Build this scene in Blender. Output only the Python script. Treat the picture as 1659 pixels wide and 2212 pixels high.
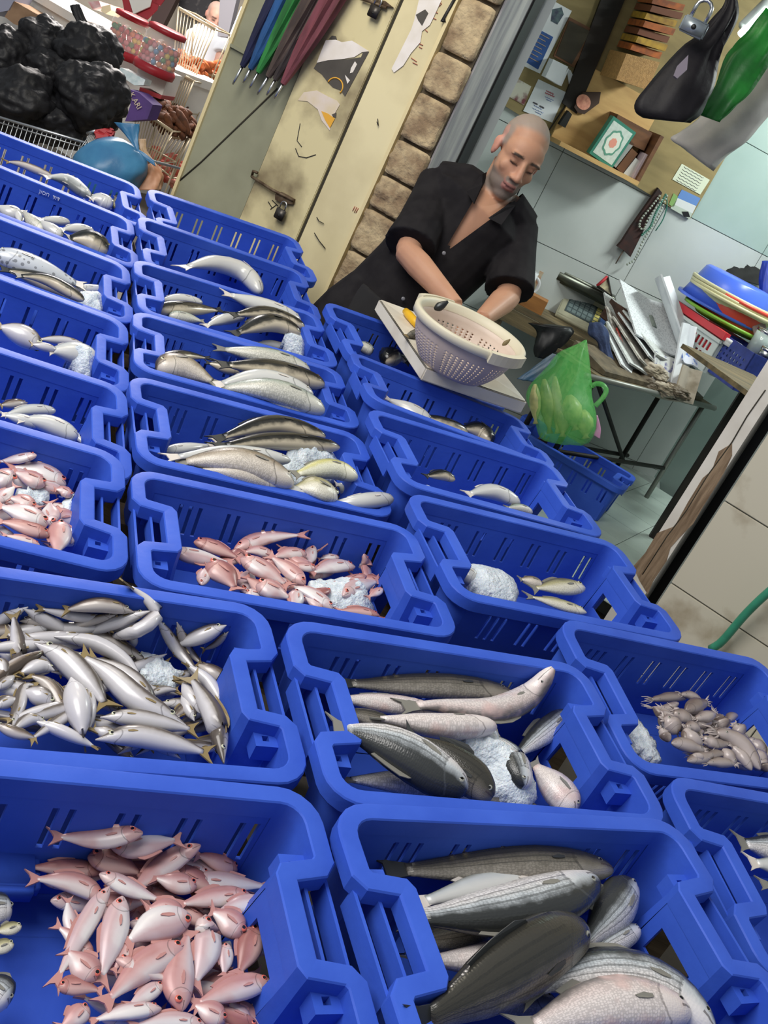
import bpy, bmesh, math, random
import numpy as np
from mathutils import Vector as V, Matrix as M, noise
from mathutils.geometry import tessellate_polygon
for o in list(bpy.data.objects): bpy.data.objects.remove(o)
SC = bpy.context.scene; COL = SC.collection
rnd = random.Random(7)
# ---------------------------------------------------------------- camera
F, PITCH, ROLL, EYE = 2300.0, math.radians(21), math.radians(27.3), V((0, 0, 1.45))
fw = V((0, math.cos(PITCH), -math.sin(PITCH))); up0 = V((0, math.sin(PITCH), math.cos(PITCH))); r0 = V((1, 0, 0))
CX = math.cos(ROLL)*r0 + math.sin(ROLL)*up0; CY = -math.sin(ROLL)*r0 + math.cos(ROLL)*up0
cam = bpy.data.cameras.new('camera'); camo = bpy.data.objects.new('camera', cam); COL.objects.link(camo)
mw = M.Identity(4)
for i in range(3): mw[i][0], mw[i][1], mw[i][2], mw[i][3] = CX[i], CY[i], -fw[i], EYE[i]
camo.matrix_world = mw
cam.sensor_fit = 'HORIZONTAL'; cam.sensor_width = 36; cam.lens = 36*F/1659; cam.clip_start = .05
SC.camera = camo
# ---------------------------------------------------------------- world, lights, exposure
wd = bpy.data.worlds.new('world'); SC.world = wd; wd.use_nodes = True
bg = wd.node_tree.nodes['Background']; bg.inputs[0].default_value = (.86, .93, 1, 1); bg.inputs[1].default_value = .3
def area(name, loc, aim, size, watt, col=(1, 1, 1), sy=None):
    l = bpy.data.lights.new(name, 'AREA'); l.energy = watt; l.color = col; l.size = size
    if sy: l.shape = 'RECTANGLE'; l.size_y = sy
    o = bpy.data.objects.new(name, l); COL.objects.link(o); o.location = loc
    o.rotation_euler = (V(aim)-V(loc)).to_track_quat('-Z', 'Y').to_euler(); return o
area('alley_daylight', (-2.2, .5, 3.7), (-.4, 1.8, .6), 2.6, 150, (1, .97, .93))
area('market_lamp', (-3.2, 8.2, 3.2), (-3.0, 7.4, .9), 1.6, 250, (1, .93, .88))
area('facade_fill', (-1.6, 3.0, 3.3), (-.7, 4.2, 1.6), .8, 16, (1, .9, .68))  # unseen warm light, added to brighten the shop fronts
area('shop_tube', (1.5, 5.0, 2.75), (1.0, 5.2, .5), 1.2, 46, (.93, 1, .96), .08)
SC.view_settings.view_transform = 'Standard'; SC.view_settings.look = 'None'; SC.view_settings.gamma = 1
SC.view_settings.exposure = .25
try: SC.view_settings.use_curve_mapping = False
except Exception: pass
# ---------------------------------------------------------------- helpers: rays and planes
def ray(x, y): x, y = float(x), float(y); return (x-829.5)/F*CX - (y-1106)/F*CY + fw
def at(x, y, d): return EYE + d*ray(x, y)                     # d = depth along the lens axis
def hit(x, y, p0, n):
    r = ray(x, y); return EYE + r*((V(p0)-EYE).dot(n)/r.dot(n))
class Plane:                                                   # an upright wall plane: u along it, z up, n towards the street
    def __init__(s, p0, yaw):
        y = math.radians(yaw); s.p0 = V(p0); s.u = V((math.cos(y), math.sin(y), 0)); s.n = V((math.sin(y), -math.cos(y), 0)); s.yaw = y
    def uz(s, x, y):
        p = hit(x, y, s.p0, s.n); return ((p-s.p0).dot(s.u), p.z)
    def w(s, u, z, off=0): return s.p0 + s.u*u + s.n*off + V((0, 0, z-s.p0.z))
    def px(s, x, y, off=0): return hit(x, y, s.p0+s.n*off, s.n)
FAC = Plane((-.6, 4.15, 0), -22)                               # shop fronts
BACK = Plane((0, 5.4, 0), 22)                                  # back wall of the fish shop
# ---------------------------------------------------------------- materials
def lin(c):
    c = c/255; return c/12.92 if c <= .04045 else ((c+.055)/1.055)**2.4
def rgb(r, g, b): return (lin(r), lin(g), lin(b), 1)
MATS = {}
def mat(name, c1, c2=None, scale=8, rough=.6, metal=0, bump=0, bscale=None, spec=.5, detail=4, trans=0, emit=0, sss=0, contrast=(.35, .65), ior=1.45, alpha=1, vec='Object', stretch=None):
    if name in MATS: return MATS[name]
    m = bpy.data.materials.new(name); m.use_nodes = True; nt = m.node_tree; N = nt.nodes; L = nt.links
    b = N['Principled BSDF']; b.inputs['Base Color'].default_value = rgb(*c1); b.inputs['Roughness'].default_value = rough
    b.inputs['Metallic'].default_value = metal; b.inputs['Specular IOR Level'].default_value = spec
    b.inputs['Transmission Weight'].default_value = trans; b.inputs['IOR'].default_value = ior; b.inputs['Alpha'].default_value = alpha
    if sss: b.inputs['Subsurface Weight'].default_value = sss; b.inputs['Subsurface Radius'].default_value = (.02, .012, .008); b.inputs['Subsurface Scale'].default_value = .3
    if emit: b.inputs['Emission Color'].default_value = rgb(*c1); b.inputs['Emission Strength'].default_value = emit
    tc = None
    if c2 or bump:
        tc = N.new('ShaderNodeTexCoord'); src = tc.outputs[vec]
        if stretch:
            mp = N.new('ShaderNodeMapping'); mp.inputs['Scale'].default_value = stretch; L.new(src, mp.inputs[0]); src = mp.outputs[0]
    if c2:
        n = N.new('ShaderNodeTexNoise'); n.inputs['Scale'].default_value = scale; n.inputs['Detail'].default_value = detail; L.new(src, n.inputs['Vector'])
        r = N.new('ShaderNodeValToRGB'); r.color_ramp.elements[0].position, r.color_ramp.elements[1].position = contrast
        r.color_ramp.elements[0].color = rgb(*c1); r.color_ramp.elements[1].color = rgb(*c2)
        L.new(n.outputs['Fac'], r.inputs[0]); L.new(r.outputs[0], b.inputs['Base Color'])
    if bump:
        n2 = N.new('ShaderNodeTexNoise'); n2.inputs['Scale'].default_value = bscale or scale*3; n2.inputs['Detail'].default_value = 5; L.new(src, n2.inputs['Vector'])
        bp = N.new('ShaderNodeBump'); bp.inputs['Strength'].default_value = bump; bp.inputs['Distance'].default_value = .01
        L.new(n2.outputs['Fac'], bp.inputs['Height']); L.new(bp.outputs[0], b.inputs['Normal'])
    MATS[name] = m; return m
def vcmat(name, rough=.5, sss=0, spec=.5, bump=0, bscale=200):
    m = mat(name, (200, 200, 200), None, rough=rough, sss=sss, spec=spec, bump=bump, bscale=bscale)
    a = m.node_tree.nodes.new('ShaderNodeVertexColor'); a.layer_name = 'Col'
    m.node_tree.links.new(a.outputs[0], m.node_tree.nodes['Principled BSDF'].inputs['Base Color']); return m
# ---------------------------------------------------------------- mesh helpers
def newbm(): return bmesh.new()
def link(name, bm, mats, parent=None, smooth=True, recalc=True):
    if recalc: bmesh.ops.recalc_face_normals(bm, faces=bm.faces)
    me = bpy.data.meshes.new(name); bm.to_mesh(me); bm.free()
    for m in (mats if isinstance(mats, (list, tuple)) else [mats]): me.materials.append(m)
    if smooth: me.polygons.foreach_set('use_smooth', [True]*len(me.polygons))
    o = bpy.data.objects.new(name, me); COL.objects.link(o)
    if parent: o.parent = parent
    return o
def sharp(o, ang=35):
    o.data.set_sharp_from_angle(angle=math.radians(ang)); return o
def empty(name, loc=(0, 0, 0), parent=None):
    o = bpy.data.objects.new(name, None); COL.objects.link(o); o.location = loc; o.empty_display_size = .05
    if parent: o.parent = parent
    return o
def tag(o, label=None, cat=None, group=None, kind=None):
    if label: o['label'] = label
    if cat: o['category'] = cat
    if group: o['group'] = group
    if kind: o['kind'] = kind
    return o
def box(bm, a, b, mx=None, mi=0):
    vs = [bm.verts.new((x, y, z)) for z in (a[2], b[2]) for x, y in ((a[0], a[1]), (b[0], a[1]), (b[0], b[1]), (a[0], b[1]))]
    if mx is not None:
        for v in vs: v.co = mx @ v.co
    for f in ((3, 2, 1, 0), (4, 5, 6, 7), (0, 1, 5, 4), (1, 2, 6, 5), (2, 3, 7, 6), (3, 0, 4, 7)):
        bm.faces.new([vs[i] for i in f]).material_index = mi
    return vs
def frame(o, x, y, z):
    m = M.Identity(4)
    for i in range(3): m[i][0], m[i][1], m[i][2], m[i][3] = x[i], y[i], z[i], o[i]
    return m
def tube(bm, pts, rad, seg=8, caps=True, mi=0, flat=None):     # flat = (normal, ratio): squash radius along normal
    pts = [V(p) for p in pts]; n = len(pts)
    if not isinstance(rad, (list, tuple)): rad = [rad]*n
    rings = []; prev = None
    for i, p in enumerate(pts):
        t = (pts[min(i+1, n-1)]-pts[max(i-1, 0)]).normalized()
        if flat: a = V(flat[0]); a = (a-t*a.dot(t)).normalized()
        elif prev is None: a = t.orthogonal().normalized()
        else: a = (prev-t*prev.dot(t)).normalized()
        prev = a; b = t.cross(a); r = rad[i]; ra = r*(flat[1] if flat else 1)
        rings.append([bm.verts.new(p+a*math.cos(2*math.pi*k/seg)*ra+b*math.sin(2*math.pi*k/seg)*r) for k in range(seg)])
    for i in range(n-1):
        for k in range(seg):
            f = bm.faces.new((rings[i][k], rings[i][(k+1) % seg], rings[i+1][(k+1) % seg], rings[i+1][k])); f.material_index = mi
    if caps:
        bm.faces.new(rings[0][::-1]).material_index = mi; bm.faces.new(rings[-1]).material_index = mi
    return rings
def lathe(bm, prof, seg=32, mx=None, mi=0, closed=False):
    rings = []
    for r, z in prof:
        ring = []
        for k in range(seg):
            a = 2*math.pi*k/seg; c = V((r*math.cos(a), r*math.sin(a), z)); ring.append(bm.verts.new(mx @ c if mx is not None else c))
        rings.append(ring)
    for i in range(len(rings)-1):
        for k in range(seg):
            bm.faces.new((rings[i][k], rings[i][(k+1) % seg], rings[i+1][(k+1) % seg], rings[i+1][k])).material_index = mi
    return rings
def ell(bm, c, r, mx=None, seg=16, rg=10):
    T = M.Translation(V(c)) @ M.Diagonal((*r, 1))
    if mx is not None: T = mx @ T
    bmesh.ops.create_uvsphere(bm, u_segments=seg, v_segments=rg, radius=1, matrix=T)
def prism(bm, pts, d, mi=0):                                    # flat outline pts (3D) thickened by vector d
    a = [bm.verts.new(p) for p in pts]; b = [bm.verts.new(V(p)+d) for p in pts]; n = len(pts)
    for i in range(n): bm.faces.new((a[i], a[(i+1) % n], b[(i+1) % n], b[i])).material_index = mi
    tri = tessellate_polygon([[V(p) for p in pts]])
    for t in tri:
        for vs in (a, b):
            try: bm.faces.new([vs[i] for i in t]).material_index = mi
            except ValueError: pass
def spline(pts, n):
    P = [V(p) for p in pts]
    if len(P) == 2: return [P[0].lerp(P[1], i/(n-1)) for i in range(n)]
    Q = [2*P[0]-P[1]]+P+[2*P[-1]-P[-2]]; out = []
    L = [0]
    for i in range(len(P)-1): L.append(L[-1]+(P[i+1]-P[i]).length)
    for i in range(n):
        s = L[-1]*i/(n-1); k = 0
        while k < len(P)-2 and L[k+1] < s: k += 1
        t = (s-L[k])/max(1e-9, L[k+1]-L[k]); a, b, c, d = Q[k:k+4]
        out.append(.5*((2*b)+(c-a)*t+(2*a-5*b+4*c-d)*t*t+(3*b-a-3*c+d)*t*t*t))
    return out
def eval_mods(o):
    dg = bpy.context.evaluated_depsgraph_get(); me = bpy.data.meshes.new_from_object(o.evaluated_get(dg)); old = o.data
    mats = list(old.materials); o.modifiers.clear(); o.data = me; bpy.data.meshes.remove(old)
    me.materials.clear()
    for m in mats: me.materials.append(m)
    return o
def remesh(o, vox, smooth=2):
    m = o.modifiers.new('r', 'REMESH'); m.mode = 'VOXEL'; m.voxel_size = vox
    if smooth: s = o.modifiers.new('s', 'SMOOTH'); s.factor = .5; s.iterations = smooth
    eval_mods(o); o.data.polygons.foreach_set('use_smooth', [True]*len(o.data.polygons)); return o
# ================================================================ fish crates
W, D, H = .60, .37, .19
CR = {'B1':(-1.2620,3.6831,-0.7406,0.5818,0.1487,0.0364),'B2':(-1.1398,3.3318,-0.7607,0.5308,0.1536,0.0306),'B3':(-0.9930,2.9991,-0.8040,0.4906,0.1139,0.0619),'B4':(-0.8356,2.6654,-0.8381,0.4423,0.0745,0.0686),'B5':(-0.6635,2.2508,-0.8469,0.5056,0.1071,0.0532),'B6':(-0.4640,1.7949,-0.8384,0.4782,0.0738,0.0792),'B7':(-0.0742,1.4681,-0.7947,0.5293,0.1131,0.0569),'B8':(0.0955,1.0954,-0.7882,0.5747,0.1090,0.0435),'C2':(-0.3105,2.9770,-0.7492,0.3972,0.0108,-0.0012),'C3':(-0.1712,2.5639,-0.7535,0.5090,0.0790,0.0291),'C4':(0.0102,2.1523,-0.7588,0.5265,0.0897,0.0433),'C1':(-0.4862,3.3136,-0.7280,0.5619,0.1362,0.0079),'A1':(-1.7830,3.3600,-0.7456,0.5565,0.1496,-0.0012),'A2':(-1.6433,3.0051,-0.7583,0.5234,0.1471,-0.0329),'A3':(-1.4869,2.6477,-0.7997,0.5010,0.1468,-0.0241),'A4':(-1.3246,2.2875,-0.8286,0.4734,0.1457,-0.0215),'A5':(-1.1517,1.8985,-0.8466,0.5050,0.1474,-0.0147),'A6':(-1.0069,1.5261,-0.8260,0.4747,0.1043,0.0041),'A7':(-0.6136,1.2055,-0.8488,0.5364,0.1143,0.0662),'A8':(-0.4251,0.8007,-0.7989,0.5620,0.1348,0.0030),'D5':(0.3744,1.8866,-0.7501,0.5609,0.1796,0.0136),'D6':(0.5941,1.5680,-0.7826,0.5208,0.1635,-0.0094)}
BLUE = mat('crate_blue', (62, 98, 204), (52, 86, 190), 9, rough=.48, bump=.06, bscale=60, spec=.22, contrast=(.3, .7))
BLUE2 = mat('crate_blue_deep', (28, 45, 170), (22, 36, 140), 9, rough=.4, spec=.5)
def crate_path():
    e, r = .02, .034; xl, xr, yb, yf = e, W-e, -e, -D+e; y1, y2, s = -D+.115, -.115, .056; P = []
    def arc(cx, cy, a0):
        for k in range(6):
            a = math.radians(a0+90*k/5); P.append((cx+r*math.cos(a), cy+r*math.sin(a)))
    arc(xl+r, yf+r, 180); i0 = len(P)-1
    arc(xr-r, yf+r, 270)
    P.extend([(xr, y1-.012), (xr-.006, y1-.004), (xr-s+.006, y1+.004), (xr-s, y1+.014), (xr-s, y2-.014), (xr-s+.006, y2-.004), (xr-.006, y2+.004), (xr, y2+.012)])
    arc(xr-r, yb-r, 0)
    arc(xl+r, yb-r, 90)
    P.extend([(xl, y2+.012), (xl+.006, y2+.004), (xl+s-.006, y2-.004), (xl+s, y2-.014), (xl+s, y1+.014), (xl+s-.006, y1+.004), (xl+.006, y1-.004), (xl, y1-.012)])
    omit = {5, 15, 25, 35}                                     # segment starts: front, right inset, back, left inset
    return P, omit
def holed(bm, o, u, v, n, w, h, th, holes):
    "plate w x h from o along u, v, thickness th along n, rectangular holes (u0,u1,v0,v1)"
    us = sorted({0, w, *[x for q in holes for x in q[:2]]}); vs = sorted({0, h, *[x for q in holes for x in q[2:]]}); mx = frame(o, u, v, n)
    for j in range(len(vs)-1):
        start = None
        for i in range(len(us)-1):
            cu, cv = (us[i]+us[i+1])/2, (vs[j]+vs[j+1])/2
            solid = not any(q[0] < cu < q[1] and q[2] < cv < q[3] for q in holes)
            if solid and start is None: start = us[i]
            if start is not None and (not solid or i == len(us)-2):
                box(bm, (start, vs[j], 0), (us[i+1] if solid else us[i], vs[j+1], th), mx); start = None
def build_crate():
    P, omit = crate_path(); n = len(P); Pv = [V((x, y, 0)) for x, y in P]; nor = []
    for i in range(n):
        a = (Pv[i]-Pv[i-1]).normalized(); b = (Pv[(i+1) % n]-Pv[i]).normalized(); t = (a+b).normalized()
        m = V((t.y, -t.x, 0)); nor.append(m/max(.5, m.dot(V((a.y, -a.x, 0)))))
    tap = .014
    rings = [(-tap, -H), (-.001, -.03), (.0, -.03), (.018, -.029), (.02, -.026), (.02, -.003), (.0182, -.0006), (.016, 0), (-.005, 0), (-.0068, -.002), (-.007, -.03), (-tap-.005, -H+.006)]
    bm = newbm(); R = [[bm.verts.new(Pv[i]+nor[i]*o+V((0, 0, z))) for i in range(n)] for o, z in rings]
    for j in range(len(rings)-1):
        for i in range(n):
            if i in omit and j in (0, 10): continue
            bm.faces.new((R[j][i], R[j][(i+1) % n], R[j+1][(i+1) % n], R[j+1][i]))
    bm.faces.new(R[0][::-1]); bm.faces.new(R[-1])
    body = link('crate_body', bm, BLUE); sharp(body, 28)
    parts = [body]
    # slotted long walls
    sl = []; x = .055
    for c in (3, 2, 2, 2, 2, 3):
        for k in range(c): sl.append((x, x+.008, .082, .146)); x += .019
        x += (.47-.019*14-.0)/5.4
    for name, y, sg in (('slotted_wall', -.02, 1), ('slotted_wall', -D+.02, -1)):
        xs = .02+.034-.002; o = V((xs, y-sg*tap, -H+.002)); v = V((0, sg*(tap-.001), H-.03)).normalized()
        nn = V((0, -sg, 0)); bm = newbm(); wd_ = W-2*xs
        holed(bm, o, V((1, 0, 0)), v, nn, wd_, H-.029, .005, [(a*wd_/.49, a*wd_/.49+.008, b, c) for a, _, b, c in sl])
        parts.append(link(name, bm, BLUE, smooth=False))
    for x, sg in ((W-.02-.056, 1), (.02+.056, -1)):               # recessed grip walls with a hand slot
        y0, y1 = -D+.115+.012, -.115-.012; o = V((x-sg*tap, y0, -H+.002)); v = V((sg*(tap-.001), 0, H-.03)).normalized()
        bm = newbm(); w_ = y1-y0; holed(bm, o, V((0, 1, 0)), v, V((-sg, 0, 0)), w_, H-.029, .005, [(.02, w_-.02, .085, .13)])
        parts.append(link('grip_wall', bm, BLUE, smooth=False))
        bm = newbm(); xo = x+sg*.056
        for dx in (.012, -.018):
            box(bm, (xo+sg*dx-.0022, y0-.012, -.052), (xo+sg*dx+.0022, y1+.012, -.018))
        parts.append(link('handle', bm, BLUE, smooth=False))
        for yy in (-.1, -D+.1):                                   # stacking lugs with a hole
            bm = newbm(); cx = xo-sg*.024
            holed(bm, V((cx-.017, yy-.015, -.034)), V((1, 0, 0)), V((0, 1, 0)), V((0, 0, 1)), .034, .03, .012, [(.012, .022, .01, .02)])
            box(bm, (cx-.017, yy-.015, -.05), (cx+.017, yy+.015, -.034))
            parts.append(link('stacking_lug', bm, BLUE, smooth=False))
    return parts
CPROTO = build_crate()
CF = {}
class Crate:
    def __init__(s, k, v):
        x, y, z, yaw, t, ro = v; s.k = k
        w = V((math.cos(yaw), math.sin(yaw), 0)); d = V((-math.sin(yaw)*math.cos(t), math.cos(yaw)*math.cos(t), math.sin(t))); n = w.cross(d)
        s.w = (w*math.cos(ro)+n*math.sin(ro)).normalized(); s.d = d; s.n = s.w.cross(d).normalized(); s.o = V((x, y, z))+EYE
        s.mx = frame(s.o, s.w, s.d, s.n); s.inv = s.mx.inverted(); s.cell = .006
        s.nx, s.ny = int(W/s.cell)+1, int(D/s.cell)+1; s.hm = None
    def base(s, fill): s.hm = np.full((s.nx, s.ny), -fill); s.fill = fill
    def loc(s, px, py, h):
        p = s.inv @ hit(px, py, s.o+s.n*h, s.n); return V((p.x, p.y, h))
    def cells(s, p, r):
        i0, i1 = int((p.x-r)/s.cell), int((p.x+r)/s.cell)+1; j0, j1 = int((-p.y-r)/s.cell), int((-p.y+r)/s.cell)+1
        return max(0, i0), min(s.nx, i1+1), max(0, j0), min(s.ny, j1+1)
CRLAB = {
 'A8': 'blue plastic crate of small pink fish, the nearest one at the lower left',
 'A7': 'blue plastic crate heaped with slender silver barracuda at the left edge',
 'A6': 'blue plastic crate of pink fish cut by the left edge of the photo',
 'A5': 'blue plastic crate with a few silver fish, behind the left-edge pink fish crate',
 'A4': 'blue plastic crate at the left edge holding silver fish beside a lump of ice',
 'A3': 'blue plastic crate at the left edge holding a big spotted mackerel and dark fish',
 'A2': 'blue plastic crate at the left edge with small white writing on its rim',
 'A1': 'rearmost blue plastic crate of the left row, below the black bin bags',
 'B1': 'empty blue plastic crate right in front of the cream metal door',
 'B2': 'blue plastic crate with one curved silver fish, next to the empty crate',
 'B3': 'blue plastic crate of black-backed fish, third from the door',
 'B4': 'blue plastic crate packed with silver-green bass in the middle row',
 'B5': 'blue plastic crate of long bass and a yellow-cheeked fish half covered by ice',
 'B6': 'blue plastic crate of pink fish and ice in the middle of the stall',
 'B7': 'blue plastic crate of striped grey mullet topped with a mound of ice',
 'B8': 'blue plastic crate of big scaly mullet, the nearest one at the bottom',
 'C1': 'blue plastic crate under the far corner of the white cutting board',
 'C2': 'blue plastic crate under the front edge of the white cutting board',
 'C3': 'blue plastic crate with two grey fish and lumps of ice, second from the cutting board',
 'C4': 'blue plastic crate with iced bream, nearest the white door post',
 'D5': 'blue plastic crate of small grey squid at the right edge',
 'D6': 'blue plastic crate cut by the right edge, in front of the squid crate',
}
for k, v in CR.items():
    c = CF[k] = Crate(k, v); r = empty('fish_crate'); r.matrix_world = c.mx @ M.Translation((W/2, -D/2, 0)) @ M.Diagonal((.986, .972, 1, 1)) @ M.Translation((-W/2, D/2, 0))
    for p in CPROTO:
        q = p.copy(); COL.objects.link(q); q.parent = r
    tag(r, CRLAB[k], 'crate', 'blue fish crates on the stall'); c.root = r
for p in CPROTO: bpy.data.objects.remove(p)
# white stencilled writing on one rim
def textmesh(name, s, size, mx, m, parent=None, ext=.0006):
    cu = bpy.data.curves.new(name, 'FONT'); cu.body = s; cu.size = size; cu.extrude = ext; cu.align_x = 'CENTER'; cu.align_y = 'CENTER'; cu.resolution_u = 2
    o = bpy.data.objects.new(name, cu); COL.objects.link(o)
    dg = bpy.context.evaluated_depsgraph_get(); me = bpy.data.meshes.new_from_object(o.evaluated_get(dg)); bpy.data.objects.remove(o)
    me.transform(mx); me.materials.append(m); q = bpy.data.objects.new(name, me); COL.objects.link(q)
    if parent: q.parent = parent
    return q
WHITE_INK = mat('white_ink', (225, 230, 250), rough=.6)
c = CF['A2']; p = c.loc(112, 415, 0)
textmesh('rim_writing', '\u05df\u05d5\u05e1\u05d7  \u05d3\u05d5\u05d3', .017, frame(V((p.x, -.0292, -.02)), V((1, 0, 0)), V((0, 0, 1)), V((0, -1, 0))), WHITE_INK, c.root)
# plank supports under the crates, one frame for the stall
WOODG = mat('grey_wood', (104, 88, 66), (78, 64, 46), 5, rough=.8, bump=.2, stretch=(1, 8, 8))
stall = empty('stall_frame', (0, 0, 0)); tag(stall, 'wooden plank frame that carries the blue crates', 'stall')
for k, c in CF.items():
    bm = newbm(); mx = c.mx
    for y in (-.09, -D+.09): box(bm, (.02, y-.04, -H-.026), (W-.02, y+.04, -H-.001), mx)
    link('plank', bm, WOODG, stall, smooth=False)
    for x in (.06, W-.06):
        a = mx @ V((x, -.09, -H-.02)); b = mx @ V((x, -D+.09, -H-.02))
        for q in (a, b):
            bm = newbm(); box(bm, (q.x-.018, q.y-.018, 0), (q.x+.018, q.y+.018, q.z-.004)); link('leg', bm, WOODG, stall, smooth=False)
# ================================================================ fish
def fishmat(name, belly, side, back, rough=.33, stripes=0, scales=0, head=None, spots=0, belly_pos=.25, back_pos=.68, blush=None, lines=None):
    m = bpy.data.materials.new(name); m.use_nodes = True; nt = m.node_tree; N = nt.nodes; L = nt.links; b = N['Principled BSDF']
    uv = N.new('ShaderNodeUVMap'); sep = N.new('ShaderNodeSeparateXYZ'); L.new(uv.outputs[0], sep.inputs[0])
    tc = N.new('ShaderNodeTexCoord')
    nz = N.new('ShaderNodeTexNoise'); nz.inputs['Scale'].default_value = 38; nz.inputs['Detail'].default_value = 4; L.new(tc.outputs['Object'], nz.inputs['Vector'])
    ad = N.new('ShaderNodeMath'); ad.operation = 'MULTIPLY_ADD'; L.new(nz.outputs['Fac'], ad.inputs[0]); ad.inputs[1].default_value = .3; ad.inputs[2].default_value = -.15
    sm = N.new('ShaderNodeMath'); sm.operation = 'ADD'; L.new(ad.outputs[0], sm.inputs[0]); L.new(sep.outputs['Y'], sm.inputs[1])
    r = N.new('ShaderNodeValToRGB'); e = r.color_ramp.elements; e[0].position = belly_pos; e[0].color = rgb(*belly); e[1].position = back_pos; e[1].color = rgb(*back)
    q = e.new((belly_pos+back_pos)/2); q.color = rgb(*side); L.new(sm.outputs[0], r.inputs[0]); col = r.outputs[0]
    def mixin(fac, c, col, blend='MIX'):
        mx = N.new('ShaderNodeMix'); mx.data_type = 'RGBA'; mx.blend_type = blend; L.new(fac, mx.inputs['Factor']); L.new(col, mx.inputs['A']); mx.inputs['B'].default_value = rgb(*c); return mx.outputs['Result']
    def math_(op, a, b_=None, c=None):
        n = N.new('ShaderNodeMath'); n.operation = op; n.use_clamp = False
        for i, x in enumerate((a, b_, c)):
            if x is None: continue
            if isinstance(x, (int, float)): n.inputs[i].default_value = x
            else: L.new(x, n.inputs[i])
        return n.outputs[0]
    h = None
    if stripes:                                                  # dark lengthwise lines along the flank
        w = math_('SINE', math_('MULTIPLY', math_('ADD', sep.outputs['Y'], math_('MULTIPLY', ad.outputs[0], .08)), stripes)); f = math_('MULTIPLY', math_('GREATER_THAN', w, .55), .5)
        body = math_('GREATER_THAN', sep.outputs['X'], .2); f = math_('MULTIPLY', f, body); f = math_('MULTIPLY', f, math_('GREATER_THAN', sep.outputs['Y'], .3))
        col = mixin(f, lines or (58, 60, 58), col)
    if scales:
        mp = N.new('ShaderNodeMapping'); mp.inputs['Scale'].default_value = (scales*1.5, scales*.5, 1); L.new(uv.outputs[0], mp.inputs[0])
        vo = N.new('ShaderNodeTexVoronoi'); vo.inputs['Scale'].default_value = 1; vo.inputs['Randomness'].default_value = .5; L.new(mp.outputs[0], vo.inputs['Vector'])
        f = math_('MULTIPLY', math_('MULTIPLY', math_('GREATER_THAN', vo.outputs['Distance'], .46), .3), math_('GREATER_THAN', sep.outputs['X'], .2))
        col = mixin(f, back, col); h = vo.outputs['Distance']
    if spots:
        vo2 = N.new('ShaderNodeTexVoronoi'); vo2.inputs['Scale'].default_value = spots; L.new(tc.outputs['Object'], vo2.inputs['Vector'])
        col = mixin(math_('MULTIPLY', math_('LESS_THAN', vo2.outputs['Distance'], .28), .6), (60, 62, 66), col)
    if head:
        f = math_('MULTIPLY', math_('LESS_THAN', math_('ADD', sep.outputs['X'], ad.outputs[0]), .19), .6); col = mixin(f, head, col)
    if blush:
        n2 = N.new('ShaderNodeTexNoise'); n2.inputs['Scale'].default_value = 22; L.new(tc.outputs['Object'], n2.inputs['Vector'])
        r2 = N.new('ShaderNodeValToRGB'); r2.color_ramp.elements[0].position = .52; r2.color_ramp.elements[1].position = .72; L.new(n2.outputs['Fac'], r2.inputs[0])
        col = mixin(r2.outputs[0], blush, col)
    # gill cover line
    g = math_('LESS_THAN', math_('ABSOLUTE', math_('ADD', math_('ADD', sep.outputs['X'], -.215), math_('MULTIPLY', math_('POWER', math_('ADD', sep.outputs['Y'], -.45), 2), .35))), .0065)
    col = mixin(math_('MULTIPLY', g, .5), tuple(int(x*.45) for x in side), col)
    mo = math_('MULTIPLY', math_('LESS_THAN', sep.outputs['X'], .085), math_('LESS_THAN', math_('ABSOLUTE', math_('ADD', sep.outputs['Y'], -.4)), .035))
    col = mixin(math_('MULTIPLY', mo, .7), (70, 58, 54), col)
    L.new(col, b.inputs['Base Color']); b.inputs['Roughness'].default_value = rough; b.inputs['Specular IOR Level'].default_value = .55
    b.inputs['Metallic'].default_value = .04
    if h is not None:
        bp = N.new('ShaderNodeBump'); bp.inputs['Strength'].default_value = .25; bp.inputs['Distance'].default_value = .0012; L.new(h, bp.inputs['Height']); L.new(bp.outputs[0], b.inputs['Normal'])
    return m
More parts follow.
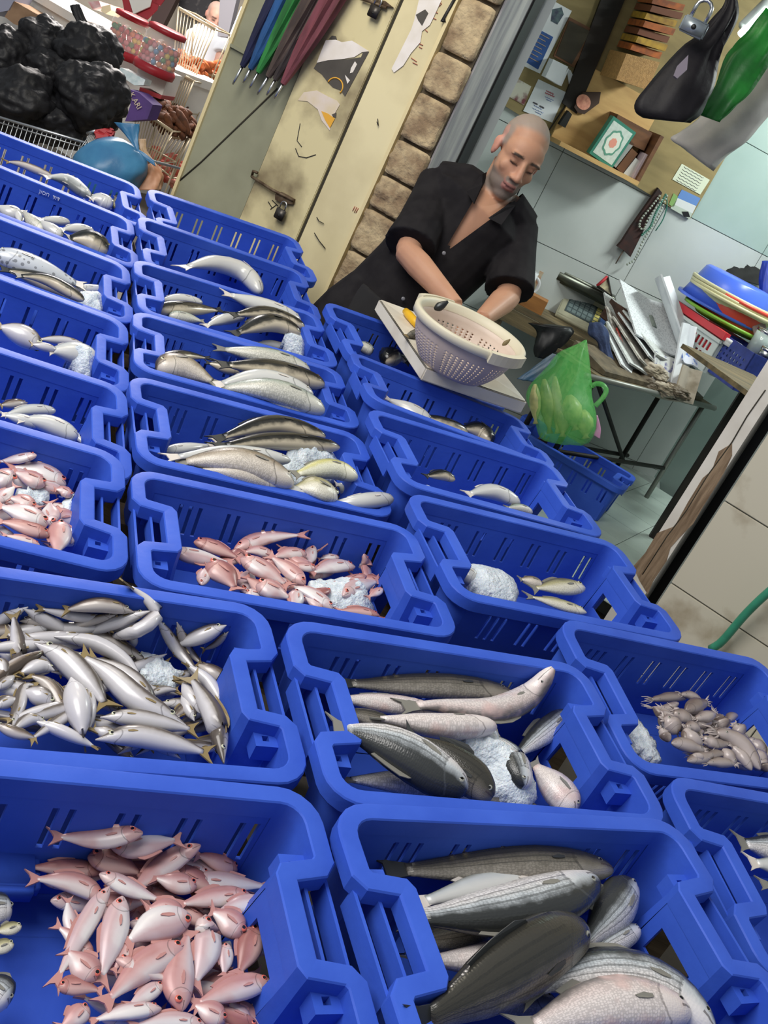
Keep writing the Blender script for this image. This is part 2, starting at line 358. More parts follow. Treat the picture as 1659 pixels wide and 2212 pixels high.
FM = {
 'pink': fishmat('skin_pink', (214, 200, 198), (206, 172, 170), (182, 132, 130), head=(192, 134, 128), blush=(200, 158, 156)),
 'pinkred': fishmat('skin_rose', (204, 166, 160), (180, 128, 124), (150, 96, 92), head=(160, 98, 92)),
 'pinkpale': fishmat('skin_pale_pink', (222, 216, 214), (212, 200, 200), (192, 162, 164), head=(202, 164, 160), blush=(200, 180, 184)),
 'cuda': fishmat('skin_barracuda', (202, 199, 202), (176, 171, 171), (92, 84, 78), rough=.26, belly_pos=.3, back_pos=.66),
 'cudadark': fishmat('skin_brown', (190, 182, 176), (124, 110, 100), (74, 64, 56), rough=.25, belly_pos=.22, back_pos=.6),
 'mullet': fishmat('skin_mullet', (226, 222, 220), (190, 196, 200), (54, 56, 56), rough=.26, stripes=46, scales=44, belly_pos=.3, back_pos=.74),
 'mulletpink': fishmat('skin_mullet_pink', (228, 218, 214), (218, 202, 198), (112, 106, 104), rough=.3, scales=44, belly_pos=.45, back_pos=.9, blush=(214, 184, 178)),
 'mulletdark': fishmat('skin_mullet_dark', (156, 150, 140), (110, 104, 94), (58, 56, 50), rough=.24, stripes=46, scales=50, belly_pos=.08, back_pos=.6, lines=(36, 36, 34)),
 'bass': fishmat('skin_bass', (208, 206, 194), (150, 164, 155), (54, 62, 55), rough=.28, scales=56, belly_pos=.28, back_pos=.82),
 'brown': fishmat('skin_speckled', (220, 210, 196), (150, 136, 118), (82, 74, 62), rough=.3, scales=60, belly_pos=.25, back_pos=.75),
 'black': fishmat('skin_black', (200, 188, 164), (58, 56, 50), (24, 26, 26), rough=.24, belly_pos=.1, back_pos=.42),
 'silver': fishmat('skin_silver', (200, 200, 197), (182, 186, 186), (120, 124, 120), rough=.25, belly_pos=.4, back_pos=.95),
 'mack': fishmat('skin_mackerel', (198, 203, 210), (174, 181, 192), (94, 104, 116), rough=.25, spots=60, belly_pos=.3, back_pos=.95),
 'olive': fishmat('skin_olive', (226, 222, 206), (186, 180, 138), (108, 104, 72), rough=.28, scales=60, belly_pos=.3, back_pos=.8),
 'yellow': fishmat('skin_yellow', (230, 228, 206), (206, 200, 128), (124, 128, 92), rough=.28, scales=60, belly_pos=.35, back_pos=.85),
 'squid': fishmat('skin_squid', (178, 166, 162), (150, 136, 130), (110, 96, 90), rough=.3, belly_pos=.25, back_pos=.85),
}
FIN = {k: mat('fin_'+k, c, rough=.4) for k, c in dict(pink=(188, 136, 130), yellow=(134, 116, 78), grey=(128, 126, 118), dark=(52, 54, 54), pale=(206, 198, 190)).items()}
IRIS = {k: mat('iris_'+k, c, rough=.15, spec=.8) for k, c in dict(red=(208, 104, 88), gold=(196, 196, 168), grey=(150, 150, 140)).items()}
PUPIL = mat('pupil', (14, 14, 18), rough=.1, spec=.8)
PROF = {
 'bream': dict(p=[(0, .05, .04), (.035, .17, .12), (.09, .29, .2), (.17, .41, .24), (.27, .48, .25), (.38, .5, .25), (.5, .46, .23), (.62, .36, .18), (.72, .24, .12), (.8, .15, .08), (.86, .105, .05)], eye=(.1, .1, .125), tail=.4, fork=.55),
 'cuda': dict(p=[(0, .025, .03), (.05, .1, .1), (.1, .19, .17), (.15, .29, .25), (.22, .39, .34), (.33, .475, .41), (.48, .5, .42), (.6, .47, .38), (.72, .37, .3), (.81, .25, .2), (.87, .17, .12), (.9, .15, .09)], eye=(.135, .08, .13), tail=.55, fork=.6),
 'mullet': dict(p=[(0, .1, .09), (.02, .2, .18), (.06, .3, .27), (.13, .4, .34), (.23, .475, .38), (.36, .5, .39), (.5, .47, .36), (.62, .39, .29), (.74, .27, .19), (.82, .185, .12), (.87, .165, .08)], eye=(.075, .06, .075), tail=.36, fork=.4),
 'squid': dict(p=[(0, .05, .04), (.05, .2, .16), (.15, .36, .28), (.3, .48, .38), (.45, .5, .4), (.58, .44, .35), (.64, .33, .28), (.68, .3, .27), (.75, .32, .28), (.8, .22, .2), (.84, .12, .1)], eye=(.72, .0, .07), tail=0, fork=0),
}
KIND = {  # profile, default iris, fins, noun, look, category
 'pink': ('bream', 'red', 'pink', 'pink_bream', 'pink fish'), 'pinkred': ('bream', 'red', 'pink', 'pink_bream', 'dark rose fish'), 'pinkpale': ('bream', 'red', 'pink', 'pink_bream', 'pale silvery-pink fish'),
 'cuda': ('cuda', 'gold', 'yellow', 'barracuda', 'silver barracuda'), 'cudadark': ('cuda', 'gold', 'yellow', 'barracuda', 'brown-backed barracuda'),
 'mullet': ('mullet', 'grey', 'grey', 'grey_mullet', 'striped grey mullet'), 'mulletpink': ('mullet', 'grey', 'grey', 'grey_mullet', 'pink-bellied mullet'), 'mulletdark': ('mullet', 'grey', 'dark', 'grey_mullet', 'dark scaly mullet'),
 'bass': ('mullet', 'gold', 'grey', 'sea_bass', 'silver-green bass'), 'brown': ('mullet', 'gold', 'grey', 'sea_bass', 'speckled brown bass'), 'black': ('mullet', 'grey', 'dark', 'sea_bass', 'black-backed fish'),
 'silver': ('mullet', 'gold', 'pale', 'silver_fish', 'white-bellied fish'), 'mack': ('mullet', 'gold', 'grey', 'mackerel', 'spotted mackerel'),
 'olive': ('bream', 'gold', 'grey', 'sea_bream', 'olive bream'), 'yellow': ('mullet', 'gold', 'grey', 'sea_bass', 'yellow-cheeked fish'),
 'squid': ('squid', 'grey', 'pale', 'squid', 'small grey squid'),
}
ALLFISH = []
def make_fish(c, kind, wpx, pts, flip=0, roll=0, lift=0, hide_tail=False, filler=False, depth=None):
    prof, iris, fin, noun, look = KIND[kind]; pr = PROF[prof]; n = c.n
    h0 = -c.fill if depth is None else depth
    L2 = [c.loc(p_[0], p_[1], h0) for p_ in pts]
    mid = L2[len(L2)//2]; pm = c.o + c.w*mid.x + c.d*mid.y + c.n*h0
    wd_ = wpx*(.9 if kind in ('cuda', 'cudadark') else 1.03)/F*((pm-EYE).dot(fw))                                # body height in metres
    vd = (pm-EYE).normalized(); k = abs(vd.dot(n)); tdir = ((L2[-1].x-L2[0].x)*c.w+(L2[-1].y-L2[0].y)*c.d).normalized()
    acr = n.cross(tdir); k2 = (acr-vd*acr.dot(vd)).length          # foreshortening across the body
    thr = max(q[2] for q in pr['p'])
    hh = wd_/max(.35, (k2*.75+.25)) if abs(roll) < 45 else wd_/max(.5, 2*thr)
    hh = min(hh, wd_*1.6); th = 2*thr*hh if abs(roll) < 45 else hh
    # rest on what is already in the heap
    if depth is None:
        smp = []
        for p in spline([V((q.x, q.y, 0)) for q in L2], 9)[1:-1]:
            i0, i1, j0, j1 = c.cells(p, hh*.3)
            if i1 > i0 and j1 > j0: smp.append(np.max(c.hm[i0:i1, j0:j1]))
        sup = np.percentile(smp, 60) if smp else -c.fill
        hz = min(sup, -c.fill+.05)+th*.30+lift
    else: hz = h0
    L3 = []
    for p_ in pts:                                                # keep every point inside the crate walls: climb the back wall, sink at the front
        hq = p_[2] if len(p_) > 2 else hz; q = c.loc(p_[0], p_[1], hq)
        if len(p_) == 2 and depth is None:
            for _ in range(40):
                if q.y > -.03-hh*.3 and hq < .015: hq += .004
                elif q.y < -D+.03+hh*.2 and hq > -H+.02: hq -= .004
                else: break
                q = c.loc(p_[0], p_[1], hq)
        L3.append(q)
    P = [c.o + c.w*q.x + c.d*q.y + c.n*q.z for q in L3]
    if depth is None and len(P) == 2: P = [P[0], P[0].lerp(P[1], .5)+n*th*.12, P[1]]
    NS = 16; body_end = pr['p'][-1][0]; S = spline(P, 41); cen = sum(S, V())/len(S)
    def sp(u):
        x = max(0, min(1, u))*40; i = min(39, int(x)); return S[i].lerp(S[i+1], x-i)-cen
    def fr(u):
        T = (sp(u+.02)-sp(u-.02)).normalized(); N0 = (n-T*n.dot(T)).normalized(); D0 = N0.cross(T)
        if (D0.dot(c.d) < 0) != bool(flip): D0 = -D0
        a = math.radians(roll); Dv = D0*math.cos(a)+N0*math.sin(a); Nn = N0*math.cos(a)-D0*math.sin(a); return T, Dv, Nn
    bm = newbm(); uvl = bm.loops.layers.uv.new('UVMap'); SEG = 12; rings = []
    U = [0, .012]+[.03, .06, .1, .15, .21, .28, .36, .45, .54, .63, .71, .78, .83, .87, .9]
    U = [u for u in U if u < body_end]+[body_end]
    pu = [q[0] for q in pr['p']]; ph = [q[1] for q in pr['p']]; pw = [q[2] for q in pr['p']]
    sgn_off = -.03
    for u in U:
        a, b = np.interp(u, pu, ph)*hh, np.interp(u, pu, pw)*hh; T, Dv, Nn = fr(u); C = sp(u)+Dv*(np.interp(u, [0, .2, .6], [-.07, .0, .0])*hh)
        rings.append([(bm.verts.new(C+Dv*math.cos(2*math.pi*k/SEG)*a+Nn*math.sin(2*math.pi*k/SEG)*b), u, .5+.5*math.cos(2*math.pi*k/SEG)) for k in range(SEG)])
    def face(vs, mi=0):
        f = bm.faces.new([v[0] for v in vs]); f.material_index = mi
        for l, v in zip(f.loops, vs): l[uvl].uv = (v[1], v[2])
    for i in range(len(rings)-1):
        for k in range(SEG): face((rings[i][k], rings[i][(k+1) % SEG], rings[i+1][(k+1) % SEG], rings[i+1][k]))
    face(rings[0][::-1]); face(rings[-1])
    fb = link(noun, bm, FM[kind]); fb.location = cen
    eye_px = pr['eye'][2]*hh/((cen-EYE).dot(fw))*F
    parts = []
    if prof != 'squid':
        T, Dv, Nn = fr(body_end); e0 = ph[-1]*hh; bm = newbm(); t2 = .0012
        base = sp(body_end-.03); tip = sp(1.0); Lt = (tip-base).length; ts = pr['tail']*hh
        out = [base+Dv*e0*.9, base+T*Lt*.5+Dv*(ts*.62), tip+Dv*ts, tip-T*Lt*.3+Dv*ts*.45, base+T*Lt*(1-pr['fork']*.75), tip-T*Lt*.3-Dv*ts*.45, tip-Dv*ts, base+T*Lt*.5-Dv*(ts*.62), base-Dv*e0*.9]
        prism(bm, [p-Nn*t2 for p in out], Nn*2*t2); parts.append(link('tail_fin', bm, FIN[fin], fb, smooth=False))
        bm = newbm(); up_, lo = [], []                              # dorsal fin
        for i in range(6):
            u = .33+.32*i/5; T, Dv, Nn = fr(u); a = np.interp(u, pu, ph)*hh; lo.append(sp(u)+Dv*a*.9); up_.append(sp(u+.03)+Dv*(a+hh*.13*(1-.6*i/5)*(.4 if i == 0 else 1))+Nn*hh*.02)
        T, Dv, Nn = fr(.5); prism(bm, [p-Nn*.0007 for p in lo+up_[::-1]], Nn*.0014); parts.append(link('dorsal_fin', bm, FIN[fin], fb, smooth=False))
        bm = newbm(); u = .26; T, Dv, Nn = fr(u); b_ = np.interp(u, pu, pw)*hh; o = sp(u)+Nn*b_*.97-Dv*hh*.06     # side fin
        prism(bm, [o+Dv*hh*.03, o+T*hh*.2+Dv*hh*.045+Nn*hh*.012, o+T*hh*.42-Dv*hh*.02+Nn*hh*.01, o+T*hh*.36-Dv*hh*.06+Nn*hh*.012, o+T*hh*.16-Dv*hh*.06+Nn*hh*.01, o-Dv*hh*.03], Nn*.0008); parts.append(link('side_fin', bm, FIN[fin], fb, smooth=False))
    else:
        for k in range(5):
            bm = newbm(); T, Dv, Nn = fr(.84); a = -1+k*.5; o = sp(.82); Lt = (sp(1)-o).length*(1.0+.25*((k*7) % 3))
            tube(bm, [o+Dv*a*hh*.1, o+T*Lt*.5+Dv*(a*hh*.28)+Nn*hh*.05, o+T*Lt*1.0+Dv*(a*hh*.3+hh*.1*math.sin(k*2.1))], [hh*.07, hh*.05, hh*.015], 5)
            parts.append(link('arm', bm, FM[kind], fb))
    if eye_px > 1.2:
        ue, oe, re = pr['eye']; a = np.interp(ue, pu, ph)*hh; b_ = np.interp(ue, pu, pw)*hh; T, Dv, Nn = fr(ue)
        for sg in (1, -1):
            oz = oe*hh; yb = b_*math.sqrt(max(.1, 1-(oz/max(a, 1e-6))**2)); o = sp(ue)+Dv*(oz-.05*hh)+Nn*sg*yb*.93; bm = newbm(); rr = []
            for r_, z, mi in ((.0, .3, 1), (.5, .26, 1), (.52, .26, 0), (.85, .15, 0), (1, -.1, 0)):
                rr.append([bm.verts.new(o+(T*math.cos(k*.785)+Dv*math.sin(k*.785))*r_*re*hh+Nn*sg*z*re*hh) for k in range(8)] if r_ else [bm.verts.new(o+Nn*sg*z*re*hh)])
            for k in range(8): bm.faces.new((rr[0][0], rr[1][k], rr[1][(k+1) % 8])).material_index = 1
            for i in range(1, 4):
                for k in range(8): bm.faces.new((rr[i][k], rr[i][(k+1) % 8], rr[i+1][(k+1) % 8], rr[i+1][k])).material_index = (1 if i == 1 else 0)
            parts.append(link('eye', bm, [IRIS[iris], PUPIL], fb))
    if depth is None:                                               # raise the heap where the fish lies
        for i, p in enumerate(spline([V((q.x, q.y, 0)) for q in L3], 25)[:-2]):
            r_ = np.interp(i/25, pu, ph)*hh
            i0, i1, j0, j1 = c.cells(p, r_)
            for a in range(i0, i1):
                for b in range(j0, j1):
                    dd = math.hypot(a*c.cell-p.x, b*c.cell+p.y)/max(r_, 1e-4)
                    if dd < 1: c.hm[a, b] = max(c.hm[a, b], hz+th*.42*math.sqrt(1-dd*dd))
    hp = (pts[0][0]-pts[-1][0], pts[0][1]-pts[-1][1]); ctr = (sum(p[0] for p in pts)/len(pts), sum(p[1] for p in pts)/len(pts))
    ALLFISH.append(dict(o=fb, c=c.k, look=look, noun=noun, dir=hp, ctr=ctr, L=math.hypot(*hp), w=wpx, filler=filler))
    return fb
ICE = mat('crushed_ice', (236, 242, 246), (206, 216, 224), 60, rough=.35, bump=.6, bscale=160, sss=.25, spec=.5, contrast=(.3, .6))
def ice(c, poly, label, hmax=.02, off=.0, nz=.006):
    P = [c.loc(x, y, -c.fill+.03) for x, y in poly]; xs = [p.x for p in P]; ys = [p.y for p in P]; st = .006
    def inside(x, y):
        k = False
        for i in range(len(P)):
            a, b = P[i], P[i-1]
            if (a.y > y) != (b.y > y) and x < (b.x-a.x)*(y-a.y)/(b.y-a.y)+a.x: k = not k
        return k
    def edge(x, y):
        m = 9
        for i in range(len(P)):
            a, b = P[i], P[i-1]; ab = V((b.x-a.x, b.y-a.y)); t = max(0, min(1, (V((x-a.x, y-a.y))).dot(ab)/max(1e-9, ab.length_squared))); m = min(m, math.hypot(x-a.x-ab.x*t, y-a.y-ab.y*t))
        return m
    g = {}; bm = newbm(); x0, y0 = min(xs), min(ys); nx, ny = int((max(xs)-x0)/st)+2, int((max(ys)-y0)/st)+2
    for i in range(nx):
        for j in range(ny):
            x, y = x0+i*st, y0+j*st; x += .004*noise.noise(V((x*90, y*90, 3))); y += .004*noise.noise(V((x*90, y*90, 9)))
            if not inside(x, y): continue
            a, b = int(min(max(x/c.cell, 0), c.nx-1)), int(min(max(-y/c.cell, 0), c.ny-1))
            i0, i1, j0, j1 = max(0, a-6), a+7, max(0, b-6), b+7
            e = edge(x, y); hgt = float(np.mean(c.hm[i0:i1, j0:j1]))+off+hmax*math.sqrt(min(1, e/.04))+nz*noise.noise(V((x*70, y*70, 1)))+nz*.7*noise.noise(V((x*180, y*180, 5)))
            g[i, j] = (bm.verts.new((x, y, hgt)), bm.verts.new((x, y, hgt-.03-hmax)))
    for (i, j), (t, b) in g.items():
        q = [(i, j), (i+1, j), (i+1, j+1), (i, j+1)]
        if all(k in g for k in q):
            bm.faces.new([g[k][0] for k in q]); bm.faces.new([g[k][1] for k in q[::-1]])
    be = [e for e in bm.edges if len(e.link_faces) == 1 and e.verts[0].co.z > -9]
    top = {t: b for t, b in g.values()}
    for e in be:
        a, b = e.verts
        if a in top and b in top:
            try: bm.faces.new((a, b, top[b], top[a]))
            except ValueError: pass
    for v in [v for v in bm.verts if not v.link_faces]: bm.verts.remove(v)
    o = link('crushed_ice', bm, ICE); o.matrix_world = c.mx
    tag(o, label, 'ice', kind='stuff'); return o
def T(ox, oy, s): return lambda p: (ox+p[0]/s, oy+p[1]/s)
def load(ck, tf, scale, fill, lst):
    c = CF[ck]
    if c.hm is None: c.base(fill)
    for it in lst:
        kind, w, pts = it[:3]; op = it[3] if len(it) > 3 else {}
        make_fish(c, kind, w/scale, [tf(p)+tuple(p[2:]) for p in pts], **op)
def fillers(ck, kind, n, wpx, lpx, poly, drop=.0, seed=1):
    "fish lower in the heap that show only through the gaps"
    c = CF[ck]; r = random.Random(seed); xs = [p[0] for p in poly]; ys = [p[1] for p in poly]; k = 0
    while k < n:
        x, y = r.uniform(min(xs), max(xs)), r.uniform(min(ys), max(ys)); ins = False
        for i in range(len(poly)):
            a, b = poly[i], poly[i-1]
            if (a[1] > y) != (b[1] > y) and x < (b[0]-a[0])*(y-a[1])/(b[1]-a[1])+a[0]: ins = not ins
        if not ins: continue
        a = r.uniform(-.7, .9) + (math.pi if r.random() < .5 else 0); dx, dy = math.cos(a)*lpx/2, math.sin(a)*lpx/2*.8
        make_fish(c, r.choice(kind), wpx*r.uniform(.85, 1.1), [(x-dx, y-dy), (x+r.uniform(-8, 8), y+r.uniform(-8, 8)), (x+dx, y+dy)], roll=r.choice((0, 20, -25)), filler=True, flip=r.random() < .3); k += 1
# ---------------------------------------------------------------- what lies in each crate (traced from back and bottom to front and top)
t1 = T(0, 280, 2.9625); t2 = T(260, 380, 2.9625); t3 = T(0, 800, 2.9625); t4 = T(260, 860, 2.592); t5 = T(680, 600, 2.9625); t6 = T(820, 960, 2.86)
load('A1', t1, 2.96, .055, [('cudadark', 44, [(395, 330), (160, 230), (20, 200)]), ('silver', 66, [(570, 430), (430, 325), (270, 300)], dict(flip=1)), ('silver', 74, [(720, 490), (640, 450), (570, 440)]), ('olive', 60, [(735, 505), (740, 470), (748, 430)])])
load('A2', t1, 2.96, .055, [('silver', 60, [(440, 590), (330, 580), (240, 570)]), ('silver', 70, [(595, 650), (490, 635), (380, 640)]), ('silver', 80, [(140, 560), (60, 530), (-30, 480)]), ('bass', 90, [(290, 660), (210, 590), (140, 510)]), ('silver', 70, [(400, 690), (320, 630), (250, 570)]), ('black', 105, [(690, 780), (570, 710), (420, 690)]), ('silver', 50, [(110, 530), (120, 560), (130, 600)])])
load('A3', t1, 2.96, .05, [('black', 90, [(550, 1100), (250, 960), (-20, 880)]), ('mack', 120, [(-40, 790), (230, 890), (560, 1010)]), ('silver', 60, [(480, 1010), (600, 1020), (745, 1010)]), ('black', 60, [(540, 1090), (300, 960), (80, 930)])])
ice(CF['A3'], [t1(p) for p in ((470, 1040), (580, 1020), (690, 1030), (700, 1110), (660, 1160), (540, 1110))], 'lump of crushed ice by the right end of the mackerel crate', .045)
load('A4', t1, 2.96, .055, [('cuda', 60, [(560, 1385), (400, 1350), (230, 1340)]), ('silver', 120, [(620, 1470), (480, 1430), (290, 1410)]), ('cuda', 115, [(270, 1405), (150, 1320), (-30, 1250)]), ('cuda', 50, [(370, 1410), (280, 1390), (190, 1370)])])
ice(CF['A4'], [t1(p) for p in ((420, 1420), (540, 1420), (630, 1440), (600, 1560), (520, 1530))], 'lump of crushed ice beside silver fish at the left edge', .035)
load('A5', t3, 2.96, .075, [('cudadark', 70, [(175, 205), (80, 215), (-10, 225)]), ('silver', 75, [(350, 255), (180, 255), (10, 290)]), ('silver', 40, [(545, 470), (400, 340), (300, 280)]), ('silver', 95, [(500, 430), (300, 340), (90, 310)]), ('silver', 60, [(250, 350), (120, 310), (0, 280)])])
load('B2', t2, 2.96, .055, [('silver', 95, [(905, 750), (790, 620), (600, 560), (370, 590)], dict(roll=-15))])
load('B3', t2, 2.96, .05, [('bass', 60, [(310, 890), (430, 910), (545, 935)]), ('black', 100, [(222, 850), (430, 850), (670, 860)]), ('silver', 64, [(522, 810), (370, 785), (235, 800)]), ('silver', 90, [(1150, 930), (890, 830), (640, 740)]), ('black', 85, [(1175, 960), (930, 880), (690, 890)]), ('silver', 50, [(1070, 1100), (950, 1075), (860, 1070)]), ('black', 115, [(1150, 1000), (950, 940), (700, 1020)]), ('silver', 80, [(785, 900), (660, 920), (530, 965)])])
ice(CF['B3'], [t2(p) for p in ((1030, 1060), (1120, 1005), (1180, 1030), (1210, 1080), (1180, 1140), (1080, 1110))], 'lump of crushed ice among the black fish', .04)
load('B4', t2, 2.96, .05, [('black', 75, [(240, 1170), (420, 1150), (590, 1170)]), ('black', 60, [(760, 1250), (650, 1220), (540, 1190)]), ('bass', 95, [(1210, 1250), (930, 1160), (585, 1095)]), ('black', 115, [(1300, 1330), (950, 1240), (600, 1200)]), ('bass', 80, [(1285, 1560), (1140, 1510), (990, 1490)]), ('silver', 120, [(1230, 1400), (900, 1300), (570, 1345)]), ('bass', 100, [(1200, 1500), (1000, 1430), (790, 1430)]), ('bass', 125, [(1300, 1500), (950, 1370), (565, 1355)]), ('brown', 125, [(228, 1215), (400, 1230), (640, 1340)])])
load('B5', t4, 2.59, .055, [('silver', 64, [(765, 205), (640, 220), (510, 240)]), ('black', 100, [(1145, 210), (850, 145), (500, 240)]), ('silver', 66, [(235, 300), (370, 280), (530, 260)]), ('black', 100, [(1220, 270), (850, 240), (500, 275)]), ('silver', 90, [(945, 345), (600, 310), (230, 335)]), ('brown', 80, [(895, 495), (650, 420), (390, 390)]), ('brown', 135, [(965, 475), (650, 355), (270, 355)]), ('silver', 50, [(760, 450), (680, 430), (600, 440)]), ('silver', 60, [(1300, 550), (1250, 500), (1200, 480)])])
ice(CF['B5'], [t4(p) for p in ((880, 360), (960, 290), (1100, 290), (1190, 270), (1250, 340), (1290, 400), (1100, 440), (960, 450), (900, 400))], 'wide heap of crushed ice over the yellow-cheeked fish crate', .022)
load('B5', t4, 2.59, .055, [('yellow', 105, [(1325, 440), (1170, 395), (950, 430)]), ('olive', 135, [(1210, 560), (1090, 500), (930, 510)]), ('silver', 56, [(1080, 560), (960, 520), (830, 510)]), ('silver', 92, [(1520, 560), (1330, 580), (1130, 590)])])
load('C1', t5, 2.96, .08, [('bass', 60, [(370, 480), (310, 440), (250, 415)]), ('black', 110, [(440, 520), (520, 500), (620, 560)])])
load('C2', t5, 2.96, .075, [('silver', 90, [(740, 930), (600, 850), (440, 760)]), ('black', 80, [(970, 990), (800, 930), (620, 870)]), ('black', 90, [(1135, 1050), (1050, 980), (920, 960)])])
load('C3', t5, 2.96, .07, [('black', 70, [(895, 1290), (810, 1260), (700, 1270)]), ('bass', 60, [(1390, 1500), (1310, 1475), (1220, 1470)]), ('silver', 100, [(1310, 1440), (1140, 1370), (960, 1385)])])
ice(CF['C3'], [t5(p) for p in ((655, 1270), (720, 1275), (800, 1310), (870, 1330), (990, 1350), (960, 1385), (860, 1360), (760, 1330), (670, 1310))], 'row of crushed ice lumps beside two grey fish', .025)
load('C4', t6, 2.86, .075, [('silver', 110, [(600, 850), (540, 800), (520, 740)]), ('olive', 80, [(1275, 1035), (1100, 985), (890, 930)]), ('brown', 64, [(1000, 870), (930, 845), (860, 830)])])
ice(CF['C4'], [t6(p) for p in ((545, 700), (640, 690), (760, 720), (870, 790), (900, 870), (880, 930), (760, 920), (650, 880), (560, 790))], 'smooth mound of crushed ice in the overhanging bream crate', .028, nz=.002)
load('C4', t6, 2.86, .075, [('olive', 130, [(1262, 880), (1110, 880), (920, 890)])])
# pink fish, left edge
fillers('A6', ['pink', 'pinkpale'], 12, 34, 90, [t3(p) for p in ((-40, 620), (300, 640), (420, 760), (440, 1000), (430, 1150), (200, 1100), (-40, 1040))], seed=3) if CF['A6'].base(.075) is None else 0
load('A6', t3, 2.96, .065, [('pinkpale', 84, [(236, 540), (120, 565), (-40, 590)]), ('pinkpale', 110, [(425, 735), (250, 640), (30, 620)]), ('pinkpale', 130, [(90, 720), (20, 690), (-80, 650)]), ('pink', 100, [(290, 735), (190, 690), (70, 640)]), ('pinkpale', 84, [(-30, 850), (40, 790), (110, 730)])])
ice(CF['A6'], [t3(p) for p in ((390, 830), (440, 760), (540, 740), (570, 780), (520, 860), (470, 920), (400, 900))], 'lump of crushed ice against the end of the left-edge pink fish crate', .03)
ice(CF['A6'], [t3(p) for p in ((100, 750), (200, 740), (330, 740), (340, 790), (240, 850), (120, 800))], 'thin patch of crushed ice between pale pink fish', .008)
load('A6', t3, 2.96, .065, [('pink', 62, [(460, 805), (400, 770), (340, 760)]), ('pink', 95, [(220, 885), (140, 840), (40, 810)]), ('pinkpale', 124, [(305, 990), (150, 920), (-40, 860)]), ('pinkred', 95, [(315, 1055), (150, 1000), (-40, 960)]), ('pink', 50, [(255, 1115), (140, 1080), (0, 1050)]), ('pinkpale', 122, [(345, 990), (320, 920), (320, 830)], dict(roll=30)), ('pink', 50, [(485, 970), (440, 950), (390, 930)]), ('pinkpale', 56, [(450, 1110), (462, 1050), (460, 990)]), ('pink', 150, [(395, 970), (380, 1060), (355, 1200)])])
# pink fish, middle
CF['B6'].base(.10)
fillers('B6', ['pink', 'pinkpale', 'pinkred'], 14, 36, 95, [t4(p) for p in ((440, 860), (1000, 850), (1380, 930), (1430, 1180), (1200, 1190), (700, 1090), (460, 1010))], seed=5)
load('B6', t4, 2.59, .09, [('pinkpale', 44, [(1225, 890), (1160, 890), (1100, 905)]), ('pink', 92, [(632, 845), (820, 780), (1062, 765)]), ('pinkred', 78, [(412, 800), (540, 840), (690, 910)]), ('pinkpale', 88, [(285, 858), (430, 890), (650, 930)], dict(flip=1)), ('pink', 66, [(860, 880), (770, 855), (680, 865)]), ('pink', 84, [(1040, 870), (950, 870), (840, 895)]), ('pinkpale', 74, [(450, 1045), (470, 990), (500, 930)]), ('pinkpale', 74, [(1080, 825), (1065, 880), (1060, 940)]), ('pinkpale', 92, [(1310, 940), (1200, 940), (1050, 985)]), ('pink', 52, [(1090, 950), (1010, 945), (930, 940)]), ('pink', 72, [(1040, 1040), (930, 950), (820, 870)], dict(roll=25)), ('pinkred', 140, [(490, 925), (570, 980), (660, 1085)]), ('pinkpale', 60, [(700, 1090), (760, 1100), (830, 1110)]), ('pinkpale', 112, [(690, 1090), (710, 1020), (740, 940)]), ('pink', 100, [(678, 892), (800, 960), (960, 1065)]), ('pinkpale', 70, [(1190, 1180), (1060, 1090), (930, 1045)]), ('pink', 60, [(1140, 1180), (1080, 1140), (1020, 1100)])])
ice(CF['B6'], [t4(p) for p in ((1040, 1030), (1100, 985), (1220, 985), (1340, 1000), (1400, 1080), (1455, 1150), (1440, 1210), (1300, 1190), (1170, 1140), (1080, 1090))], 'flat mound of crushed ice over the middle pink fish', .022)
load('B6', t4, 2.59, .09, [('pink', 100, [(762, 1040), (860, 1080), (970, 1130)]), ('pinkpale', 92, [(990, 1080), (980, 1130), (960, 1190)]), ('pink', 82, [(1368, 870), (1375, 950), (1390, 1065)], dict(roll=30)), ('pinkred', 58, [(1450, 1215), (1330, 1190), (1200, 1190)]), ('pinkred', 52, [(1500, 1245), (1400, 1235), (1280, 1220)]), ('pink', 52, [(1465, 1065), (1430, 1090), (1380, 1120)])])
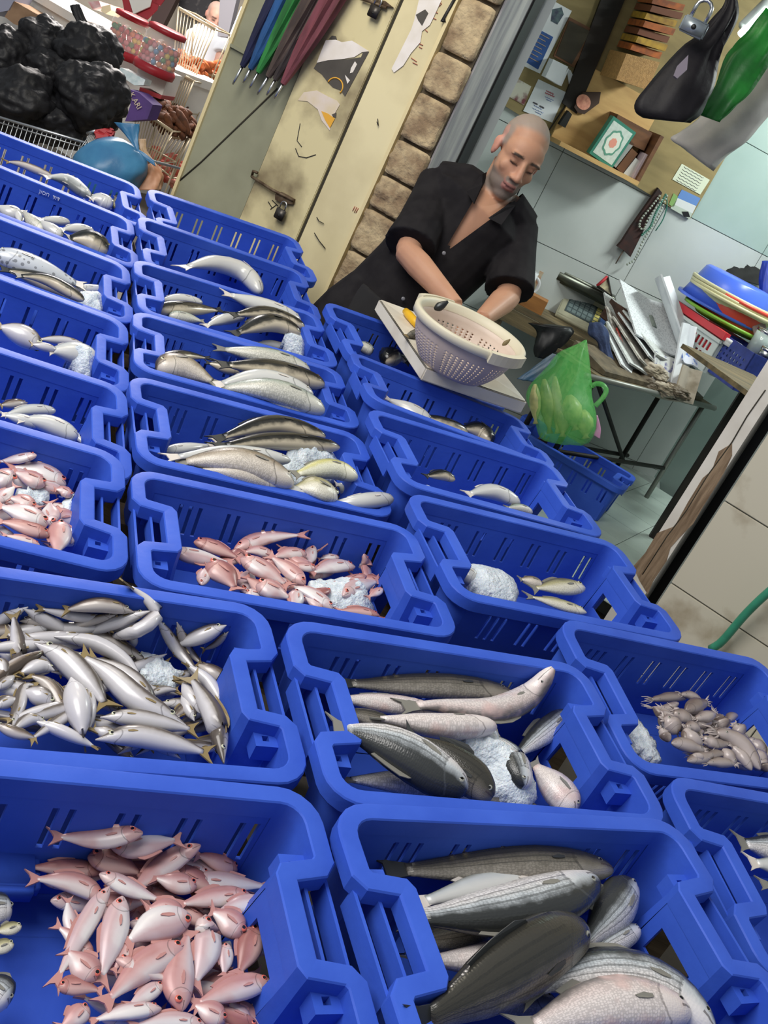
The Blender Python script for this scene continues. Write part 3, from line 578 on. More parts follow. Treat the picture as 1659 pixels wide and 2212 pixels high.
# barracuda
t7 = T(0, 1220, 2.37); CF['A7'].base(.10)
fillers('A7', ['cuda', 'cuda', 'cudadark'], 44, 32, 190, [t7(p) for p in ((-60, 310), (300, 260), (900, 330), (1120, 480), (1130, 940), (600, 910), (-60, 850))], seed=11)
load('A7', t7, 2.37, .07, [('cudadark', 74, [(690, 240), (510, 205), (310, 235)]), ('cuda', 50, [(590, 260), (430, 270), (175, 218)]), ('cudadark', 64, [(100, 285), (210, 285), (330, 310)]), ('cudadark', 56, [(600, 250), (450, 290), (310, 330)]), ('cuda', 56, [(730, 300), (640, 310), (560, 350)]), ('cuda', 95, [(1158, 305), (1040, 360), (880, 420)]), ('cudadark', 46, [(1170, 340), (1110, 400), (1030, 440)]), ('cudadark', 80, [(1180, 600), (1100, 560), (1000, 500)]), ('cuda', 64, [(690, 420), (680, 380), (680, 330)]), ('cuda', 66, [(490, 370), (550, 310), (610, 250)], dict(roll=-40)), ('cuda', 90, [(65, 620), (95, 450), (65, 235)], dict(roll=20)), ('cuda', 86, [(-40, 480), (10, 520), (30, 600)]), ('cuda', 70, [(-30, 640), (30, 600), (80, 560)]), ('cuda', 84, [(280, 540), (200, 520), (90, 560)], dict(roll=-30)), ('cudadark', 84, [(350, 790), (255, 620), (130, 555)]), ('cuda', 96, [(278, 715), (200, 670), (110, 640)]), ('cuda', 70, [(-30, 730), (40, 700), (110, 690)]), ('cuda', 74, [(55, 840), (95, 730), (130, 620), (215, 625)]), ('cudadark', 60, [(-30, 810), (80, 860), (200, 890)]), ('cuda', 70, [(240, 800), (150, 790), (60, 850)]),
 ('cudadark', 60, [(905, 290), (960, 430), (1060, 530)]), ('cuda', 66, [(800, 265), (900, 420), (1030, 570)], dict(roll=20)), ('cuda', 100, [(260, 310), (150, 340), (20, 350)]), ('cudadark', 76, [(775, 505), (500, 365), (235, 325)]), ('cuda', 92, [(275, 368), (480, 400), (640, 490), (740, 610)], dict(roll=-45)), ('cuda', 130, [(180, 395), (330, 480), (470, 620), (560, 745)]), ('cuda', 100, [(815, 745), (660, 580), (430, 460)]), ('cudadark', 60, [(990, 700), (930, 740), (880, 790)]), ('cuda', 70, [(1000, 800), (960, 720), (930, 650)]), ('cuda', 120, [(960, 820), (720, 700), (560, 560), (380, 440)]), ('cuda', 46, [(755, 670), (840, 640), (920, 640)]), ('cuda', 60, [(610, 870), (540, 860), (470, 830)]), ('cuda', 150, [(365, 585), (400, 740), (430, 900)], dict(roll=-70)), ('cuda', 96, [(445, 615), (450, 740), (450, 860)])])
ice(CF['A7'], [t7(p) for p in ((700, 430), (740, 400), (830, 420), (900, 480), (960, 520), (930, 600), (840, 600), (760, 580), (710, 540), (740, 500))], 'patch of crushed ice in the middle of the barracuda heap', .016)
load('A7', t7, 2.37, .07, [('cuda', 86, [(1030, 760), (980, 680), (930, 590)]), ('cuda', 74, [(1150, 730), (1060, 590), (940, 500)], dict(roll=-35)), ('cuda', 70, [(180, 800), (330, 860), (510, 945)], dict(roll=-40)), ('cuda', 92, [(512, 775), (720, 790), (1020, 850)]), ('cuda', 112, [(486, 888), (740, 880), (1100, 975)]), ('cuda', 114, [(1140, 1015), (1110, 820), (1050, 690), (960, 550)], dict(roll=25)), ('cuda', 92, [(555, 375), (700, 340, -.03), (805, 250, -.015), (740, 170, -.005), (620, 75, .012)], dict(roll=-35, lift=.01))])
# mullet with ice
t8 = T(600, 1320, 2.37)
load('B7', t8, 2.37, .085, [('mulletdark', 70, [(1340, 1010), (1080, 955), (850, 975)]), ('mulletdark', 130, [(1200, 420), (850, 385), (480, 375), (262, 365)]), ('mulletpink', 95, [(820, 510), (520, 470), (240, 440)]), ('mulletpink', 140, [(1418, 300), (1290, 430), (1100, 510), (800, 485), (600, 490)], dict(flip=1, lift=.006)), ('mulletdark', 80, [(660, 640), (500, 560), (270, 500)]), ('mulletpink', 140, [(1105, 590), (850, 590), (600, 560), (440, 540)], dict(roll=-40)), ('mullet', 130, [(1490, 515), (1340, 640), (1190, 760)], dict(flip=0)), ('mulletpink', 140, [(1525, 1030), (1420, 900), (1290, 760)]), ('mullet', 140, [(1010, 950), (650, 880), (280, 860)], dict(roll=-30)), ('mulletdark', 140, [(1110, 940), (900, 790), (620, 620)], dict(roll=40)), ('mullet', 130, [(1250, 900), (1190, 730), (1090, 620)])])
ice(CF['B7'], [t8(p) for p in ((880, 680), (960, 610), (1070, 620), (1140, 660), (1240, 740), (1310, 830), (1360, 950), (1280, 990), (1130, 930), (1030, 820), (930, 730))], 'big mound of crushed ice over the striped mullet', .022)
load('B7', t8, 2.37, .085, [('mullet', 190, [(955, 940), (700, 760), (480, 650), (250, 590)], dict(flip=1, lift=.01))])
# big mullet, nearest
t9 = T(700, 1680, 1.73)
load('B8', t9, 1.73, .11, [('mulletdark', 120, [(640, 560), (480, 600), (280, 620)]), ('mulletdark', 110, [(860, 830), (640, 820), (360, 760)]), ('mulletpink', 120, [(760, 620), (560, 680), (300, 680)], dict(roll=-40)), ('mulletdark', 110, [(1205, 690), (1060, 690), (900, 710)]), ('mullet', 100, [(1168, 560), (1060, 620), (960, 680)]), ('mulletdark', 140, [(1068, 335), (760, 320), (450, 340), (180, 345)]), ('silver', 110, [(880, 385), (640, 400), (300, 480)]), ('mullet', 160, [(1135, 385), (1080, 490), (960, 640)], dict(roll=20)), ('mullet', 200, [(1028, 400), (720, 490), (440, 520), (240, 510)], dict(flip=1, roll=10)), ('mullet', 180, [(1460, 950), (1250, 780), (1000, 730), (700, 800)], dict(lift=.004)), ('mulletdark', 210, [(968, 550), (720, 700), (480, 850), (300, 960)], dict(roll=50, lift=.012)), ('mulletpink', 190, [(1352, 860), (1050, 850), (700, 960)], dict(flip=0, lift=.012))])
# small pink fish, nearest
t10 = T(0, 1680, 2.074); CF['A8'].base(.135)
fillers('A8', ['pink', 'pinkpale', 'pinkred'], 38, 46, 150, [t10(p) for p in ((300, 480), (420, 330), (560, 290), (950, 380), (1130, 560), (1160, 800), (1180, 1120), (360, 1120), (420, 900), (330, 700))], seed=21)
load('A8', t10, 2.07, .115, [('pinkred', 84, [(460, 415), (300, 405), (90, 400)]), ('pink', 100, [(640, 240), (430, 270), (210, 262)]), ('pinkred', 90, [(1060, 410), (960, 370), (860, 340)]), ('pinkpale', 64, [(930, 430), (860, 405), (770, 400)]), ('pink', 92, [(880, 480), (780, 470), (670, 440)]), ('pinkred', 112, [(395, 345), (520, 380), (660, 440)]), ('pinkpale', 108, [(498, 320), (650, 300), (830, 275)], dict(flip=1)), ('pinkpale', 74, [(448, 425), (590, 500), (750, 560)]), ('pink', 92, [(470, 545), (330, 470), (110, 450)]), ('pinkpale', 66, [(335, 720), (315, 640), (300, 530)]), ('pink', 74, [(420, 820), (330, 720), (235, 650)]), ('pink', 100, [(820, 640), (740, 590), (640, 590)]), ('pink', 96, [(1120, 520), (950, 540), (770, 575)]), ('pinkpale', 84, [(1195, 555), (1080, 570), (950, 610)]), ('pinkpale', 96, [(830, 465), (1000, 470), (1240, 490)]), ('pink', 112, [(1090, 705), (1020, 640), (930, 590)]), ('pinkpale', 70, [(1010, 740), (1010, 820), (1000, 900)]), ('pinkred', 116, [(1145, 660), (1110, 780), (1060, 900)]), ('pinkred', 84, [(255, 935), (350, 930), (470, 960)]), ('pink', 120, [(435, 905), (370, 840), (290, 760)]), ('pinkpale', 74, [(730, 920), (640, 980), (560, 1030)]), ('pink', 100, [(1010, 1090), (940, 1050), (850, 1010)]), ('pinkpale', 80, [(1110, 1110), (1070, 1060), (1020, 990)]), ('pinkpale', 110, [(1230, 1110), (1190, 980), (1130, 850)]), ('pinkpale', 120, [(540, 530), (510, 700), (440, 950)]), ('pink', 64, [(570, 720), (550, 800), (500, 880)]), ('pinkpale', 150, [(860, 635), (700, 660), (540, 760)], dict(flip=1)), ('pink', 104, [(895, 295), (740, 390), (550, 540)]), ('pinkpale', 88, [(485, 485), (390, 650), (225, 960)]), ('pinkpale', 122, [(912, 615), (930, 760), (860, 960)]), ('pink', 96, [(390, 1020), (340, 1070), (260, 1130)]), ('pink', 140, [(800, 1045), (800, 880), (850, 660)]), ('pink', 135, [(830, 740), (640, 850), (440, 1040)]), ('pinkpale', 96, [(720, 1030), (560, 1050), (380, 1100)], dict(roll=-30)), ('pinkpale', 80, [(920, 1105), (760, 1090), (560, 1120)]), ('pink', 112, [(1212, 905), (1040, 950), (840, 1030)])])
# grey fish at the far left of the nearest crate and the loose blue divider tray
load('A8', t10, 2.07, .115, [('mullet', 150, [(45, 1010), (-20, 960), (-120, 900)]), ('mullet', 140, [(50, 590), (-30, 590), (-130, 610)]), ('olive', 60, [(95, 660), (30, 680), (-40, 690)]), ('olive', 70, [(60, 740), (0, 760), (-70, 800)])])
# squid
t11 = T(1300, 1420, 4.62); CF['D5'].base(.085)
ice(CF['D5'], [t11(p) for p in ((180, 330), (300, 350), (430, 480), (540, 640), (600, 700), (720, 980), (560, 920), (420, 740), (300, 540))], 'flat strip of crushed ice beside the small grey squid', .012)
fillers('D5', ['squid'], 26, 24, 70, [t11(p) for p in ((560, 560), (900, 520), (1200, 700), (1650, 1040), (1650, 1120), (1100, 1050), (760, 900), (640, 700))], seed=31)
load('D5', t11, 4.62, .075, [('squid', w*1.3, p, {'roll': r}) for w, p, r in ((80, [(870, 390), (660, 400), (430, 430)], 20), (76, [(760, 450), (620, 520), (430, 490)], -20), (70, [(1000, 430), (880, 380), (760, 370)], 0), (120, [(830, 520), (950, 480), (1080, 440)], 30), (110, [(760, 760), (680, 660), (580, 590)], 0), (90, [(900, 640), (790, 580), (680, 550)], 20), (100, [(1120, 560), (1010, 600), (900, 620)], -20), (96, [(1040, 700), (1080, 600), (1130, 510)], 0), (120, [(1230, 720), (1180, 640), (1140, 560)], 20), (74, [(1350, 570), (1280, 600), (1240, 680)], 0), (96, [(820, 820), (880, 760), (960, 800)], 0), (84, [(1000, 880), (890, 800), (800, 680)], -30), (84, [(980, 720), (900, 690), (820, 700)], 0), (70, [(660, 840), (620, 760), (560, 690)], 0), (90, [(1420, 780), (1360, 720), (1300, 660)], 10), (74, [(1170, 900), (1080, 840), (980, 790)], 0), (80, [(1640, 980), (1560, 890), (1420, 790)], 0), (100, [(690, 845), (860, 880), (1080, 960)], 0), (70, [(1220, 910), (1280, 1000), (1360, 1090)], 10), (84, [(1640, 1090), (1560, 980), (1460, 900)], 0), (66, [(1040, 1000), (1170, 960), (1290, 1000)], 20), (80, [(1330, 1060), (1180, 1050), (990, 1055)], 0), (110, [(1590, 1120), (1400, 880), (1240, 780), (1060, 745)], 0), (70, [(1500, 1130), (1380, 970), (1250, 860)], -20), (70, [(1650, 1140), (1600, 1060), (1520, 1010)], 0), (70, [(890, 1000), (960, 1000), (1060, 1020)], -60))])
t12 = T(1400, 1640, 6.14)
load('D6', t12, 6.14, .07, [('mullet', 420, [(2300, 1500), (1800, 1250), (1150, 1080)]), ('silver', 330, [(2400, 1700), (1900, 1480), (1300, 1350)]), ('bass', 260, [(2500, 1900), (2000, 1750), (1450, 1640)])])
# ---------------------------------------------------------------- names in words: every fish gets a label that tells it apart
CNAME = dict(A8='nearest left crate', A7='barracuda crate', A6='left-edge pink fish crate', A5='crate behind the left-edge pink fish', A4='left-edge crate with an ice lump', A3='mackerel crate', A2='crate with writing on its rim', A1='rearmost left crate',
 B2='crate after the empty one', B3='black-backed fish crate', B4='packed silver-green bass crate', B5='yellow-cheeked fish crate', B6='middle pink fish crate', B7='ice-mounded mullet crate', B8='nearest mullet crate',
 C1='crate under the cutting board', C2='crate before the cutting board', C3='crate of two grey fish', C4='overhanging bream crate', D5='squid crate', D6='right-edge crate')
def dirname(dx, dy):
    a = math.degrees(math.atan2(-dy, dx)) % 360
    return ('right', 'upper right', 'top', 'upper left', 'left', 'lower left', 'bottom', 'lower right')[int((a+22.5)//45) % 8]
byc = {}
for f in ALLFISH: byc.setdefault(f['c'], []).append(f)
for ck, fl in byc.items():
    xs = [f['ctr'][0] for f in fl]; ys = [f['ctr'][1] for f in fl]
    used = {}
    for f in fl:
        fx = (f['ctr'][0]-min(xs))/max(1, max(xs)-min(xs)); fy = (f['ctr'][1]-min(ys))/max(1, max(ys)-min(ys))
        f['place'] = (('back', 'middle', 'front')[min(2, int(fy*3))] + ' ' + ('left', 'centre', 'right')[min(2, int(fx*3))])
        look = f['look']
        if f['filler']: lab = look+' half hidden under others in the '+CNAME[ck]
        elif len(fl) == 1: lab = 'single curved '+look+' in the '+CNAME[ck]
        else: lab = '%s, head %s, %s in %s' % (look, dirname(*f['dir']), f['place'], CNAME[ck])
        f['lab'] = lab; used.setdefault(lab, []).append(f)
    for lab, g in used.items():
        if len(g) > 1 and not g[0]['filler']:
            g.sort(key=lambda f: -f['L']*f['w'])
            ws = ['largest ', 'smaller ', 'smallest '] if len(g) > 2 else ['larger ', 'smaller ']
            for f, w_ in zip(g, ws): f['lab'] = w_+lab
    for f in fl:
        tag(f['o'], f['lab'], 'squid' if f['noun'] == 'squid' else 'fish', ('%s in the %s' % ('squid' if f['noun'] == 'squid' else 'fish', CNAME[ck])))
# loose blue tray lying in the nearest left crate
c = CF['A8']; bm = newbm()
a = c.loc(*t10((-200, 330)), -.12); b = c.loc(*t10((185, 350)), -.12)
y0 = a.y; box(bm, (.0+.05, b.y-.045, -.15), (b.x, b.y+.012, -.118))
bmesh.ops.bevel(bm, geom=list(bm.edges), offset=.008, segments=3, affect='EDGES'); o = link('divider_tray', bm, BLUE); o.matrix_world = c.mx
tag(o, 'loose light blue plastic divider bar lying in the nearest left crate', 'divider')
# ================================================================ the setting
SHOPF = .12                                                     # raised shop floor
GROUND = mat('stone_paving', (112, 104, 94), (84, 78, 70), 3, rough=.7, bump=.15)
GROUT = mat('grey_grout', (134, 142, 138), (120, 128, 124), 20, rough=.9)
def slab(name, a, b, m, kind='structure', parent=None, mx=None):
    bm = newbm(); box(bm, a, b, mx); o = link(name, bm, m, parent, smooth=False)
    if kind and not parent: tag(o, kind=kind)
    return o
slab('floor', (-9, -2.5, -.06), (7, 12, 0), GROUND)
def pmx(pl, off=0): return frame(pl.p0+pl.n*off, pl.u, V((0, 0, 1)), pl.n)   # local (u, z, out)
def panel(name, pl, u0, u1, z0, z1, o0, o1, m, parent=None, bev=0, kind='structure'):
    bm = newbm(); box(bm, (u0, z0, o0), (u1, z1, o1), pmx(pl))
    if bev: bmesh.ops.bevel(bm, geom=list(bm.edges), offset=bev, segments=2, affect='EDGES')
    o = link(name, bm, m, parent, smooth=False)
    if not parent and kind: tag(o, kind=kind)
    return o
def decal(name, pl, pts, m, off=.002, th=.0015, parent=None, px=True):
    P = [pl.px(x, y, off) for x, y in pts] if px else [pl.w(u, z, off) for u, z in pts]
    bm = newbm(); prism(bm, P, pl.n*th); return link(name, bm, m, parent, smooth=False)
# materials
GREYP = mat('grey_green_paint', (158, 158, 134), (138, 138, 116), 4, rough=.55, bump=.03)
CREAM = mat('cream_paint_dirty', (214, 202, 158), (132, 118, 90), 4.2, rough=.55, bump=.08, detail=8, contrast=(.44, .66))
CREAM2 = mat('cream_paint', (226, 214, 172), (190, 176, 136), 2.6, rough=.5, bump=.05, detail=7, contrast=(.42, .75))
DARKJ = mat('dark_gap', (58, 54, 44), rough=.9)
RUST = mat('rusty_iron', (120, 104, 84), (78, 60, 44), 30, rough=.6, metal=.4)
STEEL = mat('bright_steel', (196, 198, 200), rough=.25, metal=1)
BRASS = mat('dull_lock', (84, 80, 76), (60, 56, 54), 30, rough=.4, metal=.6)
STONE = mat('pillar_stone', (196, 176, 140), (140, 118, 92), 14, rough=.9, bump=.9, bscale=45, detail=8)
MORTAR = mat('mortar', (96, 86, 70), (70, 62, 52), 20, rough=.95, bump=.4)
PLAST = mat('grey_plaster', (190, 186, 182), (140, 138, 142), 4, rough=.8, bump=.1, stretch=(6, 6, .7))
BLACK = mat('black_paint', (22, 22, 22), rough=.5)
TILE = mat('pale_tile', (190, 195, 192), (178, 184, 181), 3, rough=.3, spec=.5)
TILEG = mat('green_tile', (164, 182, 176), (152, 172, 166), 3, rough=.3, spec=.5)
BEIGE = mat('beige_marble_tile', (206, 200, 182), (160, 146, 122), 6, rough=.35, detail=10, contrast=(.55, .72))
WHITEP = mat('peeling_white_paint', (226, 222, 214), (206, 200, 190), 6, rough=.6, bump=.1)
WOODX = mat('bare_wood', (150, 128, 104), (112, 92, 72), 9, rough=.8, bump=.3, stretch=(8, 8, 1))
CEIL = mat('dark_ceiling', (70, 68, 62), rough=.9)
# ---- shop fronts on the left: grey folding leaf, cream double door, stone pillar
u_gl, u_cl, u_j, u_pl, u_pr = -.872, -.507, -.212, .012, .166
w0 = panel('wall_front', FAC, -.9, 1.62, 2.6, 3.6, -.16, 0, PLAST)
door = empty('door_1', (0, 0, 0)); tag(door, kind='structure')
panel('leaf', FAC, u_gl, u_cl-.012, 0, 2.9, -.05, -.012, GREYP, door)
panel('edge_strip', FAC, u_gl-.012, u_gl+.004, 0, 2.9, -.052, -.002, mat('cream_edge', (222, 206, 160), rough=.5), door)
bm = newbm(); a, b, c_ = FAC.uz(372, 400), FAC.uz(430, 350), FAC.uz(596, 190)
tube(bm, [FAC.w(a[0], a[1], -.010), FAC.w(b[0], b[1], -.010), FAC.w(c_[0], c_[1], -.010)], .0035, 6); link('crease', bm, DARKJ, door)
bm = newbm(); a, b = FAC.uz(505, 92), FAC.uz(590, 128)
box(bm, (u_gl+.004, a[1]-.02, -.013), (u_cl-.2, a[1]-.008, .002), pmx(FAC)); link('ledge', bm, GREYP, door, smooth=False)
door2 = empty('door_2', (0, 0, 0)); tag(door2, kind='structure')
panel('leaf', FAC, u_cl, u_j-.008, 0, 2.9, -.045, .006, CREAM, door2, .003)
panel('leaf', FAC, u_j+.004, u_pl-.02, 0, 2.9, -.045, .0, CREAM2, door2, .003)
panel('gap_strip', FAC, u_j-.009, u_j+.005, 0, 2.9, -.045, -.006, DARKJ, door2)
panel('edge_strip', FAC, u_pl-.018, u_pl-.004, 0, 2.9, -.045, .012, mat('cream_edge', (222, 206, 160)), door2)
for u_ in (u_cl-.006, u_pl-.002): panel('gap_strip', FAC, u_-.005, u_+.002, 0, 2.9, -.05, -.02, DARKJ, door2)
# torn posters, stains and scribbles on the cream door
PAPER = mat('torn_paper', (236, 230, 226), (222, 214, 204), 12, rough=.8)
PDARK = mat('dark_poster', (84, 80, 74), (70, 66, 62), 9, rough=.7)
ORANGE = mat('orange_print', (226, 168, 60), rough=.7)
def zz(ox, oy, s, l): return [(ox+x/s, oy+y/s) for x, y in l]
torn = empty('torn_poster'); tag(torn, 'torn dark and white poster with an orange ring on the cream door', 'poster')
decal('dark_print', FAC, zz(500, 0, 4.608, [(820, 680), (850, 630), (960, 600), (1160, 590), (1290, 570), (1310, 520), (1370, 515), (1130, 960), (1090, 900), (1010, 870), (960, 820), (900, 740)]), PDARK, .0075, .0008, torn)
decal('white_paper', FAC, zz(500, 0, 4.608, [(850, 625), (890, 520), (940, 400), (1040, 395), (1100, 420), (1200, 405), (1260, 440), (1370, 510), (1300, 520), (1220, 570), (1090, 590), (960, 600)]), PAPER, .0085, .001, torn)
decal('scrap', FAC, zz(500, 0, 4.608, [(970, 390), (1000, 355), (1040, 360), (1050, 392)]), PDARK, .0078, .0008, torn)
decal('scrap', FAC, zz(500, 0, 4.608, [(1180, 730), (1190, 680), (1230, 610), (1250, 640), (1210, 720)]), PAPER, .0088, .0008, torn)
decal('scrap', FAC, zz(500, 0, 4.608, [(1130, 745), (1180, 800), (1155, 835)]), PAPER, .0088, .0008, torn)
bm = newbm(); tube(bm, [FAC.px(500+(1030+78*math.cos(a))/4.608, (860+85*math.sin(a))/4.608, .009) for a in [math.radians(q) for q in range(-150, 51, 10)]], .003, 5); link('orange_ring', bm, ORANGE, torn)
torn2 = empty('torn_poster'); tag(torn2, 'torn pale pink and yellow paper remains low on the cream door', 'poster')
decal('pale_paper', FAC, zz(500, 0, 4.608, [(660, 1000), (720, 920), (850, 900), (960, 960), (1050, 1000), (1080, 1040), (1000, 1180), (980, 1300), (900, 1200), (860, 1090), (760, 1010)]), mat('pale_pink_paper', (222, 210, 208), (214, 198, 170), 10, rough=.8), .0075, .0008, torn2)
decal('orange_print', FAC, zz(500, 0, 4.608, [(895, 1105), (960, 1130), (1030, 1180), (980, 1275), (930, 1190)]), ORANGE, .0085, .0008, torn2)
decal('dark_print', FAC, zz(500, 0, 4.608, [(1000, 1140), (1045, 1120), (1040, 1170), (1010, 1160)]), PDARK, .0087, .0008, torn2)
tall = empty('torn_poster'); tag(tall, 'tall torn white paper strip near the pillar side of the cream door', 'poster')
decal('white_paper', FAC, zz(500, 0, 2.9625, [(1200, 0), (1345, 0), (1290, 120), (1270, 160), (1220, 200), (1210, 270), (1150, 340), (1100, 420), (1040, 465), (1025, 440), (1100, 290), (1150, 190), (1170, 130)]), PAPER, .003, .001, tall)
decal('dark_print', FAC, zz(500, 0, 2.9625, [(1180, 95), (1240, 60), (1260, 85), (1220, 165), (1195, 130)]), PDARK, .0045, .0006, tall)
RED = mat('red_ink', (176, 92, 74), rough=.7)
INK = mat('black_ink', (40, 38, 36), rough=.7)
def scribble(name, pl, pts, w, m, off, parent):
    bm = newbm(); tube(bm, [pl.px(x, y, off) for x, y in pts], w, 4); return link(name, bm, m, parent)
for pts in zz(500, 0, 2.9625, [(1320, 5), (1345, 25), (1330, 40)]), zz(500, 0, 2.9625, [(1290, 70), (1320, 85)]), zz(500, 0, 2.9625, [(1270, 105), (1310, 125)]), zz(500, 0, 2.9625, [(1240, 190), (1255, 205)]), zz(500, 0, 2.9625, [(1180, 270), (1225, 290)]), zz(500, 0, 2.9625, [(1200, 300), (1220, 310)]), zz(500, 0, 2.9625, [(1150, 370), (1185, 395)]), zz(500, 0, 2.9625, [(1160, 400), (1190, 415)]), zz(500, 0, 2.9625, [(775, 1350), (790, 1320)]), zz(500, 0, 2.9625, [(785, 1360), (802, 1325)]), zz(500, 0, 2.9625, [(795, 1362), (812, 1332)]):
    scribble('red_mark', FAC, pts, .0016, RED, .002, door2)
for pts in zz(500, 0, 2.9625, [(545, 1390), (560, 1415), (590, 1430)]), zz(500, 0, 2.9625, [(935, 760), (940, 805), (930, 780)]), zz(500, 0, 2.9625, [(235, 1290), (260, 1330), (290, 1310), (250, 1340)]), zz(500, 0, 2.9625, [(260, 1280), (300, 1320)]), zz(500, 0, 2.9625, [(530, 1490), (560, 1540), (600, 1590)]), zz(500, 0, 2.9625, [(410, 950), (430, 1000), (480, 1010), (540, 990)]), zz(500, 0, 2.9625, [(440, 790), (420, 900), (450, 940)]):
    scribble('scratch', FAC, pts, .002, INK, .007, door2)
bm = newbm(); tube(bm, [FAC.px(*p, .014) for p in zz(500, 0, 2.9625, [(1430, -10), (1345, 140), (1370, 132)])], .006, 6); o = link('hook', bm, BLACK); tag(o, 'black iron hook hanging at the top beside the stone pillar', 'hook')
# bolts and padlocks
def padlock(name, pl, x, y, s, off, label, m=BRASS):
    r = empty(name); u, z = pl.uz(x, y); mx = frame(pl.w(u, z, off), pl.u, V((0, 0, 1)), pl.n); r.matrix_world = mx
    bm = newbm(); box(bm, (-.5*s, -.6*s if s < .06 else -.25*s, -.14*s), (.5*s, .35*s, .14*s)); bmesh.ops.bevel(bm, geom=list(bm.edges), offset=.06*s, segments=2, affect='EDGES'); link('lock_body', bm, m, r)
    bm = newbm(); tube(bm, [V((-.3*s, .3*s, 0)), V((-.3*s, .75*s, 0))]+[V((-.3*s*math.cos(a), .75*s+.3*s*math.sin(a), 0)) for a in (.5, 1.05, 1.57, 2.1, 2.64)]+[V((.3*s, .75*s, 0)), V((.3*s, .3*s, 0))], .075*s, 8); link('shackle', bm, STEEL, r)
    bm = newbm(); lathe(bm, [(0, .15*s), (.1*s, .15*s), (.1*s, .1*s)], 10, M.Translation((0, -.25*s if s < .06 else .05*s, 0))); link('keyhole', bm, BLACK, r)
    tag(r, label, 'padlock'); return r
padlock('padlock', FAC, 615, 462, .045, .03, 'dark padlock hanging from the lower bolt of the cream door')
padlock('padlock', FAC, 818, 27, .045, .03, 'dark padlock hanging from the upper bolt of the cream door')
def bolt(pts, label, plate):
    r = empty('door_bolt'); bm = newbm(); tube(bm, [FAC.px(*p, .022) for p in pts], .006, 8); link('bar', bm, RUST, r)
    bm = newbm(); prism(bm, [FAC.px(*p, .008) for p in plate], FAC.n*.012); link('plate', bm, RUST, r, smooth=False)
    bm = newbm(); tube(bm, [FAC.px(pts[0][0], pts[0][1], .008), FAC.px(pts[0][0]+3, pts[0][1]-12, .02), FAC.px(pts[0][0]+12, pts[0][1]-8, .022)], .006, 6); link('staple', bm, RUST, r)
    tag(r, label, 'bolt')
bolt(zz(500, 0, 2.9625, [(130, 1130), (260, 1215), (400, 1285)]), 'rusty sliding bolt low on the cream door', zz(500, 0, 2.9625, [(290, 1245), (330, 1230), (410, 1275), (400, 1310), (330, 1300), (290, 1280)]))
bolt(zz(500, 0, 2.9625, [(830, -10), (900, 15), (990, 50)]), 'rusty sliding bolt high on the cream door', zz(500, 0, 2.9625, [(900, 0), (990, 10), (1040, 50), (960, 40)]))
# stone pillar
pil = empty('wall_pillar'); tag(pil, kind='structure')
panel('mortar_core', FAC, u_pl, u_pr-.006, 0, 3.0, -.3, -.012, MORTAR, pil)
zs = [FAC.uz(x, y)[1] for x, y in ((735, 640), (775, 545), (815, 455), (850, 385), (898, 315), (950, 215), (998, 130), (1060, 10))]
zs = [zs[0]-.5, zs[0]-.28]+zs+[zs[-1]+.25, zs[-1]+.5]
for i in range(len(zs)-1):
    bm = newbm(); z0, z1 = zs[i]+.004, zs[i+1]-.004; a, b = u_pl+.001+rnd.uniform(0, .006), u_pr-rnd.uniform(0, .008)
    bmesh.ops.create_cube(bm, size=1); bmesh.ops.subdivide_edges(bm, edges=list(bm.edges), cuts=7, use_grid_fill=True)
    for v in bm.verts:
        q = v.co.copy(); r_ = V((q.x, q.y, 0)).length; k = 1-.055*max(0, (abs(q.x)*2)**8+(abs(q.y)*2)**8-.4)
        n_ = noise.noise(V((q.x*3+i*5, q.y*3, q.z*3)))*.10; v.co = M.Identity(4) @ V(((a+b)/2+q.x*(b-a)*k, (z0+z1)/2+q.y*(z1-z0)*k, -.14+q.z*.30*(1+n_*.35)+.012*noise.noise(V((q.x*7, q.y*7, i*3.1)))))
    bm.transform(pmx(FAC)); link('stone_block', bm, STONE, pil)
# reveal and black frame of the doorway
RV = Plane(FAC.w(u_pr, 0), math.degrees(FAC.yaw)+90)
panel('trim_1', FAC, u_pr-.012, u_pr+.002, 0, 3, -.2, -.02, PLAST)
panel('trim_2', FAC, u_pr-.012, u_pr+.010, 0, 3, -.27, -.2, BLACK)
# ---- right side: peeling white post, black gap, beige tiled front
uA = FAC.uz(1514, 1010)[0]; uB = FAC.uz(1546, 1050)[0]; uC = FAC.uz(1580, 1050)[0]; uA = FAC.uz(1488, 1050)[0]
post = panel('trim_4', FAC, uA, uB, 0, 3, -.12, .015, WHITEP)
POSTP = zz(1180, 900, 3.463, [(650, 1120), (740, 1020), (830, 870), (960, 820), (1060, 640), (1170, 460), (1240, 400), (1290, 260), (1390, 200), (1390, 290), (1330, 420), (1270, 520), (1170, 680), (1100, 800), (1010, 890), (930, 980), (900, 1080), (800, 1230), (760, 1330), (700, 1230)])
bare = decal('trim_5', FAC, POSTP, WOODX, .0155, .0012); tag(bare, kind='structure')
bm = newbm(); tube(bm, [FAC.px(*p, .016) for p in zz(1180, 900, 3.463, [(1640, -200), (1500, 0), (1390, 190), (1200, 450), (1050, 700), (900, 900), (720, 1180)])], .0022, 5); tag(link('trim_6', bm, DARKJ), kind='structure')
panel('wall_gap', FAC, uB, uC, 0, 3, -.3, -.12, BLACK)
wr = empty('wall_right'); tag(wr, kind='structure')
panel('backing', FAC, uC, 3.6, 0, 3, -.3, -.02, GROUT, wr)
zj = FAC.uz(1600, 1105)[1]
for i, u_ in enumerate(np.arange(uC+.006, 3.4, .5)):
    for j in range(-4, 6):
        z0 = zj+j*.34
        if z0+.34 < .0: continue
        panel('tile', FAC, u_, u_+.496, max(0, z0+.002), z0+.338, -.02, -.008, BEIGE, wr, .002)
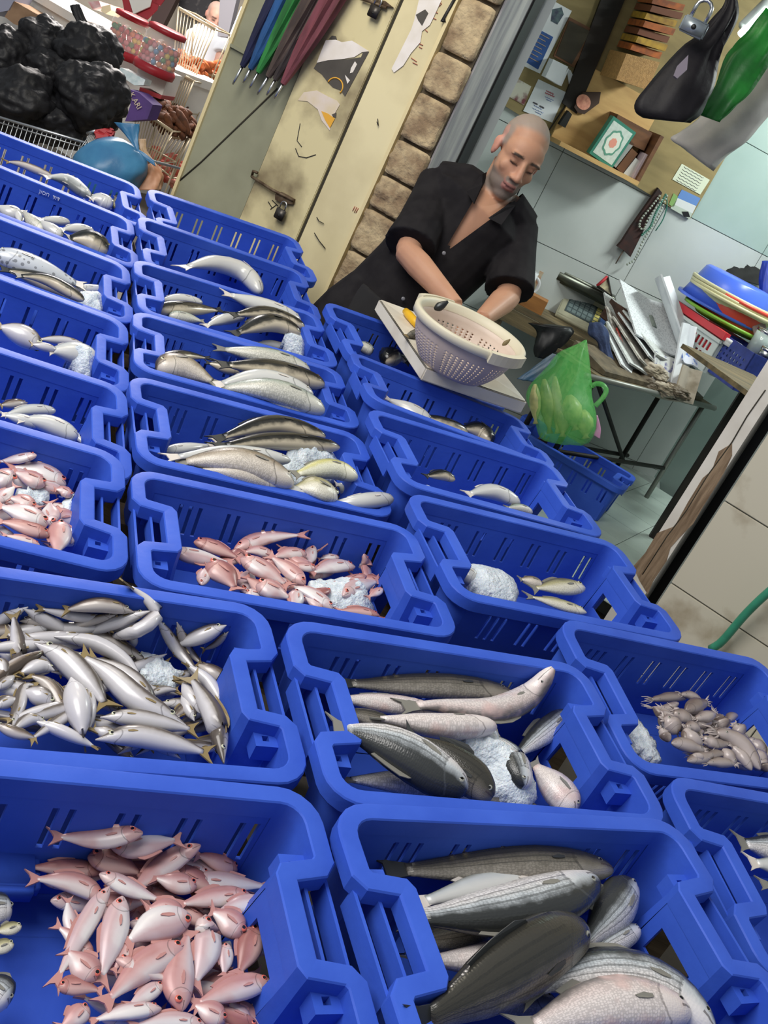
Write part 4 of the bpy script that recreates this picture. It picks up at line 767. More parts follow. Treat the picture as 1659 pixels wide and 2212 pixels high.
# ---- the fish shop: floor, back wall, side walls, ceiling
fl = slab('floor_shop', (0, 0, 0), (1, 1, 1), GROUT, mx=M.Identity(4)); bpy.data.objects.remove(fl)
cb = BACK.w(1.32, 0); cl = BACK.w(-1.3, 0); f0 = FAC.w(u_pr-.01, 0, -.3); f1 = FAC.w(uA+.05, 0, -.12)
fl = empty('floor_shop'); tag(fl, kind='structure')
bm = newbm(); prism(bm, [FAC.w(u_pr-.02, 0, -.33), FAC.w(uC, 0, -.33), BACK.w(1.4, 0), BACK.w(-.64, 0)], V((0, 0, SHOPF-.004))); link('base', bm, GROUT, fl, smooth=False)
FT = mat('floor_tile', (176, 190, 182), (158, 172, 164), 4, rough=.25)
for i in range(8):
    for j in range(8):
        u_, v_ = .1+i*.25, .14+j*.25
        p = FAC.w(u_, 0, -v_)
        if (p-BACK.p0).dot(BACK.n) < .03 or (p+FAC.u*.25-FAC.n*.25-BACK.p0).dot(BACK.n) < .02: continue
        bm = newbm(); box(bm, (u_, SHOPF-.004, -v_-.247), (u_+.247, SHOPF, -v_), pmx(FAC)); link('tile', bm, FT, fl, smooth=False)
wb = empty('wall_back'); tag(wb, kind='structure')
panel('backing', BACK, -.66, 1.6, 0, 3.1, -.1, -.008, GROUT, wb)
zt = BACK.uz(1131, 508)[1]; ut = BACK.uz(1640, 560)[0]
for i in range(-5, 1):
    for j in range(-3, 6):
        z0 = zt+j*.42
        if z0+.42 > 3 or ut+i*.62+.6 < -.62: continue
        panel('tile', BACK, max(-.64, ut+i*.62+.0015), ut+i*.62+.6185, z0+.0015, z0+.4185, -.008, 0, TILEG if i >= -1 and j > 0 else TILE, wb, .001)
RI = Plane(BACK.w(1.36, 0), 22-76)
panel('wall_side', RI, -.02, 2.4, 0, 3.1, -.1, 0, TILEG)
lw0 = FAC.w(u_pr-.03, 0, -.26); lw1 = BACK.w(-.62, 0); d_ = lw1-lw0
LW = Plane(lw0, math.degrees(math.atan2(d_.y, d_.x))+180)
panel('wall_left', LW, -d_.length, 0, 0, 3.1, -.08, 0, TILE)
bm = newbm(); prism(bm, [V((-1.4, 4.2, 2.95)), V((1.2, 3.3, 2.95)), V((2.9, 6.4, 2.95)), V((-.8, 6.2, 2.95))], V((0, 0, .1))); tag(link('ceiling', bm, CEIL, smooth=False), kind='structure')
# ================================================================ inside the fish shop
def hitz(x, y, z): return hit(x, y, (0, 0, z), V((0, 0, 1)))
def quad_px(name, pl, pts, m, off, th, parent=None): return decal(name, pl, pts, m, off, th, parent)
PLY = mat('plywood', (150, 132, 88), (128, 112, 74), 3, rough=.75, bump=.05, stretch=(1, 1, 5))
WOODL = mat('light_wood', (204, 166, 108), (182, 144, 90), 4, rough=.6, stretch=(1, 1, 6))
WOODB = mat('brown_wood', (112, 74, 46), (88, 58, 38), 6, rough=.7, stretch=(1, 1, 6))
PAP = mat('notice_paper', (222, 224, 226), (208, 212, 216), 6, rough=.8)
BLUEP = mat('blue_print', (52, 92, 158), (44, 80, 144), 30, rough=.6)
board = decal('plywood_board', BACK, [(-.459, 1.486), (.733, 1.412), (.733, 2.85), (-.459, 2.85)], PLY, .002, .013, px=False); tag(board, 'large tan plywood board fixed along the tiled back wall', 'board')
S6 = lambda l: zz(1000, 0, 6.38, l)
S5 = lambda l: zz(1000, 0, 2.517, l)
S4 = lambda l: zz(1040, 0, 4.608, l)
def thing(name, label, cat, group=None):
    e = empty(name); tag(e, label, cat, group); return e
p = thing('calendar_poster', 'white calendar poster with a blue text panel and flowers on the plywood board', 'poster')
decal('sheet', BACK, S6([(690, 840), (1060, 1015), (1500, 150), (1100, -70)]), PAP, .017, .001, p)
decal('blue_panel', BACK, S6([(955, 355), (1245, 510), (1035, 960), (755, 785)]), BLUEP, .0182, .0006, p)
for k in range(7):
    q = lambda u, v: (955+(1245-955)*u+(755-955)*v, 355+(510-355)*u+(785-355)*v)
    a, b = q(.12, .1+k*.125), q(.88-.1*(k % 2), .1+k*.125); bm = newbm(); tube(bm, [BACK.px(*S6([a])[0], .019), BACK.px(*S6([b])[0], .019)], .002, 4); link('text_line', bm, mat('tan_ink', (176, 150, 120)), p)
decal('flower_print', BACK, S6([(1010, 250), (1100, 230), (1130, 330), (1080, 390), (1010, 330)]), mat('green_print', (120, 136, 66), (176, 170, 60), 40), .0182, .0006, p)
decal('dark_print', BACK, S6([(1230, 130), (1360, 100), (1390, 200), (1300, 340), (1210, 290)]), mat('navy_print', (60, 62, 84), (96, 120, 120), 40), .0182, .0006, p)
p = thing('photo', 'colour photo of white and purple flowers pinned below the calendar', 'photo')
decal('print', BACK, S6([(660, 1030), (940, 1190), (840, 1450), (560, 1290)]), mat('photo_print', (206, 202, 186), (122, 66, 72), 14, rough=.4, contrast=(.5, .62)), .017, .001, p)
o = decal('paper_strip', BACK, S6([(600, 1000), (660, 1040), (560, 1290), (470, 1250)]), PAP, .017, .001); tag(o, 'narrow white paper strip left of the flower photo', 'paper')
p = thing('notice', 'white notice with red and blue lines of print beside the flower photo', 'notice')
decal('sheet', BACK, S6([(1040, 1090), (1420, 1270), (1230, 1690), (830, 1530)]), PAP, .018, .001, p)
REDP, BLUI, BLKP = mat('red_print', (186, 84, 96)), mat('blue_ink', (84, 112, 176)), mat('dark_print_ink', (70, 66, 76))
for (x0, y0, x1, y1, m_, w_) in ((1150, 1250, 1250, 1300, REDP, 10), (1135, 1280, 1260, 1335, REDP, 10), (1130, 1330, 1250, 1385, BLUI, 5), (1150, 1370, 1220, 1400, BLUI, 5), (970, 1410, 1030, 1440, BLKP, 12), (1060, 1460, 1120, 1490, BLKP, 12), (980, 1450, 1090, 1510, BLUI, 5), (960, 1490, 1110, 1560, BLUI, 5), (1000, 1540, 1080, 1580, BLUI, 5), (960, 1590, 1060, 1640, BLUI, 5)):
    bm = newbm(); tube(bm, [BACK.px(*S6([(x0+(x1-x0)*t, y0+(y1-y0)*t+(6 if (int(t*8) % 2) else -6))])[0], .0195) for t in np.linspace(0, 1, 9)], w_*.00025, 4); link('text_line', bm, m_, p)
def slabpx(name, pl, pts, m, off, th, label, cat, parts=()):
    o = decal(name, pl, pts, m, off, th)
    bpy.context.view_layer.update()
    tag(o, label, cat); return o
slabpx('white_box', BACK, S6([(1190, 800), (1390, 900), (1280, 1160), (1080, 1040)]), PAP, .018, .06, 'small white switch box on the plywood board', 'box')
p = thing('folded_card', 'white folded card standing open beside the white box', 'card')
decal('leaf', BACK, S6([(1390, 940), (1415, 930), (1310, 1170), (1280, 1150)]), PAP, .02, .05, p); decal('leaf', BACK, S6([(1420, 930), (1480, 970), (1600, 1230), (1580, 1250), (1460, 1160)]), PAP, .02, .006, p)
p = thing('picture', 'dark framed picture beside the calendar poster', 'picture')
decal('frame', BACK, S4([(870, 170), (1120, 300), (910, 670), (710, 560)]), WOODB, .018, .012, p); decal('print', BACK, S4([(875, 205), (1085, 315), (898, 640), (740, 548)]), mat('dark_picture', (60, 52, 34), (44, 38, 26), 9, rough=.4), .031, .001, p)
slabpx('wooden_upright', BACK, [(1318, -60), (1372, -60), (1243, 245), (1213, 222)], mat('dark_wood', (44, 34, 28), (30, 24, 20), 6), .018, .015, 'dark wooden upright between the posters and the shelf', 'post')
# shelf unit
p = thing('wall_shelf', 'light wooden wall shelf holding books under the plywood board edge', 'shelf')
a, b = BACK.uz(1187, 292), BACK.uz(1345, 374); zs_ = (a[1]+b[1])/2; us_ = (a[0], b[0])
panel('shelf_board', BACK, us_[0], us_[1]+.02, zs_-.02, zs_, .016, .17, WOODL, p); panel('back_board', BACK, us_[0], us_[1], zs_, zs_+.34, .016, .03, WOODL, p)
panel('side_board', BACK, us_[1], us_[1]+.02, zs_-.0, zs_+.22, .016, .17, WOODB, p)
def upright_box(name, pl, pts, m, o0, o1, label, cat, parent=None):
    q = [pl.uz(*x) for x in pts]; us = sorted(x[0] for x in q); z = sorted(x[1] for x in q); return None
def stand(name, px, w, h, dpt, m, off, label, cat, rot=0, lean=0):     # box standing at bottom-centre pixel on the shelf
    u, z = BACK.uz(*px); e = empty(name); e.matrix_world = frame(BACK.w(u, zs_+.001, off), BACK.u, V((0, 0, 1)), BACK.n) @ M.Rotation(rot, 4, 'Z')
    tag(e, label, cat); return e
e = stand('ornate_book', (1277, 332), 0, 0, 0, None, .12, 'book with a green border and an ornate white and pink cover on the wall shelf', 'book', -.12)
bm = newbm(); box(bm, (-.07, 0, -.02), (.07, .19, .02)); link('cover', bm, mat('green_cover', (52, 124, 104)), e, smooth=False)
bm = newbm(); box(bm, (-.058, .014, .02), (.058, .176, .0212)); link('cover_panel', bm, mat('pale_cover', (206, 216, 206), (188, 200, 190), 60), e, smooth=False)
for rx, ry, m_ in ((.042, .06, mat('green_orn', (92, 150, 128))), (.034, .05, mat('pale_orn', (222, 226, 212))), (.018, .022, mat('pink_orn', (226, 150, 130)))):
    bm = newbm(); prism(bm, [V((rx*math.cos(t)*(1+.06*math.cos(8*t)), .095+ry*math.sin(t)*(1+.06*math.cos(8*t)), .0212+.05*(.05-rx))) for t in np.linspace(0, 6.28, 33)[:-1]], V((0, 0, .0006))); link('ornament', bm, m_, e, smooth=False)
e = stand('book_stack', (1322, 352), 0, 0, 0, None, .1, 'grey and brown books leaning on the wall shelf right of the ornate book', 'book')
for k, m_ in enumerate((mat('grey_book', (150, 152, 148)), WOODB, mat('white_book', (206, 206, 200)))):
    bm = newbm(); box(bm, (-.07+k*.045, 0, -.04), (-.03+k*.045, .13-.02*k, .03), M.Rotation(-.2, 4, 'Z')); link('book', bm, m_, e, smooth=False)
e = stand('pink_box', (1352, 366), 0, 0, 0, None, .12, 'narrow white and pink box at the right end of the wall shelf', 'box'); bm = newbm(); box(bm, (-.02, 0, -.03), (.02, .12, .03)); link('carton', bm, mat('pinkish_white', (206, 186, 190)), e, smooth=False)
slabpx('brown_box', BACK, S5([(800, 605), (985, 705), (940, 800), (765, 720)]), WOODB, .03, .1, 'brown wooden box above the books on the wall shelf', 'box')
slabpx('phone', BACK, S5([(563, 598), (582, 618), (545, 690), (513, 672)]), BLACK, .034, .03, 'black telephone handset fixed on the shelf back', 'phone')
p = thing('portrait', 'small oval portrait in a dark frame on the shelf back', 'picture')
decal('frame', BACK, S5([(600, 580), (650, 500), (745, 500), (735, 560), (655, 620), (620, 610)]), mat('dark_frame', (64, 44, 34)), .034, .012, p)
decal('oval_print', BACK, S5([(655+36*math.cos(t)+16*math.sin(t), 555+20*math.cos(t)-42*math.sin(t)*.9) for t in np.linspace(0, 6.28, 25)[:-1]]), mat('portrait_print', (222, 158, 132), (190, 120, 100), 60), .0465, .001, p)
slabpx('woven_box', BACK, S5([(800, 268), (975, 315), (910, 460), (745, 405)]), mat('woven_straw', (176, 134, 80), (150, 112, 64), 90, bump=.3), .03, .2, 'square woven straw box on top of the shelf', 'box')
pk = [mat('pack_orange', (172, 92, 36), (120, 64, 32), 30), mat('pack_yellow', (176, 138, 44), (130, 96, 40), 30), mat('pack_brown', (104, 58, 34))]
q0, q1, q2, q3 = S5([(835, 255), (990, 305), (1130, 10), (965, -30)])
for k in range(7):
    f = lambda t: (tuple(q0[i]+(q3[i]-q0[i])*t for i in (0, 1)), tuple(q1[i]+(q2[i]-q1[i])*t for i in (0, 1)))
    (a, b), (c_, d_) = f(k/7+.01), f((k+1)/7-.02)
    slabpx('snack_pack', BACK, [a, b, d_, c_], pk[k % 3], .02, .16+.02*(k % 2), ('lowest ', 'second ', 'third ', 'fourth ', 'fifth ', 'sixth ', 'topmost ')[k]+'pack in the tall stack of orange and yellow packs', 'pack')['group'] = 'packs stacked above the woven box'
p = thing('handwritten_note', 'pale note covered in small writing at the right end of the board', 'note')
decal('sheet', BACK, S5([(1190, 890), (1342, 978), (1290, 1058), (1138, 975)]), mat('pale_note', (206, 212, 188)), .017, .001, p)
for k in range(6):
    x0, y0 = 1190-9*k*.9+6, 905+k*14*1.0; bm = newbm(); tube(bm, [BACK.px(*S5([(x0+t*120, y0+t*68+(3 if i % 2 else -3))])[0], .0185) for i, t in enumerate(np.linspace(.05, .95, 11))], .0011, 4); link('text_line', bm, BLKP, p)
p = thing('postcard', 'landscape postcard with blue sky below the written note', 'postcard')
for nm, pts, m_ in (('sky', [(1190, 1030), (1292, 1078), (1268, 1120), (1165, 1075)], mat('card_sky', (96, 132, 188))), ('cloud', [(1165, 1075), (1268, 1120), (1248, 1160), (1145, 1110)], mat('card_white', (206, 208, 206))), ('meadow', [(1145, 1050), (1170, 1070), (1145, 1130), (1120, 1110)], mat('card_green', (126, 160, 92))), ('land', [(1145, 1110), (1248, 1160), (1232, 1192), (1128, 1132)], mat('card_pale', (176, 186, 172))), ('bush', [(1190, 1150), (1225, 1150), (1235, 1180), (1200, 1178)], BLACK)):
    decal(nm, BACK, S5(pts), m_, .017 if nm != 'bush' else .0185, .001, p)
# scarf and prayer beads
S7 = lambda l: zz(1280, 380, 6.91, l)
p = thing('scarf', 'black embroidered scarf hanging from the bottom edge of the board', 'scarf')
decal('cloth', BACK, S7([(960, 170), (1015, 240), (900, 480), (760, 760), (545, 1195), (460, 1110), (350, 1040), (420, 960), (560, 740), (800, 400)]), mat('black_cloth', (40, 32, 32), (62, 38, 34), 30, rough=.9), .02, .02, p)
bm = newbm(); tube(bm, [BACK.px(*q, .03) for q in S7([(470, 1100), (420, 1180), (345, 1310)])], .003, 5); link('tassel', bm, mat('brown_cord', (92, 76, 60)), p)
BEAD = mat('grey_bead', (150, 158, 146), rough=.3); BEADG = mat('green_bead', (70, 120, 104), rough=.3)
def beads(pts, m_, label, r_=.006, n_=26):
    e = thing('prayer_beads', label, 'beads', 'prayer beads beside the scarf'); S_ = spline([BACK.px(*q, .05) for q in S7(pts)], n_)
    for q in S_:
        bm = newbm(); ell(bm, q, (r_, r_, r_), None, 8, 6); link('bead', bm, m_, e)
beads([(1000, 300), (860, 480), (730, 640), (700, 760), (770, 790), (830, 640), (1030, 360)], BEAD, 'grey prayer beads looped over the black scarf')
beads([(1090, 280), (940, 560), (860, 760), (740, 880)], BEADG, 'green prayer beads hanging right of the black scarf')
beads([(1110, 300), (960, 640), (760, 960), (640, 1230), (520, 1320)], BEAD, 'long pale prayer beads reaching lowest beside the scarf')
bm = newbm(); tube(bm, spline([BACK.px(*q, .04) for q in S7([(1100, 280), (1110, 450), (1050, 650), (940, 820)])], 12), .003, 5); o = link('green_cord', bm, mat('green_cord', (40, 110, 92))); o.name = 'cord'; tag(o, 'thin green cord hanging at the right of the prayer beads', 'cord')
bm = newbm(); tube(bm, [BACK.px(*q, .02) for q in ((1262, 165), (1213, 240), (1180, 290), (1140, 370), (1112, 432))], .003, 5); o = link('cable', bm, BLACK); tag(o, 'thin black cable running down the wall behind the fishmonger', 'cable')
# ---- work tables
TABW = mat('worn_table_wood', (122, 106, 76), (82, 74, 56), 4, rough=.7, bump=.2, stretch=(1, 6, 6))
IRON = mat('dark_iron', (52, 50, 46), (38, 36, 34), 8, rough=.6, metal=.5); IRONL = mat('grey_iron', (136, 138, 132), rough=.45, metal=.6)
tz = .72; A = hitz(1085, 640, tz); B = hitz(1300, 752, tz); ud = (B-A).normalized(); nd = V((-ud.y, ud.x, 0))
tab = empty('work_table'); tag(tab, 'wooden work table with the weighing scale behind the fishmonger', 'table')
tmx = frame(A, ud, nd, V((0, 0, 1))); LT = (B-A).length
bm = newbm(); box(bm, (-.02, 0, -.028), (LT, .36, 0), tmx); link('tabletop', bm, TABW, tab, smooth=False)
bm = newbm(); box(bm, (-.02, -.02, -.10), (LT, .0, -.03), tmx); link('apron', bm, TABW, tab, smooth=False)
for x, y in ((.03, .05), (LT-.06, .04), (.03, .32), (LT-.06, .32)):
    bm = newbm(); a = tmx @ V((x, y, -.03)); box(bm, (a.x-.025, a.y-.025, SHOPF), (a.x+.025, a.y+.025, a.z)); link('leg', bm, WOODX, tab, smooth=False)
# scale
def on_tab(x, y, h=0): p_ = tmx.inverted() @ hitz(x, y, tz+h); return p_
sc = empty('weighing_scale'); tag(sc, 'electronic weighing scale with a wide steel platform on the work table', 'scale')
a, b = on_tab(1206, 640), on_tab(1290, 692); sx0, sx1 = a.x, b.x; sy = min(a.y, b.y)+.02
sy = on_tab(1225, 690).y; sy = max(.05, min(sy, .2))
sm = tmx @ M.Translation((0, 0, .001))
PLASTIC = mat('ivory_plastic', (196, 194, 168), (180, 178, 152), 9, rough=.5)
x0, x1 = on_tab(1205, 655).x, on_tab(1296, 700).x
bm = newbm(); vs = box(bm, (x0, sy, 0), (x1, sy+.24, .13), sm)
for i in (4, 5): vs[i].co = sm @ V((x0 if i == 4 else x1, sy, .028))
for i in (6, 7): pass
bmesh.ops.bevel(bm, geom=list(bm.edges), offset=.006, segments=2, affect='EDGES'); link('housing', bm, PLASTIC, sc)
bm = newbm(); fx = lambda u, v, o: sm @ (V((x0+(x1-x0)*u, sy+.24*v*.9+.012, .028+.102*v*.9+.006+o)))
def face_patch(u0, u1, v0, v1, o, m_, name):
    bm = newbm(); prism(bm, [fx(u0, v0, o), fx(u1, v0, o), fx(u1, v1, o), fx(u0, v1, o)], V((0, 0, .002))); link(name, bm, m_, sc, smooth=False)
bm.free(); face_patch(.12, .97, .12, .9, 0, mat('keypad_dark', (62, 74, 76)), 'keypad')
for i in range(5):
    for j in range(4): face_patch(.15+i*.105, .235+i*.105, .16+j*.18, .29+j*.18, .002, mat('key_grey', (98, 112, 112)), 'key')
for j in range(5): face_patch(.70, .80, .16+j*.145, .26+j*.145, .002, mat('key_yellow', (180, 170, 96)), 'key')
face_patch(.84, .94, .16, .86, .002, mat('key_blue', (60, 92, 150)), 'key_column')
PT = mat('platform_steel', (98, 100, 90), (80, 82, 74), 9, rough=.35, metal=.7)
px0, px1 = on_tab(1128, 590, .14).x, on_tab(1322, 672, .14).x
bm = newbm(); box(bm, (x0-.5, sy+.1, .145), (x1-.02, sy+.28, .205), sm); bmesh.ops.bevel(bm, geom=list(bm.edges), offset=.01, segments=2, affect='EDGES'); link('platform', bm, PT, sc)
bm = newbm(); box(bm, (x0-.1, sy+.2, .0), (x1, sy+.3, .15), sm); link('pedestal', bm, PLASTIC, sc, smooth=False)
o = empty('warning_triangle'); tag(o, 'small red-edged warning triangle behind the scale platform', 'sign')
tri = [at(*zz(1100, 500, 5.53, [q])[0], 5.3) for q in ((1050, 650), (1172, 540), (1222, 770))]
bm = newbm(); tube(bm, [tri[0], tri[1]], .008, 6); link('red_edge', bm, mat('red_plastic', (176, 44, 52)), o)
bm = newbm(); tube(bm, [tri[1], tri[2], tri[0]], .007, 6); link('dark_edge', bm, IRON, o)
bm = newbm(); prism(bm, tri, -BACK.n*.004); link('plate', bm, mat('sign_yellow', (186, 176, 140), (110, 104, 84), 40), o, smooth=False)
# mug on a wooden block
blk = empty('wooden_block'); tag(blk, 'orange-brown wooden block at the near edge of the work table', 'block')
a = on_tab(1085, 640).x; b = on_tab(1172, 672).x
bm = newbm(); box(bm, (a, .015, .001), (b, .12, .07), tmx); link('block', bm, mat('orange_wood', (172, 116, 58), (140, 92, 46), 5, stretch=(1, 6, 6)), blk, smooth=False)
mug = empty('mug'); mg = on_tab(1142, 632, .0); mpos = tmx @ V((mg.x-.04, .19, .001)); mug.matrix_world = M.Translation(mpos) @ M.Rotation(math.radians(20), 4, 'Z'); tag(mug, 'white ceramic mug with a round handle beside the wooden block', 'mug')
WHC = mat('white_ceramic', (216, 218, 220), rough=.25)
bm = newbm(); lathe(bm, [(0, 0), (.036, 0), (.04, .004), (.043, .15), (.04, .15), (.036, .01), (0, .008)], 20); link('cup', bm, WHC, mug)
bm = newbm(); tube(bm, [V((.04+.036*math.sin(t), 0, .085-.042*math.cos(t))) for t in np.linspace(.1, 3.04, 11)], .0075, 8); link('handle', bm, WHC, mug)
o = thing('napkin_box', 'orange and white box behind the mug', 'box'); bm = newbm(); box(bm, (mg.x-.16, .26, .001), (mg.x+.02, .36, .16), tmx); link('carton', bm, mat('orange_box', (190, 104, 56), (206, 196, 170), 9, contrast=(.45, .55)), o, smooth=False)
# lower iron table with the heap of newspapers
pz = .70; C0 = hitz(1268, 800, pz); C1 = hitz(1545, 872, pz); u2 = (C1-C0).normalized(); n2 = V((-u2.y, u2.x, 0)); LP = (C1-C0).length
pm = frame(C0, u2, n2, V((0, 0, 1))); pt = empty('paper_table'); tag(pt, 'low iron-framed table buried under newspapers', 'table')
bm = newbm(); box(bm, (.1, .0, -.03), (LP, .26, -.012), pm); link('tabletop', bm, TABW, pt, smooth=False)
bm = newbm(); tube(bm, [pm @ V((0, -.01, -.02)), pm @ V((LP, -.01, -.02))], .014, 8); link('front_rail', bm, IRONL, pt)
for nm, x, y, m_ in (('leg', LP-.06, .02, IRONL), ('leg', .14, .24, IRON), ('leg', LP-.1, .24, IRON), ('leg', .12, .02, IRON)):
    a = pm @ V((x, y, -.03)); bm = newbm(); tube(bm, [a, V((a.x, a.y, SHOPF))], .013, 8); link(nm, bm, m_, pt)
for y, z in ((.02, .3), (.24, .24)):
    a, b = pm @ V((.12, y, 0)), pm @ V((LP-.06, y, 0)); bm = newbm(); tube(bm, [V((a.x, a.y, z)), V((b.x, b.y, z))], .011, 6); link('cross_bar', bm, IRON, pt)
a, b = pm @ V((.12, .02, -.03)), pm @ V((LP-.06, .24, 0)); bm = newbm(); tube(bm, [a, V((b.x, b.y, .2))], .010, 6); link('brace', bm, IRON, pt)
US = V((math.cos(.3), math.sin(.3), 0)); NS_ = V((-US.y, US.x, 0))
NEWS = [mat('newsprint_%d' % k, a, b, s, rough=.8, contrast=(.48, .6)) for k, (a, b, s) in enumerate((((216, 220, 222), (186, 190, 194), 120), ((204, 208, 206), (174, 176, 174), 140), ((190, 186, 178), (132, 124, 116), 30), ((176, 166, 150), (138, 128, 110), 9), ((222, 226, 230), (206, 210, 216), 9)))]
under = thing('cardboard_stack', 'old brown paper and rags under the newspaper heap', 'stack')
bm = newbm(); prism(bm, [pm @ V(q) for q in ((.16, .02, -.01), (.16, .24, -.01), (.16, .24, .05), (.16, .02, .01))], (pm.to_3x3() @ V((LP-.26, 0, 0)))); link('bundle', bm, mat('old_paper', (112, 100, 80), (76, 68, 54), 14, bump=.5), under, smooth=False)
def sheet(cpx, d, size, rz, tilt, m_, label, curl=.03, name='newspaper', grp='newspapers heaped on the low table'):
    c_ = at(*cpx, d); bm = newbm(); nx, ny = 10, 6; w_, h_ = size; g = []
    R_ = frame(c_, US, NS_, V((0, 0, 1))) @ M.Rotation(rz, 4, 'Z') @ M.Rotation(tilt, 4, 'X')
    r_ = random.Random(hash(label) % 999); ph = len(label)*.7
    for i in range(nx+1):
        for j in range(ny+1):
            x, y = w_*(i/nx-.5), h_*(j/ny-.5); g.append([R_ @ V((x, y, curl*(x/w_*2)**2+.006*math.sin(9*x/w_+ph)+zt_)) for zt_ in (0, -.009)])
    t = [bm.verts.new(q[0]) for q in g]; b_ = [bm.verts.new(q[1]) for q in g]; k = lambda i, j: i*(ny+1)+j
    for i in range(nx):
        for j in range(ny):
            bm.faces.new((t[k(i, j)], t[k(i+1, j)], t[k(i+1, j+1)], t[k(i, j+1)])); bm.faces.new((b_[k(i, j)], b_[k(i, j+1)], b_[k(i+1, j+1)], b_[k(i+1, j)]))
    for i in range(nx):
        for j in (0, ny): bm.faces.new((t[k(i, j)], t[k(i+1, j)], b_[k(i+1, j)], b_[k(i, j)]))
    for j in range(ny):
        for i in (0, nx): bm.faces.new((t[k(i, j)], t[k(i, j+1)], b_[k(i, j+1)], b_[k(i, j)]))
    o = link(name, bm, m_); sharp(o, 40); tag(o, label, 'newspaper', grp); return o
sheet((1368, 735), 5.12, (.34, .26), .3, .45, NEWS[2], 'brownish newspaper at the left side of the paper heap')
sheet((1356, 700), 5.2, (.3, .24), .15, .5, NEWS[1], 'grey newspaper against the scale at the top left of the heap')
sheet((1345, 690), 5.16, (.2, .12), -.5, .8, mat('brown_cover', (92, 66, 54), (60, 46, 40), 20), 'small dark-covered magazine standing by the scale')
sheet((1360, 745), 5.06, (.2, .12), .5, .5, mat('red_cover', (176, 58, 46), (206, 196, 190), 14, contrast=(.48, .55)), 'red and white magazine in the middle of the heap')
for k in range(5): sheet((1385+k*10, 785-k*11), 5.02+.03*k, (.42, .3), .2+.09*k, .3, NEWS[k % 3], ('lowest', 'second lowest', 'middle', 'second', 'top')[k]+' newspaper of the folded bundle at the front of the heap')
sheet((1420, 700), 5.16, (.46, .34), .3, .5, NEWS[0], 'large white newspaper page lying on top of the heap')
sheet((1400, 690), 5.13, (.1, .07), .3, .5, mat('grey_photo', (140, 148, 138), (110, 120, 116), 50), 'page fragment with a grey photo on the top newspaper', .0)
sheet((1452, 690), 5.12, (.2, .42), .95, .7, NEWS[4], 'blank white sheet sticking out at the upper right of the heap', .04)
sheet((1478, 770), 5.0, (.1, .3), .5, 1.15, NEWS[4], 'curled white paper band hanging over the front of the heap', .0)
sheet((1435, 805), 4.98, (.18, .16), .35, 1.0, mat('coupon', (206, 208, 206), (96, 96, 140), 40, contrast=(.5, .66)), 'printed leaflet hanging down at the front of the heap', .01)
sheet((1490, 770), 5.02, (.12, .09), .2, .7, mat('blue_leaflet', (206, 210, 222), (72, 110, 190), 18, contrast=(.5, .56)), 'small leaflet with a blue oval at the right of the heap', .01)
sheet((1480, 830), 4.97, (.12, .16), .3, 1.2, NEWS[3], 'yellowed paper flap drooping from the table corner', .02)
sheet((1395, 825), 4.98, (.4, .12), .1, .5, NEWS[3], 'crumpled brown paper along the front of the table', .03)
sheet((1355, 800), 4.97, (.24, .1), .1, .6, mat('brown_rag', (110, 98, 80), (84, 74, 60), 14), 'brown rag hanging at the front left of the paper heap', .03)
o = thing('red_tray', 'narrow red plastic tray at the front edge of the paper table', 'tray')
bm = newbm(); a, b = at(1265, 775, 4.92), at(1345, 820, 4.92); uu = (b-a).normalized(); box(bm, (0, -.03, 0), ((b-a).length, .03, .022), frame(a, uu, n2, uu.cross(n2))); link('tray', bm, mat('red_plastic', (176, 44, 52)), o, smooth=False)
def uspline(P, n):
    Q = [2*P[0]-P[1]]+P+[2*P[-1]-P[-2]]; out = []
    for i in range(n):
        s_ = (len(P)-1)*i/(n-1); k = min(int(s_), len(P)-2); t = s_-k; a, b, c, d = Q[k:k+4]
        out.append(.5*((2*b)+(c-a)*t+(2*a-5*b+4*c-d)*t*t+(3*b-a-3*c+d)*t*t*t))
    return out
def bag(name, left, right, d, ratio, mats, label, cat, seg=20, nz=.012, nf=9, kind=None, parent=None, seed=0, sub=1):
    L_ = uspline([at(*p, d) for p in left], 24); R_ = uspline([at(*p, d) for p in right], 24); bm = newbm(); rings = []
    for i, (a, b) in enumerate(zip(L_, R_)):
        c_ = (a+b)/2; h = (b-a)/2; f = V((fw.x, fw.y, 0)).normalized(); r_ = h.length*ratio; ring = []
        for k in range(seg):
            t = 2*math.pi*k/seg; q = c_+h*math.cos(t)+f*math.sin(t)*r_
            w_ = min(1, h.length/.03); q += (h.normalized()*math.cos(t)+f*math.sin(t))*w_*(nz*noise.noise(V((q.x*nf+seed, q.y*nf, q.z*nf*.55)))*1.6+nz*.5*math.sin(k*1.9+i*.3+seed))
            ring.append(bm.verts.new(q))
        rings.append(ring)
    for i in range(len(rings)-1):
        for k in range(seg): bm.faces.new((rings[i][k], rings[i][(k+1) % seg], rings[i+1][(k+1) % seg], rings[i+1][k]))
    bm.faces.new(rings[0][::-1]); bm.faces.new(rings[-1]); o = link(name, bm, mats, parent)
    if not parent: tag(o, label, cat)
    return o
DENIM = mat('denim', (52, 66, 100), (38, 48, 76), 24, rough=.9, bump=.3)
S7b = lambda l: zz(1110, 680, 7.213, l)
bag('denim_cloth', S7b([(1190, 120), (1200, 300), (1330, 450), (1350, 700), (1480, 760)]), S7b([(1330, 120), (1480, 330), (1520, 560), (1640, 860), (1600, 900)]), 4.86, .35, DENIM, 'blue denim cloth hanging between the scale and the newspapers', 'cloth', nz=.014)
o = thing('black_bag', 'black plastic bag with specks under the work table', 'bag')
